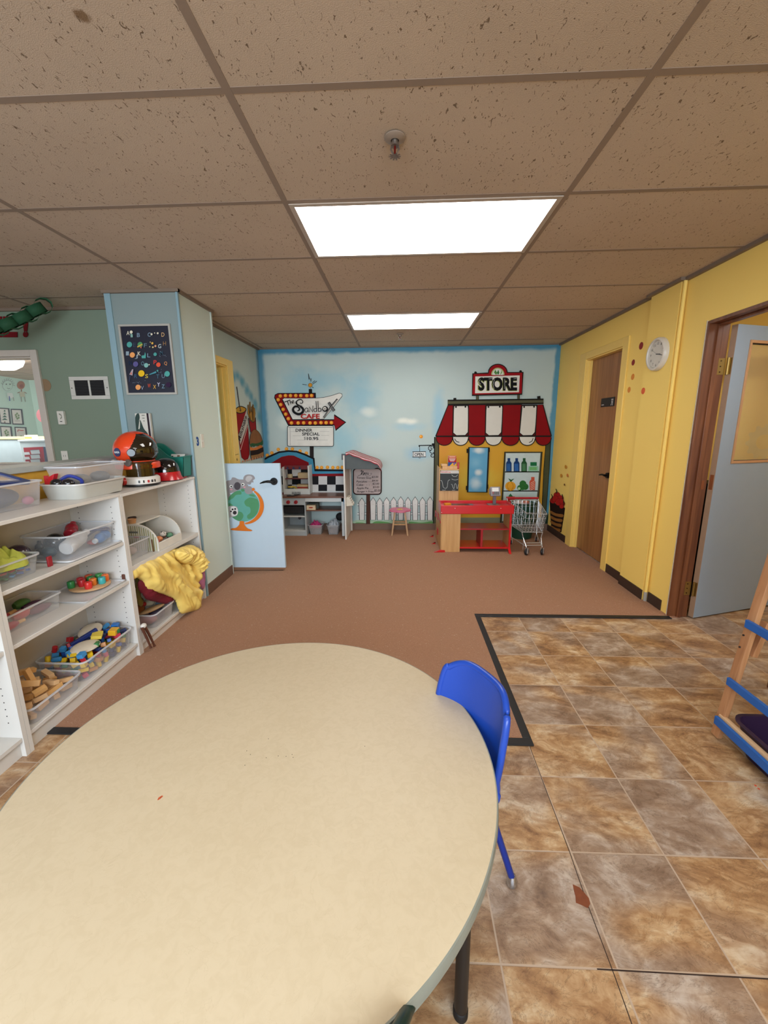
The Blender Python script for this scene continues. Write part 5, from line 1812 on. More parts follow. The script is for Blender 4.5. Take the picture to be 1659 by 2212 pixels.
pile(-1.85, -1.668, 1.52, 1.72, Z1 + .004, 2, .034, [('box', (.030, .010, .010)), ('box', (.024, .016, .008))], ['e0b81e', 'c23a50', '3f8fc8', '2f7a42', 'e08a20', '1f4fa0', 'b5202a'], 'toy_stick', lambda c_: NAMES[c_] + ' plastic stick piece in the tub under the lime scarf', 'toy', 'sticks in the lime scarf tub')
tag(MB(P('9a1a24', .4)).box(-1.665, -1.655, 1.775, 1.80, Z1, Z1 + .05).build('red_block', bevel=.003), 'narrow red block standing between the two tubs on the upper shelf', 'toy')


def lump(c_, rx_, ry_, h_, m, name, seed=0, n_=56, fold=.35, base=0.0, power=.6):
    """crumpled cloth heaped over an oval footprint"""
    mb = MB(m)
    vs, fs = [], []
    rings = n_ // 2
    for k in range(rings + 1):
        r_ = k / rings
        for i in range(n_):
            a = 2 * PI * i / n_
            q = Vector((math.cos(a) * r_, math.sin(a) * r_, seed * 3.1))
            ff = noise.noise(q * 2.2) + .5 * abs(noise.noise(q * 4.5 + Vector((3, 1, 0)))) * 2 - .3
            zz = (1 - r_ ** 2) ** power if r_ < 1 else 0
            zz = zz * (1 + fold * ff) + .08 * noise.noise(q * 8) * (1 - r_)
            ed = 1 + .12 * noise.noise(Vector((math.cos(a) * 2, math.sin(a) * 2, seed)))
            vs.append((c_[0] + math.cos(a) * r_ * rx_ * ed, c_[1] + math.sin(a) * r_ * ry_ * ed, c_[2] + base + zz * h_))
    for k in range(rings):
        for i in range(n_):
            fs.append((k * n_ + i, k * n_ + (i + 1) % n_, (k + 1) * n_ + (i + 1) % n_, (k + 1) * n_ + i))
    fs.append(tuple(rings * n_ + i for i in range(n_)))
    mb.add(vs, fs)
    return mb.build(name, ang=80)


M_lime = P('b9bf50', .9, .15, 30, bump=.3)
o = lump((-1.755, 1.61, Z1 + .055), .118, .125, .085, M_lime, 'lime_scarf', 2, fold=.8)
tag(o, 'crumpled lime green scarf heaped in the left tub of the upper shelf', 'scarf')

# ---- second shelf
Z2 = .4906
tub('storage_tub', 'long clear tub of wooden toy food on the second shelf', 'tub', -1.868, -1.70, 1.50, 1.862, Z2, .078, clear('eaecf0', .06, .35), .006, r=.015, mr=M_rim)


def veg(label, p0, p1, r_, col, stick):
    t = thing('toy_vegetable', label, 'toy vegetable', p0, 'wooden toy food in the long clear tub')
    p0, p1 = Vector(p0), Vector(p1)
    d = p1 - p0
    pts = [p0 + d * k / 8 for k in range(9)]
    MB(P(col, .4, .15, 30)).tube(pts, [max(.004, r_ * math.sin(PI * (.10 + .86 * k / 8)) ** .5) for k in range(9)], 16).build('vegetable_body', t)
    if stick:
        MB(P('dfae6e', .5)).cyl(p1 - d * .02, p1 + d * .30, r_ * .42, n=12).build('wooden_end', t)


for l, p0, p1, r_, c_, s_ in (('red toy carrot with a wooden end, at the back', (-1.80, 1.57, Z2 + .035), (-1.80, 1.68, Z2 + .04), .022, 'b8343a', 1), ('red toy carrot lying at the front left', (-1.73, 1.55, Z2 + .022), (-1.72, 1.64, Z2 + .022), .019, 'b03040', 1),
                              ('coral toy pepper in the middle', (-1.765, 1.66, Z2 + .03), (-1.75, 1.735, Z2 + .035), .022, 'c9403a', 1), ('purple toy aubergine at the right end', (-1.745, 1.72, Z2 + .028), (-1.735, 1.83, Z2 + .025), .020, '6a1f3a', 0),
                              ('dark purple toy aubergine behind the crimson one', (-1.79, 1.74, Z2 + .04), (-1.78, 1.84, Z2 + .036), .018, '46223a', 0), ('green toy cucumber piece on top', (-1.82, 1.73, Z2 + .055), (-1.81, 1.80, Z2 + .055), .024, '4a7a3a', 0),
                              ('crimson toy beet at the left', (-1.78, 1.52, Z2 + .022), (-1.76, 1.55, Z2 + .022), .020, 'a02448', 0), ('dark green toy leaf piece at the left', (-1.84, 1.54, Z2 + .03), (-1.83, 1.60, Z2 + .03), .018, '2a4a30', 0)):
    veg(l + ' of the long clear tub', p0, p1, r_, c_, s_)
t = thing('serving_tray', 'flat white tray under the round peg board on the second shelf', 'tray', (-1.73, 2.05, Z2))
mb = MB(P('cfcfd0', .3))
mb.loops([rrect(-1.872, -1.608, 1.895, 2.20, .012, Z2), rrect(-1.878, -1.60, 1.888, 2.206, .016, Z2 + .010), rrect(-1.874, -1.604, 1.892, 2.202, .014, Z2 + .010), rrect(-1.868, -1.612, 1.90, 2.196, .012, Z2 + .003)])
mb.build('tray_body', t)
pc = Vector((-1.735, 2.095, Z2 + .0112))
t = thing('peg_board', 'round wooden board holding ten coloured hollow pegs on the second shelf', 'peg board', pc)
MB(wood('c09468', 'd0a87c', 0, 8)).lathe([(.094, 0), (.098, .003), (.098, .010), (.094, .012), (0, .012)], pc, 48).build('board', t)
pegs = [(-.062, -.055, '2f8a4a'), (.040, -.062, 'd8302a'), (-.020, -.030, 'c0222c'), (-.052, .000, 'd0303c'), (.028, -.010, 'e07a28'), (-.010, .020, '2f8040'), (.062, .012, '3fa8a8'), (-.040, .045, 'd9572c'), (.050, .055, 'e8702a'), (.005, .065, '3a9a4a')]
for x, y, col in pegs:
    q = pc + Vector((x, y, .0122))
    n = [('d8302a', 'red'), ('2f8a4a', 'deep green'), ('c0222c', 'dark red'), ('d0303c', 'crimson'), ('e07a28', 'orange, in the middle'), ('2f8040', 'green, in the middle'), ('3fa8a8', 'turquoise'), ('d9572c', 'rust orange, at the back'), ('e8702a', 'bright orange, at the right'), ('3a9a4a', 'light green, at the back')]
    t2 = tag(MB(P(col, .35)).lathe([(.016, 0), (.018, .003), (.018, .034), (.016, .037), (.007, .037), (.007, .022), (0, .022)], q, 10).build('hollow_peg'), 'hollow toy peg on the round board: ' + dict(n)[col], 'peg', 'pegs on the round board')

# ---- bottom shelf
Z3 = .0906
tub('storage_tub', 'clear tub heaped with plain wooden blocks on the bottom shelf', 'tub', -1.862, -1.602, 1.50, 1.795, Z3, .080, M_clr2, .010, mr=M_rim)
pile(-1.845, -1.62, 1.515, 1.78, Z3 + .006, 3, .058, [('box', (.075, .024, .020)), ('box', (.052, .024, .022))], ['d8b080', 'dfae6e'], 'wooden_block', lambda c_: NAMES[c_] + ' block in the tub of plain wooden blocks', 'block', 'plain wooden blocks', .3, skip=lambda i, j, L, nx, ny: L == 2 and (i in (0, nx - 1) and j in (0, ny - 1)))
for k, (x, y, e) in enumerate(((-1.78, 1.59, (.2, 1.2, .3)), (-1.74, 1.66, (.1, 1.3, .2)), (-1.70, 1.61, (1.2, .2, .5)), (-1.80, 1.70, (.1, .3, 1.3)))):
    o = tag(MB(P('dfae6e', .45)).ob((x, y, Z3 + .135), (.085, .026, .020), e).build('wooden_block', bevel=.0012), ['plain wooden block standing upright at the left of the heap', 'plain wooden block standing upright in the middle of the heap', 'plain wooden block leaning in front on top of the heap', 'plain wooden block lying across the back of the heap'][k], 'block', 'plain wooden blocks')
tub('storage_tub', 'clear tub overflowing with coloured toy blocks on the bottom shelf', 'tub', -1.864, -1.604, 1.815, 2.198, Z3, .112, M_clr, .010, mr=M_rim)
CC = ['b5202a', 'e0b81e', '1f4fa0', '3f8fc8', '2f7a42', 'c23a50', '22305c', 'e0b81e', 'b5202a', 'c98a4a']
pile(-1.85, -1.618, 1.83, 2.183, Z3 + .006, 5, .046, [('box', (.034, .030, .022)), ('box', (.044, .018, .018)), ('tri', (.036, .022, .020)), ('cyl', (.024, .024, .030)), ('box', (.024, .024, .024))], CC, 'coloured_block', lambda c_: NAMES[c_] + ' block in the tub of coloured toy blocks', 'block', 'coloured toy blocks', .35,
     skip=lambda i, j, L, nx, ny: L == 4 and (i in (0, nx - 1) or j in (0, ny - 1)) and random.random() < .6)
for k, (c_, e) in enumerate((((-1.765, 2.08, Z3 + .150), (.10, .12, .2)), ((-1.675, 1.925, Z3 + .140), (-.05, .18, -.15)))):
    o = MB(P('d3c8b4', .6, .1, 40)).ell(c_, (.052, .078, .014), e, 28, 10).build('cloth_pad')
    tag(o, ['off-white oval pad lying at the back on top of the coloured blocks', 'off-white oval pad lying at the front on top of the coloured blocks'][k], 'pad')
for c_, d_, e, col, l in (((-1.73, 1.99, Z3 + .158), (.020, .135, .020), (.25, 0, -.5), '1a2f70', 'long navy block lying diagonally on the coloured blocks'), ((-1.68, 2.02, Z3 + .155), (.05, .06, .018), (.1, .2, .5), 'd9c04a', 'yellow notched block between the two pads'),
                          ((-1.70, 1.875, Z3 + .135), (.035, .060, .030), (.1, .1, -.4), '3f8fc8', 'big light blue block at the front left of the coloured blocks'), ((-1.645, 2.10, Z3 + .135), (.04, .05, .03), (0, .1, .2), 'e0a81e', 'orange yellow block on the right side of the coloured blocks'),
                          ((-1.68, 2.165, Z3 + .135), (.035, .035, .030), (0, .1, .3), '2470c0', 'bright blue block at the far right corner of the tub')):
    tag(MB(P(col, .4)).ob(c_, d_, e).build('coloured_block', bevel=.002), l, 'block', 'coloured toy blocks')

# ---- right-hand unit, shelf
Z4 = .5626
tub('storage_tub', 'narrow clear tub in front of the toy bread box', 'tub', -1.865, -1.655, 2.325, 2.545, Z4, .105, M_clr2, .008, r=.015, mr=M_rim)
for c_, r_, col, l in (((-1.73, 2.38, Z4 + .025), (.05, .04, .022), 'a8a878', 'olive'), ((-1.75, 2.47, Z4 + .028), (.045, .045, .025), 'b09a94', 'dusty pink'), ((-1.80, 2.40, Z4 + .055), (.04, .05, .025), 'b8a8a0', 'pale')):
    tag(MB(P(col, .6)).ell(c_, r_).build('soft_toy'), l + ' toy piece in the narrow clear tub by the bread box', 'toy')
t = thing('toy_bread_box', 'white toy bread box with striped curved end on the right-hand shelf', 'toy bread box', (-1.73, 2.69, Z4))
bx0, bx1, by0, by1, bh = -1.865, -1.605, 2.555, 2.845, .185


def bprof(y, k=1.0):
    pts = [(bx1, y, Z4), (bx1, y, Z4 + .05)]
    for i in range(9):
        a = R(90 * i / 8)
        pts.append((bx1 - .15 + .15 * math.cos(a), y, Z4 + .05 + (bh - .05) * math.sin(a)))
    pts += [(bx0 + .03, y, Z4 + bh), (bx0, y, Z4 + bh - .03), (bx0, y, Z4)]
    return pts


M_bw = P('d8d3c8', .4)
e1 = MB(M_bw).prism(bprof(by0), (0, .010, 0)).build('end_panel', t, 'striped end panel', bevel=.001)
MB(M_bw).prism(bprof(by1 - .010), (0, .010, 0)).build('end_panel', t, bevel=.001)
MB(M_bw).box(bx0, bx1 - .14, by0 + .01, by1 - .01, Z4 + bh - .010, Z4 + bh).build('top_board', t, bevel=.001)
MB(M_bw).box(bx1 - .012, bx1, by0 + .01, by1 - .01, Z4, Z4 + .055).build('front_lip', t, bevel=.002)
MB(P('8d9392', .6)).box(bx0, bx0 + .006, by0 + .01, by1 - .01, Z4, Z4 + bh - .01).box(bx0 + .006, bx1 - .012, by0 + .01, by1 - .01, Z4, Z4 + .008).build('box_floor', t, smooth=False)
cv = CV(lambda x, z: Vector((x, by0, z)), (0, -1, 0), .0003)
for i in range(17):
    x = bx0 + .012 + i * .0145
    top_ = bh - .012 if x < bx1 - .15 else .05 + (bh - .05) * math.sqrt(max(0, 1 - ((x - (bx1 - .15)) / .15) ** 2)) - .012
    if x < bx1 - .012:
        cv.rect(x, Z4 + .004, x + .006, Z4 + top_, '8f8f5c' if i % 2 else 'b0a878')
cv.rect(-1.79, Z4 + .125, -1.73, Z4 + .137, '6a6a66').circ(-1.745, Z4 + .100, .024, 'b02a30', ry=.007)
cv.build('stripes', e1)
for i, (x, y, z, col, dots, l) in enumerate(((-1.70, 2.64, .075, 'cfc8bc', 1, 'white dotted'), (-1.665, 2.665, .055, 'd98a5a', 0, 'orange'), (-1.66, 2.62, .045, 'c25a5a', 0, 'pink'), (-1.68, 2.74, .070, 'd6cfc6', 1, 'white spotted'), (-1.66, 2.785, .050, '5a8a6a', 1, 'green dotted'), (-1.74, 2.60, .065, '3a2622', 0, 'dark brown'))):
    c_ = Vector((x, y, Z4 + z))
    t2 = thing('toy_cupcake', l + ' round toy cupcake in the bread box', 'toy cupcake', c_, 'toy cakes in the bread box')
    MB(P(col, .5)).ell(c_, (.024, .024, .020)).build('cake_top', t2)
    mb = MB(P('6a4a3a' if i % 2 else 'a8424a', .6)).lathe([(.014, -.028), (.022, -.004), (.018, .0), (.0, .0)], c_, 16).build('cake_cup', t2)
    if dots:
        mb = MB(P('22201e', .5))
        for k in range(16):
            random.seed(k + i * 40)
            v = Vector((random.uniform(-1, 1), random.uniform(-1, 1), random.uniform(-.1, 1))).normalized()
            mb.ell(c_ + Vector((v.x * .0235, v.y * .0235, v.z * .0195)), (.003, .003, .003), n=6, k=4)
        mb.build('dots', t2)
for x, y, col, l in ((-1.78, 2.58, 'b8875a', 'small tan wooden cup on top of the toy bread box'), (-1.815, 2.635, '33221c', 'small dark brown cup on top of the toy bread box')):
    tag(MB(P(col, .5)).lathe([(.020, 0), (.027, .028), (.025, .030), (.018, .006), (0, .006)], (x, y, Z4 + bh + .0005), 24).build('toy_cup'), l, 'toy cup')
tag(MB(P('6a4a30', .5)).ob((-1.64, 2.5475, Z4 + .042), (.010, .005, .084), (0, R(-3), 0)).build('toy_figure', bevel=.002), 'thin brown toy piece standing against the striped end of the bread box', 'toy')

# bottom of the right-hand unit
Z5 = .0786
tub('storage_tub', 'clear bin of mixed dress-up toys at the bottom of the right-hand bookshelf', 'bin', -1.86, -1.598, 2.405, 2.655, Z5, .098, M_clr2, .014, mr=M_rim)
for c_, r_, e, col, l in (((-1.70, 2.47, Z5 + .035), (.07, .05, .03), (0, 0, .3), '8a4a44', 'dusky red'), ((-1.68, 2.56, Z5 + .04), (.05, .07, .035), (0, 0, .3), '4a4458', 'grey purple'), ((-1.78, 2.50, Z5 + .085), (.05, .06, .03), (.2, 0, 0), 'a8622a', 'rusty orange'), ((-1.67, 2.50, Z5 + .098), (.028, .085, .014), (.1, 0, -.6), 'a5835a', 'tan shoe-shaped'),
                          ((-1.74, 2.585, Z5 + .105), (.035, .03, .022), (0, 0, 0), 'c9bda0', 'cream duck-like'), ((-1.755, 2.55, Z5 + .11), (.016, .016, .016), (0, 0, 0), 'c02a24', 'bright red'), ((-1.65, 2.60, Z5 + .10), (.05, .03, .012), (0, 0, .4), '70808c', 'grey blue')):
    tag(MB(P(col, .6)).ell(c_, r_, e).build('soft_toy'), l + ' toy in the bin under the yellow dress', 'toy')
tag(MB(P('c24a78', .4)).bar((-1.72, 2.60, Z5 + .12), (-1.60, 2.67, Z5 + .125), .012, .010).build('pink_wand', bevel=.003), 'pink stick lying on the rim of the bin under the dress', 'toy')


def cloth(poly, X0, name, m, bulge, folds, seed=0, res=64, depth=.02, tilt=0.0):
    """crumpled cloth hanging out of the shelf front; poly in photograph pixels, as measured on the shelf-front plane X0"""
    pts = [onX(480 * a / 1517, 1000 + 700 * b / 2212, X0) for a, b in poly]
    P2 = [(p.y, p.z) for p in pts]
    P2 = crv(P2, 5, True)
    ys = [p[0] for p in P2]
    zs = [p[1] for p in P2]
    y0, y1, z0, z1 = min(ys), max(ys), min(zs), max(zs)

    def inside(y, z):
        c_ = False
        n_ = len(P2)
        for i in range(n_):
            (ya_, za_), (yb_, zb_) = P2[i], P2[i - 1]
            if (za_ > z) != (zb_ > z) and y < (yb_ - ya_) * (z - za_) / (zb_ - za_) + ya_:
                c_ = not c_
        return c_

    def near(y, z):
        best, bp = 9, None
        n_ = len(P2)
        for i in range(n_):
            (ya_, za_), (yb_, zb_) = P2[i - 1], P2[i]
            dy, dz = yb_ - ya_, zb_ - za_
            t_ = max(0, min(1, ((y - ya_) * dy + (z - za_) * dz) / (dy * dy + dz * dz + 1e-12)))
            qy, qz = ya_ + dy * t_, za_ + dz * t_
            d_ = math.hypot(y - qy, z - qz)
            if d_ < best:
                best, bp = d_, (qy, qz)
        return best, bp
    st = max(y1 - y0, z1 - z0) / res
    ny, nz = int((y1 - y0) / st) + 3, int((z1 - z0) / st) + 3
    idx, vs, fs = {}, [], []
    for i in range(ny):
        for j in range(nz):
            y, z = y0 - st + i * st, z0 - st + j * st
            ins = inside(y, z)
            d_, bp = near(y, z)
            if not ins:
                if d_ > st * 1.05:
                    continue
                y, z = bp
                d_ = 0
            e = min(1, d_ / .055)
            x = X0 - tilt * (z - z0) + bulge * math.sqrt(1 - (1 - e) ** 2)
            s_ = 0
            for (ang, fa, fl, am, ph) in folds:
                ca, sa = math.cos(R(ang)), math.sin(R(ang))
                al, ac = y * ca + z * sa, -y * sa + z * ca
                wob = noise.noise(Vector((y * 6, z * 6, seed + ph))) * .05
                q_ = noise.noise(Vector(((ac + wob) * fa, al * fl, seed * 7.3 + ph)))
                s_ += am * (1 - min(1, abs(q_) * 2.6)) ** 1.5
            x += s_ * (.2 + .8 * e)
            idx[i, j] = len(vs)
            vs.append((x, y, z))
    for (i, j) in list(idx):
        q = [(i, j), (i + 1, j), (i + 1, j + 1), (i, j + 1)]
        if all(k in idx for k in q):
            fs.append([idx[k] for k in q])
    o = MB(m).add(vs, fs).build(name, fix=True, ang=180)
    s_ = o.modifiers.new('thick', 'SOLIDIFY')
    s_.thickness = depth
    s_.offset = -1
    return o


M_satin = P('efd070', .40, .06, 9, spec=.6)
M_satin2 = P('d2b45c', .55, .08, 9)
o = cloth([(935, 790), (905, 740), (960, 700), (1040, 660), (1130, 620), (1220, 585), (1250, 610), (1235, 660), (1330, 690), (1350, 760), (1340, 850), (1345, 940), (1345, 990), (1290, 1010), (1240, 1022), (1222, 985), (1200, 925), (1130, 890), (1060, 872), (1020, 850), (1000, 800), (965, 775)],
          -1.585, 'yellow_dress', M_satin, .035, [(-62, 13, 1.5, .032, 0), (-38, 10, 1.4, .018, 1.7), (-75, 26, 3, .008, 3.1)], 3, res=96, depth=.008, tilt=.08)
tag(o, 'crumpled yellow satin dress spilling out of the right-hand bookshelf', 'dress')
cloth2 = cloth([(1190, 600), (1250, 568), (1300, 560), (1350, 595), (1378, 650), (1378, 690), (1360, 745), (1330, 760), (1300, 700), (1240, 690), (1200, 660)], -1.575, 'dress_bodice', M_satin, .05, [(35, 24, 5, .024, .5), (-60, 20, 4, .020, 1.4), (80, 40, 8, .008, 3)], 8, res=64, depth=.008)
off = o.location
cloth2.parent = o
for c_key, v_ in (('label', 'shiny gathered yellow bodice'),):
    cloth2[c_key] = v_
o3 = cloth([(948, 800), (1000, 830), (1060, 860), (1130, 885), (1185, 910), (1180, 945), (1130, 955), (1060, 940), (1000, 925), (965, 890), (940, 840)], -1.63, 'red_velvet_cloth', P('6e0f22', .7, .2, 18, bump=.3), .02, [(-30, 22, 5, .02, 0), (10, 40, 9, .008, 1)], 5, res=44, depth=.01)
tag(o3, 'dark red velvet cloth under the yellow dress', 'cloth')
o4 = cloth([(930, 745), (945, 790), (960, 850), (955, 905), (975, 930), (965, 980), (935, 960), (925, 850)], -1.67, 'olive_cloth', P('6a5a1a', .8, .2), .02, [(80, 26, 6, .014, 0)], 6, res=30, depth=.01)
tag(o4, 'dark olive cloth in the shadow left of the velvet', 'cloth')
o5 = cloth([(1365, 700), (1385, 690), (1392, 740), (1395, 800), (1385, 862), (1370, 850), (1355, 820), (1352, 760)], -1.572, 'pink_cloth', P('b06f8e', .4, .1), .02, [(85, 40, 5, .012, 0)], 7, res=26, depth=.008)
tag(o5, 'mauve pink cloth hanging at the pillar beside the dress', 'cloth')
# toy doll legs hanging off the bottom shelf
q = onX(980 / 3.16, 1000 + 1112 / 3.16, -1.575)
t = thing('toy_doll', 'brown legged toy with a white body hanging off the bottom shelf', 'toy figure', q)
MB(P('d5cfc6', .4)).ell(q, (.016, .020, .016)).build('doll_body', t)
for (u0, v0), (u1, v1), (u2, v2) in (((968, 1125), (1000, 1190), (1030, 1262)), ((990, 1120), (1025, 1185), (1055, 1250))):
    a, b, c_ = onX(u0 / 3.16, 1000 + v0 / 3.16, -1.572), onX(u1 / 3.16, 1000 + v1 / 3.16, -1.562), onX(u2 / 3.16, 1000 + v2 / 3.16, -1.555)
    MB(P('5a3324', .45)).tube(crv([a, b, c_], 6), [.009, .009, .008, .008, .0075, .008, .008, .007, .007, .0065, .006, .006, .009], 12).build('leg', t)

# ================================================================ HALF DOOR
YD = 3.74
hx0, hx1, hz0, hz1 = -1.640, -1.117, .035, 1.040
t = thing('half_door', 'pale blue half door with koala and globe sticker, beside the pillar', 'half door', ((hx0 + hx1) / 2, YD, 0))
M_hd = P('b4c6d3', .45, .03)
sl = MB(M_hd).box(hx0, hx1, YD, YD + .035, hz0, hz1).build('door_panel', t, bevel=.002)
cv = CV(lambda a, b: onY(440 + a / 4.2545, 740 + b / 4.2545, YD), (0, -1, 0), .0003)
KG, KD = '8f8a8c', '4a4449'
cv.poly(crv([(205, 1290), (215, 1270), (250, 1262), (262, 1240), (290, 1242), (305, 1250), (330, 1258), (380, 1262), (400, 1300), (420, 1340), (380, 1370), (300, 1372), (235, 1385), (208, 1360)], 3, True), KG)
cv.poly(crv([(365, 1262), (375, 1225), (410, 1212), (455, 1220), (472, 1250), (455, 1265), (458, 1285), (440, 1285), (430, 1305), (400, 1300)], 3, True), KG).poly(crv([(385, 1262), (395, 1232), (425, 1224), (448, 1240), (435, 1262), (410, 1282)], 3, True), 'b5b0b0')
cv.poly(crv([(206, 1380), (240, 1385), (250, 1410), (232, 1440), (212, 1440)], 3, True), KG)
cv.circ(365, 1498, 149, '5f9f92', ry=148, n=48)
for pts in ([(240, 1410), (290, 1370), (340, 1365), (345, 1395), (300, 1400), (270, 1430), (228, 1450)], [(225, 1480), (265, 1490), (285, 1540), (350, 1560), (365, 1600), (330, 1640), (270, 1610), (228, 1560)],
            [(375, 1460), (420, 1425), (470, 1432), (500, 1450), (508, 1510), (490, 1570), (450, 1610), (410, 1620), (400, 1590), (430, 1560), (425, 1515), (390, 1500)], [(345, 1345), (370, 1345), (375, 1365), (350, 1368)], [(415, 1398), (455, 1395), (475, 1415), (440, 1412)]):
    cv.poly(crv(pts, 4, True), '4f8a62')
cv.circ(310, 1318, 30, KD, ry=36).circ(253, 1322, 14, 'e4e2dc', n=16).circ(362, 1304, 14, 'e4e2dc', n=16).circ(255, 1323, 8, '2a2426', n=12).circ(360, 1305, 8, '2a2426', n=12)
cv.circ(255, 1350, 13, 'c98f94', ry=7).circ(378, 1328, 12, 'c98f94', ry=7)
cv.poly(crv([(380, 1370), (385, 1330), (430, 1320), (452, 1350), (445, 1385), (405, 1392)], 3, True), KG)
cv.poly(crv([(222, 1510), (300, 1505), (318, 1545), (308, 1585), (270, 1600), (228, 1600)], 3, True), 'a9a4a6').poly(crv([(245, 1520), (285, 1505), (315, 1535), (312, 1580), (280, 1592), (255, 1580)], 3, True), 'd4d0cc')
cv.circ(288, 1562, 18, '332d30').circ(268, 1532, 9, '332d30', n=12).circ(292, 1528, 9, '332d30', n=12).circ(254, 1550, 8, '332d30', n=12)
arc = [(365 + 172 * math.cos(R(a)), 1498 + 165 * math.sin(R(a))) for a in range(-54, 88, 6)]
cv.line(arc, [14 + 24 * math.sin(PI * k / (len(arc) - 1)) for k in range(len(arc))], 'cf6f24')
cv.circ(458, 1348, 14, 'cf6f24').poly(crv([(335, 1640), (372, 1642), (378, 1675), (405, 1705), (435, 1718), (438, 1732), (262, 1722), (262, 1706), (300, 1700), (330, 1670)], 3, True), 'cf6f24')
cv.build('koala_globe_sticker', sl, 'grey koala holding a globe')
p = onY(440 + 647 / 4.2545, 740 + 1275 / 4.2545, YD)
kn = MB(P('141313', .3, metal=.4)).cyl(p + Vector((0, 0, 0)), p + Vector((0, -.010, 0)), .034, n=32).cyl(p + Vector((0, -.010, 0)), p + Vector((0, -.045, 0)), .013)
kn.tube(crv([p + Vector((.004, -.048, 0)), p + Vector((-.05, -.052, .004)), p + Vector((-.085, -.05, -.002)), p + Vector((-.118, -.046, -.014))], 5), [.012] * 6 + [.010] * 5 + [.008, .007, .006, .005, .004], 12)
kn.build('door_handle', t)
for z in (.2, .85):
    MB(P('9a9488', .4, metal=.7)).cyl((hx0 + .006, YD + .016, z - .04), (hx0 + .006, YD + .016, z + .04), .006).build('hinge', t)

# ================================================================ PLAY KITCHEN
M_kw = P('c9cbc8', .5, .04)
M_kg = P('a9b0b2', .5, .04)
M_brn = wood('5f3826', '7d4b33', 0, 6, .35)
kx0, kx1, kxm = -1.515, -.715, -1.205
ky0, ky1 = 5.03, 5.355
t = thing('play_kitchen', 'white wooden play kitchen with brown worktop against the mural wall', 'play kitchen', ((kx0 + kx1) / 2, (ky0 + ky1) / 2, .006))
MB(M_brn).box(kx0 - .005, kx1 + .005, ky0 - .02, ky1, .498, .518).build('worktop', t, bevel=.002)
mb = MB(M_kg).box(kx0, kx0 + .014, ky0, ky1, .006, .498).box(kxm - .014, kxm, ky0, ky1, .006, .498).box(kx0 + .014, kxm - .014, ky0 + .004, ky1, .006, .065).box(kx0 + .014, kxm - .014, ky0, ky0 + .012, .405, .498)
mb.box(kx0 + .014, kxm - .014, ky1 - .01, ky1, .065, .49)
mb.build('stove_body', t, bevel=.0015)
MB(M_kw).box(kx0 + .014, kxm - .014, ky0 + .004, ky1 - .01, .250, .264).build('oven_shelf', t, bevel=.001)
MB(M_kw).box(kx0 + .014, kxm - .014, ky0 + .002, ky1 - .01, .065, .078).build('oven_floor', t, bevel=.001)
mb = MB(P('26262a', .4, metal=.4))
for i in range(12):
    x = kx0 + .03 + i * .0225
    mb.cyl((x, ky0 + .01, .30), (x, ky0 + .01, .385), .0016, n=6)
for z in (.30, .33, .36, .385):
    mb.cyl((kx0 + .028, ky0 + .01, z), (kxm - .028, ky0 + .01, z), .002, n=6)
mb.build('oven_grille', t)
MB(P('1d1d20', .5)).box(kx0 + .03, kxm - .03, ky0 + .02, ky1 - .02, .30, .385).build('oven_interior', t, 'dark grey oven inside', smooth=False)
for x in (-1.420, -1.322):
    o = MB(P('9a1a22', .35)).cyl((x, ky0, .444), (x, ky0 - .022, .444), .024, .021, 24).build('knob', t)
    MB(P('6a1016', .4)).ob((x, ky0 - .0225, .444), (.006, .003, .034)).build('knob_grip', o)
MB(P('1c2230', .4)).cyl((-1.29, ky0 + .03, .235), (-1.29, ky0 + .012, .235), .018, n=20).build('dark_knob', t)
MB(M_kw).box(kxm, kx1, ky0, ky0 + .012, .448, .498).build('apron', t, bevel=.0015)
for x, y in ((kx1 - .036, ky0), (kx1 - .036, ky1 - .04)):
    MB(M_kw).box(x, x + .034, y, y + .034, .006, .498).build('leg', t, bevel=.002)
MB(M_brn).box(kxm, kx1 - .036, ky0 + .02, ky1 - .02, .324, .338).build('shelf', t, bevel=.0015)
MB(M_kw).box(kxm + .02, kx1 - .02, ky1 - .02, ky1 - .002, .5185, .535).build('back_ledge', t, bevel=.001)
# hutch above the stove
hy0 = 5.17
mb = MB(M_kw).box(kx0, kx0 + .016, hy0, ky1, .5185, .87).box(-1.188, -1.172, hy0, ky1, .5185, .885).box(kx0 + .016, -1.188, hy0, hy0 + .012, .5185, .590)
mb.build('hutch', t, bevel=.0015)
MB(P('5f1a1c', .5)).box(kx0 + .016, -1.188, hy0 + .06, ky1, .708, .718).build('hutch_shelf', t, smooth=False)
for x in (-1.455, -1.378, -1.298):
    mb = MB(P('28365c', .4)).cyl((x, hy0 + .05, .852), (x, hy0 + .03, .852), .009, n=12).cyl((x, hy0 + .03, .852), (x, hy0 + .025, .87), .006, n=10)
    mb.ob((x, hy0 + .04, .845), (.034, .012, .008))
    mb.build('peg', t)
MB(P('6a1216', .5)).box(kx0 + .016, -1.188, hy0 + .05, hy0 + .06, .835, .885).build('peg_rail', t, smooth=False)


def bx(name, label, cat, x0, x1, y0, y1, z0, z1, col, band=None, r=.0015, group=None):
    o = tag(MB(P(col, .55)).box(x0, x1, y0, y1, z0, z1).build(name, bevel=r), label, cat, group)
    if band:
        cv = CV(lambda x, z: Vector((x, y0, z)), (0, -1, 0), .0004)
        cv.rect(x0 + (x1 - x0) * band[0], z0 + (z1 - z0) * band[1], x0 + (x1 - x0) * band[2], z0 + (z1 - z0) * band[3], band[4])
        cv.build('printed_band', o)
    return o


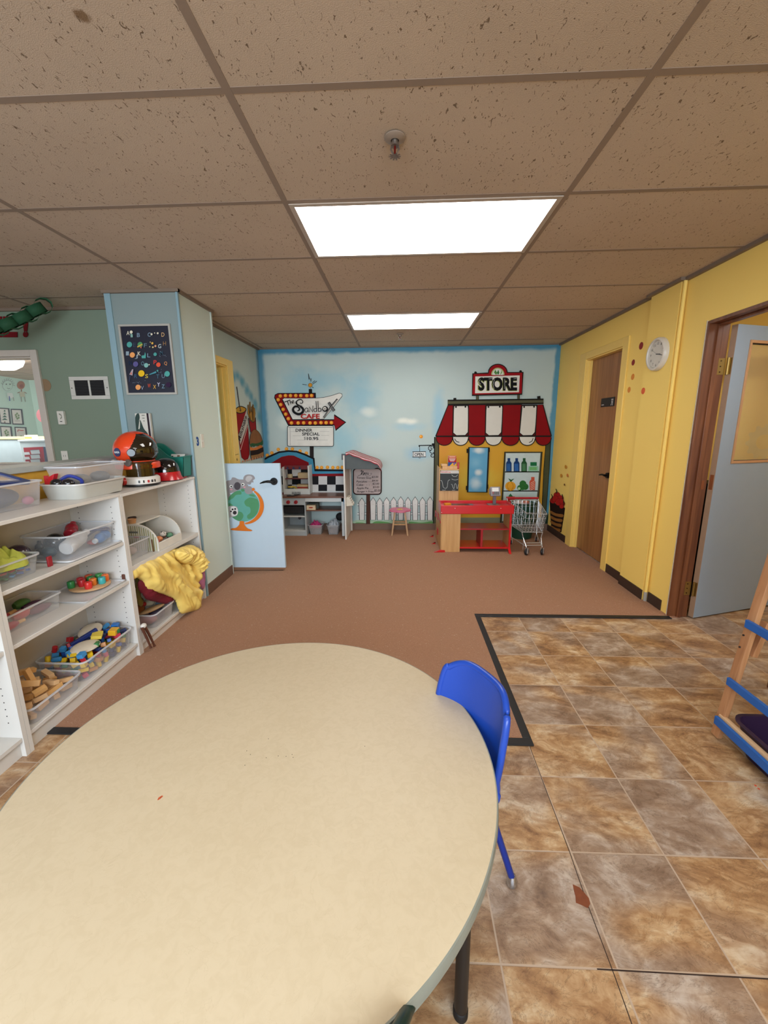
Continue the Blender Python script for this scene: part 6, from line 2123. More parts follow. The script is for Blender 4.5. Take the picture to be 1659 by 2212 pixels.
bx('toy_box', 'small tan wooden box on the upper shelf of the play kitchen hutch', 'box', -1.335, -1.20, 5.24, 5.33, .7186, .788, 'b8a078')
bx('toy_box', 'tan box with a red stripe at the back of the play kitchen worktop', 'box', -1.345, -1.20, 5.20, 5.30, .5186, .640, 'b59c74', (.02, .62, .98, .78, '8a2a26'))
tag(MB(P('b3a27e', .5)).lathe([(.030, 0), (.034, .004), (.034, .050), (.028, .052), (.028, .006), (0, .006)], (-1.445, 5.27, .7186), 24).build('toy_pot'), 'small beige pot on the hutch shelf of the play kitchen', 'toy pot')
t2 = thing('toy_kettle', 'dark toy pot with a yellow rim and handle behind the black book', 'toy pot', (-1.44, 5.24, .5186))
MB(P('4a4c40', .4)).lathe([(.035, 0), (.038, .004), (.036, .085), (0, .085)], (-1.44, 5.255, .5186), 28).build('pot_body', t2)
MB(P('c9a62c', .35)).lathe([(.038, .080), (.042, .088), (.038, .096), (.0, .096)], (-1.44, 5.255, .5186), 28).build('pot_lid', t2)
MB(P('c9a62c', .35)).tube(crv([(-1.405, 5.25, .605), (-1.375, 5.245, .60), (-1.362, 5.24, .565), (-1.372, 5.24, .530)], 5), .009, 10).build('handle', t2)
t2 = thing('toy_phone', 'flat black toy book or phone with a white oval on the play kitchen worktop', 'toy', (-1.37, 5.07, .5186))
mb = MB(P('161617', .4)).prism([(-1.435, 5.025, .5186), (-1.345, 5.025, .5186), (-1.30, 5.135, .5186), (-1.375, 5.135, .5186)], (0, 0, .010))
mb.build('flat_body', t2, bevel=.001)
MB(P('c9c6c0', .4)).cyl((-1.375, 5.072, .5286), (-1.375, 5.072, .5296), .022, n=24).build('white_oval', t2, smooth=False)
mb = MB(P('2a2a2c', .4))
for i in range(8):
    mb.cyl((-1.395 + i * .0145, 5.150, .5186), (-1.395 + i * .0145, 5.150, .556), .0032, n=8)
mb.cyl((-1.40, 5.150, .522), (-1.29, 5.150, .522), .002, n=6)
tag(mb.build('toy_rack'), 'row of short dark pegs standing behind the flat black toy', 'toy rack')
bx('toy_box', 'cream box with a red oval on the brown shelf under the worktop', 'box', -1.198, -1.085, 5.055, 5.12, .3386, .398, 'cdb694')
cv = CV(lambda x, z: Vector((x, 5.055, z)), (0, -1, 0), .0006)
cv.circ(-1.142, .369, .028, 'a5402c', ry=.009)
cvo = cv.build('printed_oval', bpy.data.objects['toy_box.002'])
bx('toy_box', 'dark green box behind the cream box with the red oval', 'box', -1.19, -1.06, 5.135, 5.20, .3386, .412, '2c3326')
# bins under the kitchen
for x0, x1, lab, gs in ((-1.195, -1.015, 'grey clear bin with pink cloth under the play kitchen', 0), (-.955, -.800, 'clear bin with white and grey cloth under the right end of the play kitchen', 1)):
    tub('storage_bin', lab, 'bin', x0, x1, 5.08, 5.28, .0062, .125, clear('b9b6b4', .35, .7, .3), .018, r=.02, rim=.006, mr=clear('c9c9c9', .5, .85))
    cxm = (x0 + x1) / 2
    if gs == 0:
        tag(lump((cxm - .01, 5.18, .09), .080, .085, .065, P('b02a66', .6, .2, 30), 'pink_cloth', 11, fold=.7), 'bright pink cloth heaped in the left bin under the play kitchen', 'cloth')
        tag(lump((cxm, 5.18, .025), .070, .075, .05, P('8a7f7a', .8, .2, 30), 'grey_cloth', 12, fold=.3), 'grey brown cloth low in the left bin under the play kitchen', 'cloth')
    else:
        tag(lump((cxm, 5.17, .10), .075, .080, .075, P('9fa3a8', .6, .2, 30), 'white_cloth', 13, fold=.9), 'pale grey cloth heaped in the right bin under the play kitchen', 'cloth')
        tag(lump((cxm, 5.18, .025), .065, .075, .06, P('b09a94', .8, .2, 30), 'pink_grey_cloth', 14, fold=.3), 'pinkish cloth low in the right bin under the play kitchen', 'cloth')
        tag(MB(P('0f0f11', .8, .2)).ell((cxm + .07, 5.295, .20), (.06, .04, .055)).build('black_bag'), 'black round bag behind the right bin under the play kitchen', 'bag')
MB_ = MB(P('2f7fb0', .7)).prism([(-.722, 5.02, .475), (-.690, 5.005, .478), (-.690, 5.005, .325), (-.706, 5.012, .318), (-.715, 5.018, .36)], (0, .035, 0))
tag(MB_.build('blue_towel', bevel=.003), 'blue towel hanging at the right end of the play kitchen', 'towel')

# ================================================================ AWNING STAND
t = thing('awning_stand', 'narrow white play stand with a red and white striped awning', 'play stand', (-.68, 5.1, .006))
ax0 = -.672
MB(P('d0cbc2', .45)).box(ax0 - .018, ax0, 4.86, 5.34, .006, 1.035).build('side_board', t, bevel=.002)
MB(P('c9c2b8', .45)).box(ax0 + .0005, ax0 + .02, 5.30, 5.335, .006, .86).build('rear_post', t, bevel=.002)
mb = MB(P('1c1c1f', .4)).box(ax0 - .035, ax0 + .014, 4.865, 4.885, 1.036, 1.052).box(ax0 - .035, ax0 - .0185, 4.865, 4.885, .98, 1.036).box(ax0 + .0005, ax0 + .014, 4.865, 4.885, .87, 1.036)
mb.build('metal_bracket', t, bevel=.001)
topl = [(ax0 + .012, 1.066), (ax0 + .06, 1.070), (ax0 + .15, 1.035), (ax0 + .26, .995), (ax0 + .36, .962), (ax0 + .405, .93), (ax0 + .425, .885), (ax0 + .428, .862)]
tp = crv(topl, 4)
NS = 9
st_ = MB()
yy0, yy1 = 4.868, 5.335
for k in range(NS):
    st_.use(P('9e1e2c', .8) if k % 2 == 0 else P('cfc4c2', .8))
    a, b = yy0 + (yy1 - yy0) * k / NS, yy0 + (yy1 - yy0) * (k + 1) / NS
    n_ = len(tp)
    vs = []
    for y in (a, b):
        for i, (x, z) in enumerate(tp):
            sg_ = -.010 * math.sin(PI * min(1, i / n_ * 1.3)) * math.sin(PI * (y - yy0) / (yy1 - yy0))
            vs.append((x, y, z + sg_))
    st_.add(vs, [(i, i + 1, n_ + i + 1, n_ + i) for i in range(n_ - 1)])
o = st_.build('awning_cloth', t, 'red and white striped awning', fix=False, ang=180)
s_ = o.modifiers.new('t', 'SOLIDIFY')
s_.thickness = .004
# draped edge toward the viewer, still striped
ed = MB()
n_ = len(tp)
for q0_, q1_, col in ((0, .25, '9e1e2c'), (.25, .62, 'cfc4c2'), (.62, 1, 'a8303c')):
    ed.use(P(col, .8))
    vs = [(x + .004 * q, yy0 - .001 - .006 * q, z - .028 * q * (1 + .2 * math.sin(i * 1.3))) for q in (q0_, q1_) for i, (x, z) in enumerate(tp)]
    ed.add(vs, [(i, i + 1, n_ + i + 1, n_ + i) for i in range(n_ - 1)])
o = ed.build('awning_edge', t, fix=False)
s_ = o.modifiers.new('t', 'SOLIDIFY')
s_.thickness = .003
mb = MB(P('4d5354', .7)).prism([(ax0 + .001, yy0 + .002, .872), (ax0 + .35, yy0 + .002, .872), (ax0 + .405, yy0 + .002, .905), (ax0 + .36, yy0 + .002, .948), (ax0 + .15, yy0 + .002, 1.018), (ax0 + .03, yy0 + .002, 1.05), (ax0 + .001, yy0 + .002, 1.03)], (0, .006, 0))
mb.build('awning_end', t, 'dark grey triangular end of the awning')
mb = MB(P('1c1c1f', .5)).bar((ax0 + .33, yy0 + .010, .885), (ax0 + .41, yy0 + .010, .90), .010, .018)
mb.bar((ax0 + .41, yy0 + .012, .895), (ax0 + .41, yy1 - .01, .895), .012, .012)
mb.build('awning_rail', t)
mb = MB(P('c4bcaa', .45)).prism([(ax0 + .001, 4.90, .415), (ax0 + .088, 4.90, .425), (ax0 + .030, 4.90, .535), (ax0 + .001, 4.90, .525)], (0, .14, 0))
o = mb.build('counter_wedge', t, 'cream sloping wedge with white buttons', bevel=.002)
mb = MB(P('e0dcd4', .4))
for k in range(4):
    for r_ in range(3):
        f = (k + .6) / 4.4
        mb.cyl((ax0 + .034 + .054 * f, 4.925 + .045 * r_, .530 - .102 * f), (ax0 + .040 + .054 * f, 4.925 + .045 * r_, .533 - .102 * f), .006, n=10)
mb.build('buttons', o)

# ================================================================ STOOL
sc = Vector((-.02, 5.14, 0))
t = thing('flower_stool', 'small wooden stool with a pink flower shaped seat by the painted fence', 'stool', (sc.x, sc.y, .006))
zs = .332
n_ = 60
out_ = []
for k in range(n_):
    a = 2 * PI * k / n_
    r_ = .118 + .022 * abs(math.cos(2.5 * a + .4)) ** .7
    out_.append((sc.x + r_ * math.cos(a), sc.y + r_ * math.sin(a), zs - .020))
st2 = MB(P('d0708c', .45)).prism(out_, (0, 0, .020)).build('seat', t, 'pink petal seat', bevel=.003)
cv = CV(lambda x, y: Vector((sc.x + x, sc.y + y, zs)), (0, 0, 1), .0004)
n_ = 10
cv.poly([((.046 if k % 2 else .034) * math.cos(PI * k / n_ * 2 * .5 * 2 / 2 * 1), (.046 if k % 2 else .034) * math.sin(PI * k / n_)) for k in range(2 * n_)], 'e8d678').circ(0, 0, .02, 'd9b84c')
for k in range(5):
    cv.circ(.03 * math.cos(k * 1.257), .03 * math.sin(k * 1.257), .006, 'c9884c', n=8)
cv.build('painted_centre', st2)
M_oak = wood('9c7448', 'b88c5c', 2, 10)
for sx_, sy_2 in ((-1, -1), (1, -1), (1, 1), (-1, 1)):
    MB(M_oak).bar((sc.x + sx_ * .062, sc.y + sy_2 * .055, zs - .020), (sc.x + sx_ * .100, sc.y + sy_2 * .090, .0065), .020, .022, up=(0, 1, 0)).build('leg', t, bevel=.002)
MB(M_oak).bar((sc.x - .078, sc.y - .072, .15), (sc.x + .078, sc.y - .072, .15), .012, .020).build('stretcher', t, bevel=.001)
MB(M_oak).bar((sc.x - .078, sc.y + .072, .15), (sc.x + .078, sc.y + .072, .15), .012, .020).build('stretcher', t, bevel=.001)
for s_ in (-1, 1):
    MB(M_oak).bar((sc.x + s_ * .082, sc.y - .07, .10), (sc.x + s_ * .082, sc.y + .07, .10), .012, .020).build('stretcher', t, bevel=.001)

# ================================================================ CHECKOUT STAND
M_ply = wood('b98a52', 'cfa36c', 2, 9, .4)
M_red = P('c4161c', .28, .05, coat=.3)
M_red2 = P('a3222a', .3, .08)
yf = 4.367
t = thing('checkout_stand', 'red and wood play shop checkout counter in front of the painted store', 'play shop', (.8, 4.55, .006))
MB(M_red).box(.424, 1.203, yf - .016, yf, .436, .530).build('front_rail', t, bevel=.006)
MB(M_red).box(.430, 1.200, yf, 4.672, .486, .500).build('counter_top', t, bevel=.001)
MB(M_red).box(.430, 1.200, 4.660, 4.672, .500, .530).build('back_rail', t, bevel=.003)
for x in (.424, 1.191):
    MB(M_red).box(x, x + .012, yf, 4.672, .436, .528).build('end_rail', t, bevel=.003)
MB(P('d8d2c8', .4)).cyl((.575, yf - .016, .50), (.575, yf - .018, .50), .004, n=10).cyl((1.06, yf - .016, .50), (1.06, yf - .018, .50), .004, n=10).cyl((.432, yf - .016, .455), (.432, yf - .018, .455), .004, n=10).build('screw_caps', t)
MB(M_ply).box(.437, .640, yf + .001, yf + .015, .0065, .436).build('front_panel', t, 'light wood front panel', bevel=.001)
MB(M_ply).box(1.168, 1.182, yf + .012, 4.65, .035, .486).build('side_panel', t, bevel=.001)
MB(M_red).box(1.165, 1.186, yf - .002, yf + .012, .03, .436).build('panel_edging', t, bevel=.001)
MB(M_ply).box(.430, .444, yf + .016, 5.02, .012, .486).build('side_panel', t, bevel=.001)
MB(M_red2).box(.641, 1.168, yf + .02, 4.66, .253, .267).build('shelf', t, bevel=.001)
MB(M_red).box(.641, 1.168, yf + .004, 4.66, .045, .062).build('bottom_shelf', t, bevel=.001)
MB(M_red2).box(.865, .888, yf + .012, 4.64, .062, .253).build('divider', t, bevel=.001)
MB(M_red2).box(.444, .62, 4.40, 4.66, .18, .19).build('shelf', t, smooth=False)
for y in (yf + .005, 4.685, 5.0):
    w_ = .125 if y < 4.5 else .05
    mb = MB(M_red).prism([(.352, y - .008, .0065), (.352 + w_, y - .008, .0065), (.352 + w_ - .01, y - .008, .030), (.40, y - .008, .028)], (0, .014, 0)) if y > 4.5 else MB(M_red).prism([(.352, y - .022, .0065), (.478, y - .022, .0065), (.478, y - .022, .030), (.42, y - .022, .034)], (0, .014, 0))
    mb.build('foot', t, bevel=.002)
MB(M_red).prism([(1.160, 4.30, .0065), (1.186, 4.30, .0065), (1.186, 4.36, .06), (1.160, 4.36, .06)], (0, .02, 0)).build('foot', t, bevel=.002)
for y0, z0 in ((4.70, .30), (4.70, .12), (5.02, .26)):
    MB(M_red2).box(.420, .4295, y0 - .02, y0 + .06, z0, z0 + .07).build('side_bracket', t, smooth=False)
MB(P('b01c20', .3)).box(.424, .430, 4.40, 5.0, .32, .345).build('side_strip', t, smooth=False)
# conveyor and black scanner plate
a0, a1 = .475, .80
MB(P('6f6e70', .4)).box(a0, a1, 4.42, 4.60, .5003, .505).build('scanner_frame', t, bevel=.001)
MB(P('19191b', .3)).box(a0 + .035, a1 - .045, 4.44, 4.585, .5051, .5065).build('scanner_glass', t, smooth=False)
# tower
MB(M_ply).box(.438, .656, 4.705, 4.719, .0065, .868).build('tower_panel', t, bevel=.001)
MB(M_ply).box(.430, .4375, 4.705, 5.02, .487, .900).build('side_panel', t, bevel=.001)
MB(wood('c99a62', 'd9b07c', 0, 8)).box(.438, .656, 4.70, 4.90, .869, .880).build('tower_top', t, bevel=.002)
MB(M_ply).box(.47, .64, 4.75, 4.90, .8805, .915).build('riser', t, bevel=.001)
cb = MB(P('101613', .5)).box(.441, .652, 4.694, 4.7045, .636, .870).build('chalkboard', t, 'black chalkboard', bevel=.003)
ctf = lambda a, b: onY(920 + a / 5.925, 960 + b / 5.925, 4.694)
cv = CV(ctf, (0, -1, 0), .0003)
cv.poly([(186, 342), (196, 336), (410, 334), (422, 342), (422, 372), (184, 372)], 'c9c6c0').text('Melissa&Doug', 190, 346, 315, 364, 'c02a2c', .03).text('Favorites', 326, 348, 412, 362, 'a8a6a2')
cv.build('chalkboard_header', cb)
cv = CV(ctf, (0, -1, 0), .0006)
for pts in ([(185, 460), (205, 470), (222, 545), (245, 560), (270, 550), (285, 465), (308, 455)], [(330, 388), (350, 408), (385, 410), (405, 388)], [(330, 440), (350, 452), (385, 455), (412, 445)], [(322, 510), (335, 515), (350, 560), (362, 560), (368, 508), (385, 508), (395, 560), (405, 560), (414, 510)], [(208, 582), (232, 584), (255, 580)], [(335, 584), (375, 582)]):
    cv.line(crv(pts, 3), 4, 'b9bdb9')
cv.build('chalk_drawing', cb)
bz = .9156
o = tag(MB(P('c2b096', .6)).box(.535, .628, 4.76, 4.80, bz, bz + .115).build('play_box', bevel=.001), 'red, cream and blue printed box on top of the checkout tower', 'box')
cv = CV(lambda x, z: Vector((.535 + .093 * x, 4.76, bz + .115 * z)), (0, -1, 0), .0004)
cv.rect(0, .78, 1, 1, 'c26a4c').rect(0, .36, 1, .78, 'a8242a').rect(0, 0, 1, .36, '2c4a86').poly([(.2, 0), (.55, .30), (1, .22), (1, 0)], 'd0a03c').circ(.75, .2, .12, '7a5a8a')
cv.line([(.1, .70), (.9, .70)], .05, 'e0d8cc').line([(.15, .60), (.85, .60)], .05, 'e0d8cc').line([(.25, .49), (.75, .49)], .05, 'e0d8cc').line([(.15, .89), (.85, .89)], .05, 'e6c6b0')
cv.build('box_print', o)
o = tag(MB(P('b0242a', .35)).box(.640, .664, 4.76, 4.79, .8806, .955).build('play_carton', bevel=.004), 'small red carton beside the printed box on the checkout tower', 'carton')
bx('toy_box', 'flat light wooden box on top of the checkout tower', 'box', .46, .53, 4.77, 4.86, bz, bz + .018, 'cfa676')
tag(MB(P('d98a1e', .4)).ob((.508, 4.47, .5225), (.07, .045, .026), (0, .05, .3)).build('toy_block', bevel=.003), 'orange wedge block lying on the red checkout counter', 'block')
# card terminal on a post
t = thing('card_terminal', 'grey toy card terminal with white screen on the red checkout counter', 'card terminal', (1.03, 4.55, .5005))
MB(P('7a6f72', .35)).box(.96, 1.09, 4.50, 4.62, .5006, .506).build('base_plate', t, bevel=.002)
MB(P('6a6468', .35)).box(1.018, 1.052, 4.545, 4.575, .506, .60).build('post', t, bevel=.003)
Mt2 = Euler((R(-22), 0, R(4))).to_matrix()
c0 = Vector((1.035, 4.535, .655))


def tb(mb, x0, x1, y0, y1, z0, z1):
    vs = [c0 + Mt2 @ Vector(p) for p in [(x0, y0, z0), (x1, y0, z0), (x1, y1, z0), (x0, y1, z0), (x0, y0, z1), (x1, y0, z1), (x1, y1, z1), (x0, y1, z1)]]
    mb.add(vs, [(0, 3, 2, 1), (4, 5, 6, 7), (0, 1, 5, 4), (1, 2, 6, 5), (2, 3, 7, 6), (3, 0, 4, 7)])
    return mb


bd = tb(MB(P('8d898c', .35)), -.055, .055, -.012, .018, -.055, .050).build('terminal_body', t, bevel=.005)
tb(MB(P('77727a', .35)), -.068, -.056, -.008, .012, -.035, .03).build('card_slot', t, bevel=.003)
tb(MB(P('e2e2e0', .3)), -.038, .034, -.0135, -.0121, -.005, .038).build('screen', bd, 'white screen', smooth=False)
mb = MB()
for r_ in range(3):
    for k in range(4):
        mb.use(P(['9a2a2a', '4a484c', '4a484c', '4a484c'][k] if r_ < 2 else '55535a', .4))
        tb(mb, -.036 + k * .019, -.022 + k * .019, -.0145, -.0121, -.018 - r_ * .012, -.010 - r_ * .012)
mb.build('keypad', bd, smooth=False)

# ================================================================ GREEN BIN AND CART
gc = Vector((1.48, 5.02, .0065))
t = thing('green_basket', 'dark green round plastic basket behind the shopping cart', 'basket', gc)
MB(P('0f3d2c', .4)).lathe([(.125, 0), (.130, .004), (.135, .04), (.155, .42), (.150, .42), (.132, .04), (.125, .01), (0, .01)], gc, 40).build('basket_body', t)
MB(P('0f3d2c', .4)).lathe([(.154, .415), (.160, .42), (.160, .435), (.152, .438), (.148, .43)], gc, 40).build('rim', t)
tag(lump((1.46, 5.02, .395), .115, .11, .07, P('c9bcb8', .6, .1, 20), 'white_cloth', 21, fold=.8), 'white cloth bundled in the dark green basket', 'cloth')
tag(MB(P('b8705a', .6)).ell((1.51, 4.97, .452), (.04, .03, .02)).build('doll_hand'), 'skin toned toy piece on the white cloth in the dark green basket', 'toy')
M_chr = P('d6dadc', .3, metal=.7)
t = thing('shopping_cart', 'small chrome toy shopping cart with a red handle', 'shopping cart', (1.44, 4.55, .006))
FB_, FT = [(1.300, 4.36, .235), (1.520, 4.36, .235)], [(1.335, 4.34, .445), (1.545, 4.34, .440)]
BB, BT = [(1.285, 4.80, .215), (1.600, 4.80, .215)], [(1.285, 4.84, .50), (1.610, 4.84, .50)]
FB_, FT, BB, BT = [[Vector(p) for p in q] for q in (FB_, FT, BB, BT)]


def grid(a, b, c_, d, nu, nv, r_):
    mb = MB(M_chr)
    for i in range(nu + 1):
        f = i / nu
        mb.cyl(a.lerp(b, f), d.lerp(c_, f), r_, n=6)
    for j in range(1, nv):
        f = j / nv
        mb.cyl(a.lerp(d, f), b.lerp(c_, f), r_, n=6)
    return mb


grid(FB_[0], FB_[1], FT[1], FT[0], 7, 4, .0018).build('basket_front', t)
grid(FB_[0], BB[0], BT[0], FT[0], 9, 4, .0018).build('basket_side', t)
grid(FB_[1], BB[1], BT[1], FT[1], 9, 4, .0018).build('basket_side', t)
grid(FB_[0], FB_[1], BB[1], BB[0], 7, 8, .0018).build('basket_floor', t)
grid(BB[0], BB[1], BT[1], BT[0], 7, 4, .0016).build('basket_gate', t)
mb = MB(M_chr).tube([FT[0], FT[1], BT[1], BT[0]], .0042, 8, True)
mb.build('top_rim', t)
MB(M_chr).tube([FB_[0], FB_[1], BB[1], BB[0]], .0038, 8, True).build('bottom_rim', t)
hA, hB = Vector((1.262, 4.90, .515)), Vector((1.628, 4.90, .515))
mb = MB(M_chr)
wf = [Vector((1.335, 4.27, .060)), Vector((1.503, 4.28, .060))]
wr_ = [Vector((1.275, 4.68, .060)), Vector((1.605, 4.80, .060))]
for s_, (w1, w2, hh) in enumerate(((wf[0], wr_[0], hA), (wf[1], wr_[1], hB))):
    mb.tube([hh, Vector((hh.x, 4.86, .44)), Vector((w2.x, w2.y + .02, .24)), Vector((w2.x, w2.y, .085))], .0055, 8)
    mb.tube([w2 + Vector((0, 0, .035)), Vector((w1.x, w1.y + .02, .095)), w1 + Vector((0, .01, .03))], .005, 8)
    mb.tube([w1 + Vector((0, .01, .03)), Vector((w1.x - .012 * (1 - 2 * s_), 4.38, .17)), FB_[s_]], .005, 8)
mb.cyl(wf[0] + Vector((0, .015, .05)), wf[1] + Vector((0, .015, .05)), .0045).cyl(wf[0] + Vector((0, .03, .072)), wf[1] + Vector((0, .03, .072)), .004)
mb.cyl((1.35, 4.45, .008), (1.35, 4.45, .13), .0045, n=8)
mb.build('cart_frame', t)
MB(P('a81c26', .35)).cyl(hA, hB, .014, n=16).build('handle', t, 'red plastic handle')
mb = MB(P('a81c26', .35)).box(1.272, 1.292, 4.83, 4.845, .33, .50)
mb.build('side_trim', t, 'red side strip', bevel=.002)
for i, w in enumerate(wf + wr_):
    r_ = .036 if i < 2 else .028
    x = w.x
    wa = (R(55), R(40), R(10), R(20))[i]
    wd, wn_ = Vector((math.sin(wa), math.cos(wa), 0)), Vector((math.cos(wa), -math.sin(wa), 0))
    o = MB(P('141416', .5)).tube([Vector((x, w.y, .0065 + r_)) + wd * math.cos(a) * r_ * .68 + Vector((0, 0, math.sin(a) * r_ * .68)) for a in [2 * PI * k / 20 for k in range(20)]], r_ * .32, 8, True).build('wheel', t)
    MB(P('9a9ca0', .35, metal=.7)).cyl(Vector((x, w.y, .0065 + r_)) - wn_ * .007, Vector((x, w.y, .0065 + r_)) + wn_ * .007, r_ * .55, n=18).build('hub', o)
    MB(M_chr).ob(Vector((x, w.y, .055)) + wn_ * .013, (.003, .022, .062), (0, 0, -wa)).ob(Vector((x, w.y, .055)) - wn_ * .013, (.003, .022, .062), (0, 0, -wa)).build('fork', o)

# ================================================================ ROUND TABLE
tc = Vector((-.366, .950, 0))
t = thing('round_table', 'large round cream topped table in the foreground', 'table', tc)


def table_top_mat():
    m, nt, b = newmat('cream_laminate')
    v, x, y, z = posn(nt)
    n1 = ntex(nt, v, 2.0, 3)
    n2 = ntex(nt, v, 45, 5, 1)
    n3 = ntex(nt, v, 7, 6, 2.5)
    c = mixc(nt, n1, 'bdad90', 'c6b79b')
    c = mixc(nt, mprange(nt, n2, .35, .7, 0, .28), c, 'ae9d7e')
    sc_ = math_(nt, 'ABSOLUTE', math_(nt, 'SUBTRACT', n3, .52))
    c = mixc(nt, mprange(nt, sc_, 0, .006, .22, 0), c, 'a8977a')
    nt.links.new(c, b.inputs['Base Color'])
    b.inputs['Roughness'].default_value = .48
    b.inputs['Specular IOR Level'].default_value = .35
    return m


tt_ = .610
top = MB(table_top_mat()).lathe([(0, .446), (tt_ - .006, .446), (tt_ - .004, .4795), (tt_ - .006, .480), (0, .480)], tc, 160).build('tabletop', t)
MB(P('80847a', .5, .12, 30)).lathe([(tt_ - .0045, .446), (tt_ - .001, .447), (tt_ + .0012, .464), (tt_ - .001, .479), (tt_ - .0045, .4795)], tc, 160).build('edge_band', top)
mb = MB(P('2a2622', .6))
for u, v in ((533, 1622), (541, 1630), (575, 1637), (601, 1633), (618, 1634), (631, 1630), (633, 1636), (529, 1653), (580, 1596), (788, 1612)):
    q = onZ(u, v, .4802)
    mb.cyl(q, q + Vector((0, 0, .0004)), .0011, n=8)
mb.build('speck', top, smooth=False)
mb = MB(P('c0562c', .6))
for u, v, r_ in ((345, 1724, .0036), (349, 1721, .0028), (342, 1727, .002)):
    q = onZ(u, v, .4802)
    mb.cyl(q, q + Vector((0, 0, .0005)), r_, n=10)
mb.build('orange_crumb', top, smooth=False)
for i, (x, y) in enumerate(((.140, .716), (-.135, 1.43), (-.86, 1.18), (-.60, .47))):
    MB(P('171413', .45)).cyl((x, y, .018), (x, y, .446), .0155, n=24).build('leg', t)
    MB(P('100e0e', .6)).lathe([(.014, 0), (.0175, .004), (.0175, .022), (.0155, .025)], (x, y, .0), 24).build('leg_foot', t)

# ================================================================ BLUE CHAIR
# local frame: +y is the back of the chair, x across
ch = thing('school_chair', 'small blue plastic school chair pushed in at the round table', 'chair', (.113, 1.058, 0), None, R(-61.4))


def shell(name, parent, col, w_seat, w_back, ztop, zs_, dy):
    nu, nv = 25, 44
    prof = crv([(-.16, zs_ - .010), (-.145, zs_ + .002), (-.08, zs_ - .004), (0, zs_ - .008), (.07, zs_ - .002), (.110, zs_ + .03), (.128, zs_ + .09), (.142, zs_ + .17), (.158, ztop - .03), (.166, ztop)], 5)
    L = len(prof)
    vs, fs = [], []
    for i, (y, z) in enumerate(prof):
        f = i / (L - 1)
        back = max(0, min(1, (f - .45) / .2))
        w = w_seat * (1 - back) + w_back * back
        if f > .55:
            w = w_back * (1 - .07 * max(0, (f - .80) / .20) ** 2)
            w *= .95 + .05 * math.sin(PI * min(1, (f - .5) / .42))
        if f < .08:
            w *= .93
        for j in range(nu):
            u = -1 + 2 * j / (nu - 1)
            xx = u * w / 2
            e = abs(u) ** 2.6
            yy = y - back * .045 * e
            zz = z + (1 - back) * .018 * abs(u) ** 3
            k = max(0, (f - .80) / .20)
            zz -= k * .034 * max(0, (abs(u) - .45) / .55) ** 2.2
            vs.append((xx, yy + dy, zz))
    for i in range(L - 1):
        for j in range(nu - 1):
            fs.append((i * nu + j, i * nu + j + 1, (i + 1) * nu + j + 1, (i + 1) * nu + j))
    mb = MB(P(col, .32, .06, 10, bump=.06, bs=400))
    mb.add(vs, fs)
    # rolled edge
    edge = [vs[j] for j in range(nu)] + [vs[i * nu + nu - 1] for i in range(1, L)] + [vs[(L - 1) * nu + j] for j in range(nu - 2, -1, -1)] + [vs[i * nu] for i in range(L - 2, 0, -1)]
    o = mb.build(name, parent, local=True, ang=180)
    s_ = o.modifiers.new('t', 'SOLIDIFY')
    s_.thickness = .006
    s_.offset = 0
    b = MB(P(col, .30, .06, 10)).tube([Vector(p) + Vector((0, .004, -.003)) for p in edge], .0105, 10, True).build('shell_lip', o, local=True, ang=180)
    return o


shell('seat_shell', ch, '1c44a4', .31, .305, .618, .330, 0)
M_bm = P('16308a', .35, .06, metal=.2)
for s_ in (-1, 1):
    for fy, fz in ((-.12, -.17), (.12, .168)):
        mb = MB(M_bm).tube([(s_ * .080, fy * .55, .318), (s_ * .105, fy * .8, .300), (s_ * .150, fz, .030)], .010, 12)
        l = mb.build('leg', ch, local=True)
        MB(P('c9ccd0', .15, metal=1)).lathe([(.012, .0), (.0165, .003), (.0165, .016), (.012, .030), (.010, .034)], (s_ * .1515, fz + (.002 if fz > 0 else -.002), .0), 24).build('glide', l, 'chrome glide', local=True)
MB(M_bm).tube([(-.080, -.065, .317), (.080, -.065, .317)], .009).tube([(-.080, .065, .317), (.080, .065, .317)], .009).tube([(.128, -.10, .16), (.128, .115, .16)], .006).tube([(-.128, -.10, .16), (-.128, .115, .16)], .006).build('frame_bar', ch, local=True)

# second chair, dark green, only its back rail shows under the table edge
ch2 = thing('school_chair', 'dark green plastic chair at the bottom edge of the picture, beside the table rim', 'chair', (-.155, .525, 0), None, R(210))
shell('seat_shell', ch2, '16302c', .28, .27, .500, .28, 0)
for s_ in (-1, 1):
    for fy, fz in ((-.13, -.18), (.12, .17)):
        MB(P('20302c', .4)).tube([(s_ * .085, fy * .55, .268), (s_ * .115, fy * .8, .255), (s_ * .15, fz, .010)], .009, 12).build('leg', ch2, local=True)

# ================================================================ EASEL AND BIN
M_pine = wood('a5714a', 'c08e64', 2, 9, .5)
M_eb = P('1a5fb0', .4, .08, 20)
t = thing('easel', 'wooden easel with blue painted rails at the right edge', 'easel', (1.40, 1.4, 0))
f0 = Vector((1.392, 1.640, .0))
f1 = onY(1672, 1205, 1.60)
f1 = Vector((f1.x, 1.60, f1.z))
dl = (f1 - f0)
top_ = f0 + dl * 1.9
MB(M_pine).bar(f0 + Vector((0, 0, .012)), top_, .022, .040, up=(0, 1, 0)).build('leg', t, 'pine front leg', bevel=.003)
MB(M_pine).bar(f0 + Vector((.0, -1.0, .012)), top_ + Vector((0, -1.0, 0)), .022, .040, up=(0, 1, 0)).build('leg', t, bevel=.003)
MB(M_pine).bar(top_, Vector((top_.x * 2 - f0.x, 1.6, .012)), .022, .040, up=(0, 1, 0)).build('leg', t, bevel=.003)
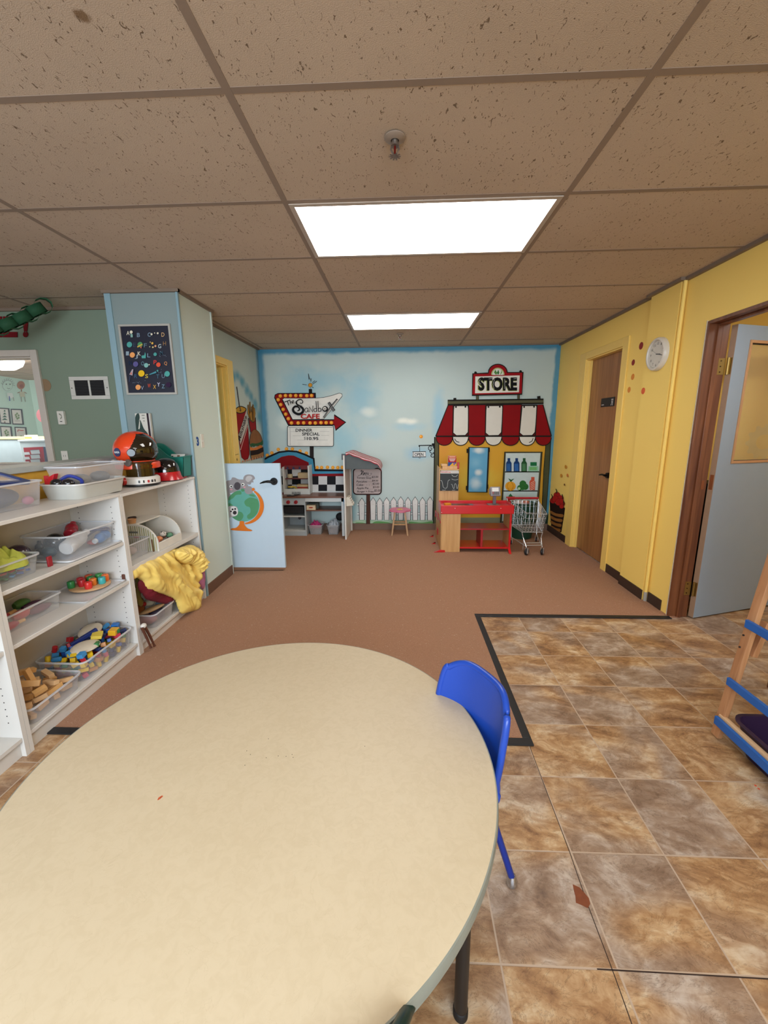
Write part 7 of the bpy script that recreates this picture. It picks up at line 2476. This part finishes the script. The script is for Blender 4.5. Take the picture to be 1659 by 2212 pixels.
MB(M_pine).bar(top_ + Vector((0, -1, 0)), Vector((top_.x * 2 - f0.x, .6, .012)), .022, .040, up=(0, 1, 0)).build('leg', t, bevel=.003)


def onleg(u, v):
    """height on the leg where it passes this level of the photograph"""
    best = min((abs(projv(f0 + dl * k / 200)[1] - v), k) for k in range(0, 380))
    return f0 + dl * best[1] / 200


def projv(P_):
    c_ = MR @ (Vector(P_) - Vector((0, 0, CZ)))
    return 829.5 + F * c_.x / c_.z, 1106 + F * c_.y / c_.z


for v, hh, lab in ((1553, .038, None), (1470, .034, None), (1346, .034, None)):
    q = onleg(0, v)
    mb = MB(M_eb).bar(q + Vector((-.026, -.0, 0)), q + Vector((-.026, -1.0, 0)), .014, hh)
    mb.build('rail', t, 'blue painted rail', bevel=.002)
q = onleg(0, 1548)
MB(wood('c9a27c', 'ddbb94', 1, 8)).bar(q + Vector((-.008, .0, .008)), q + Vector((-.008, -.98, .008)), .020, .012).build('tray_board', t, 'bare wood tray edge', bevel=.001)
q = onleg(0, 1370)
MB(M_pine).bar(q + Vector((.016, -.012, -.09)), q + Vector((.05, -.012, .06)), .022, .030, up=(0, 1, 0)).build('brace', t, bevel=.002)
q = onleg(0, 1300)
MB(P('201820', .5)).prism([q + Vector((.010, -.05, 0)), q + Vector((.010, -.95, 0)), q + Vector((.010, -.95, 0)) + dl * .9, q + Vector((.010, -.05, 0)) + dl * .9], (.006, 0, 0)).build('board', t, 'black board panel')
mb = MB(P('3a3634', .5, metal=.5))
for v in (1372, 1398):
    q = onleg(0, v)
    mb.cyl(q + Vector((-.020, 0, 0)), q + Vector((-.024, 0, 0)), .004, n=10)
mb.build('screw', t)
tub('storage_bin', 'dark purple plastic bin on the floor under the easel', 'bin', 1.408, 1.80, 1.06, 1.600, .0, .145, P('2a1638', .4, .1), .030, r=.05, rim=.010, wall=.004)

# dark cabinet seen through the gap of the open door
tag(MB(P('1c1714', .6)).box(2.16, 2.52, 3.20, 3.405, .0, .92).build('dark_cabinet', bevel=.004), 'dark low cabinet glimpsed in the gap behind the open blue door', 'cabinet')
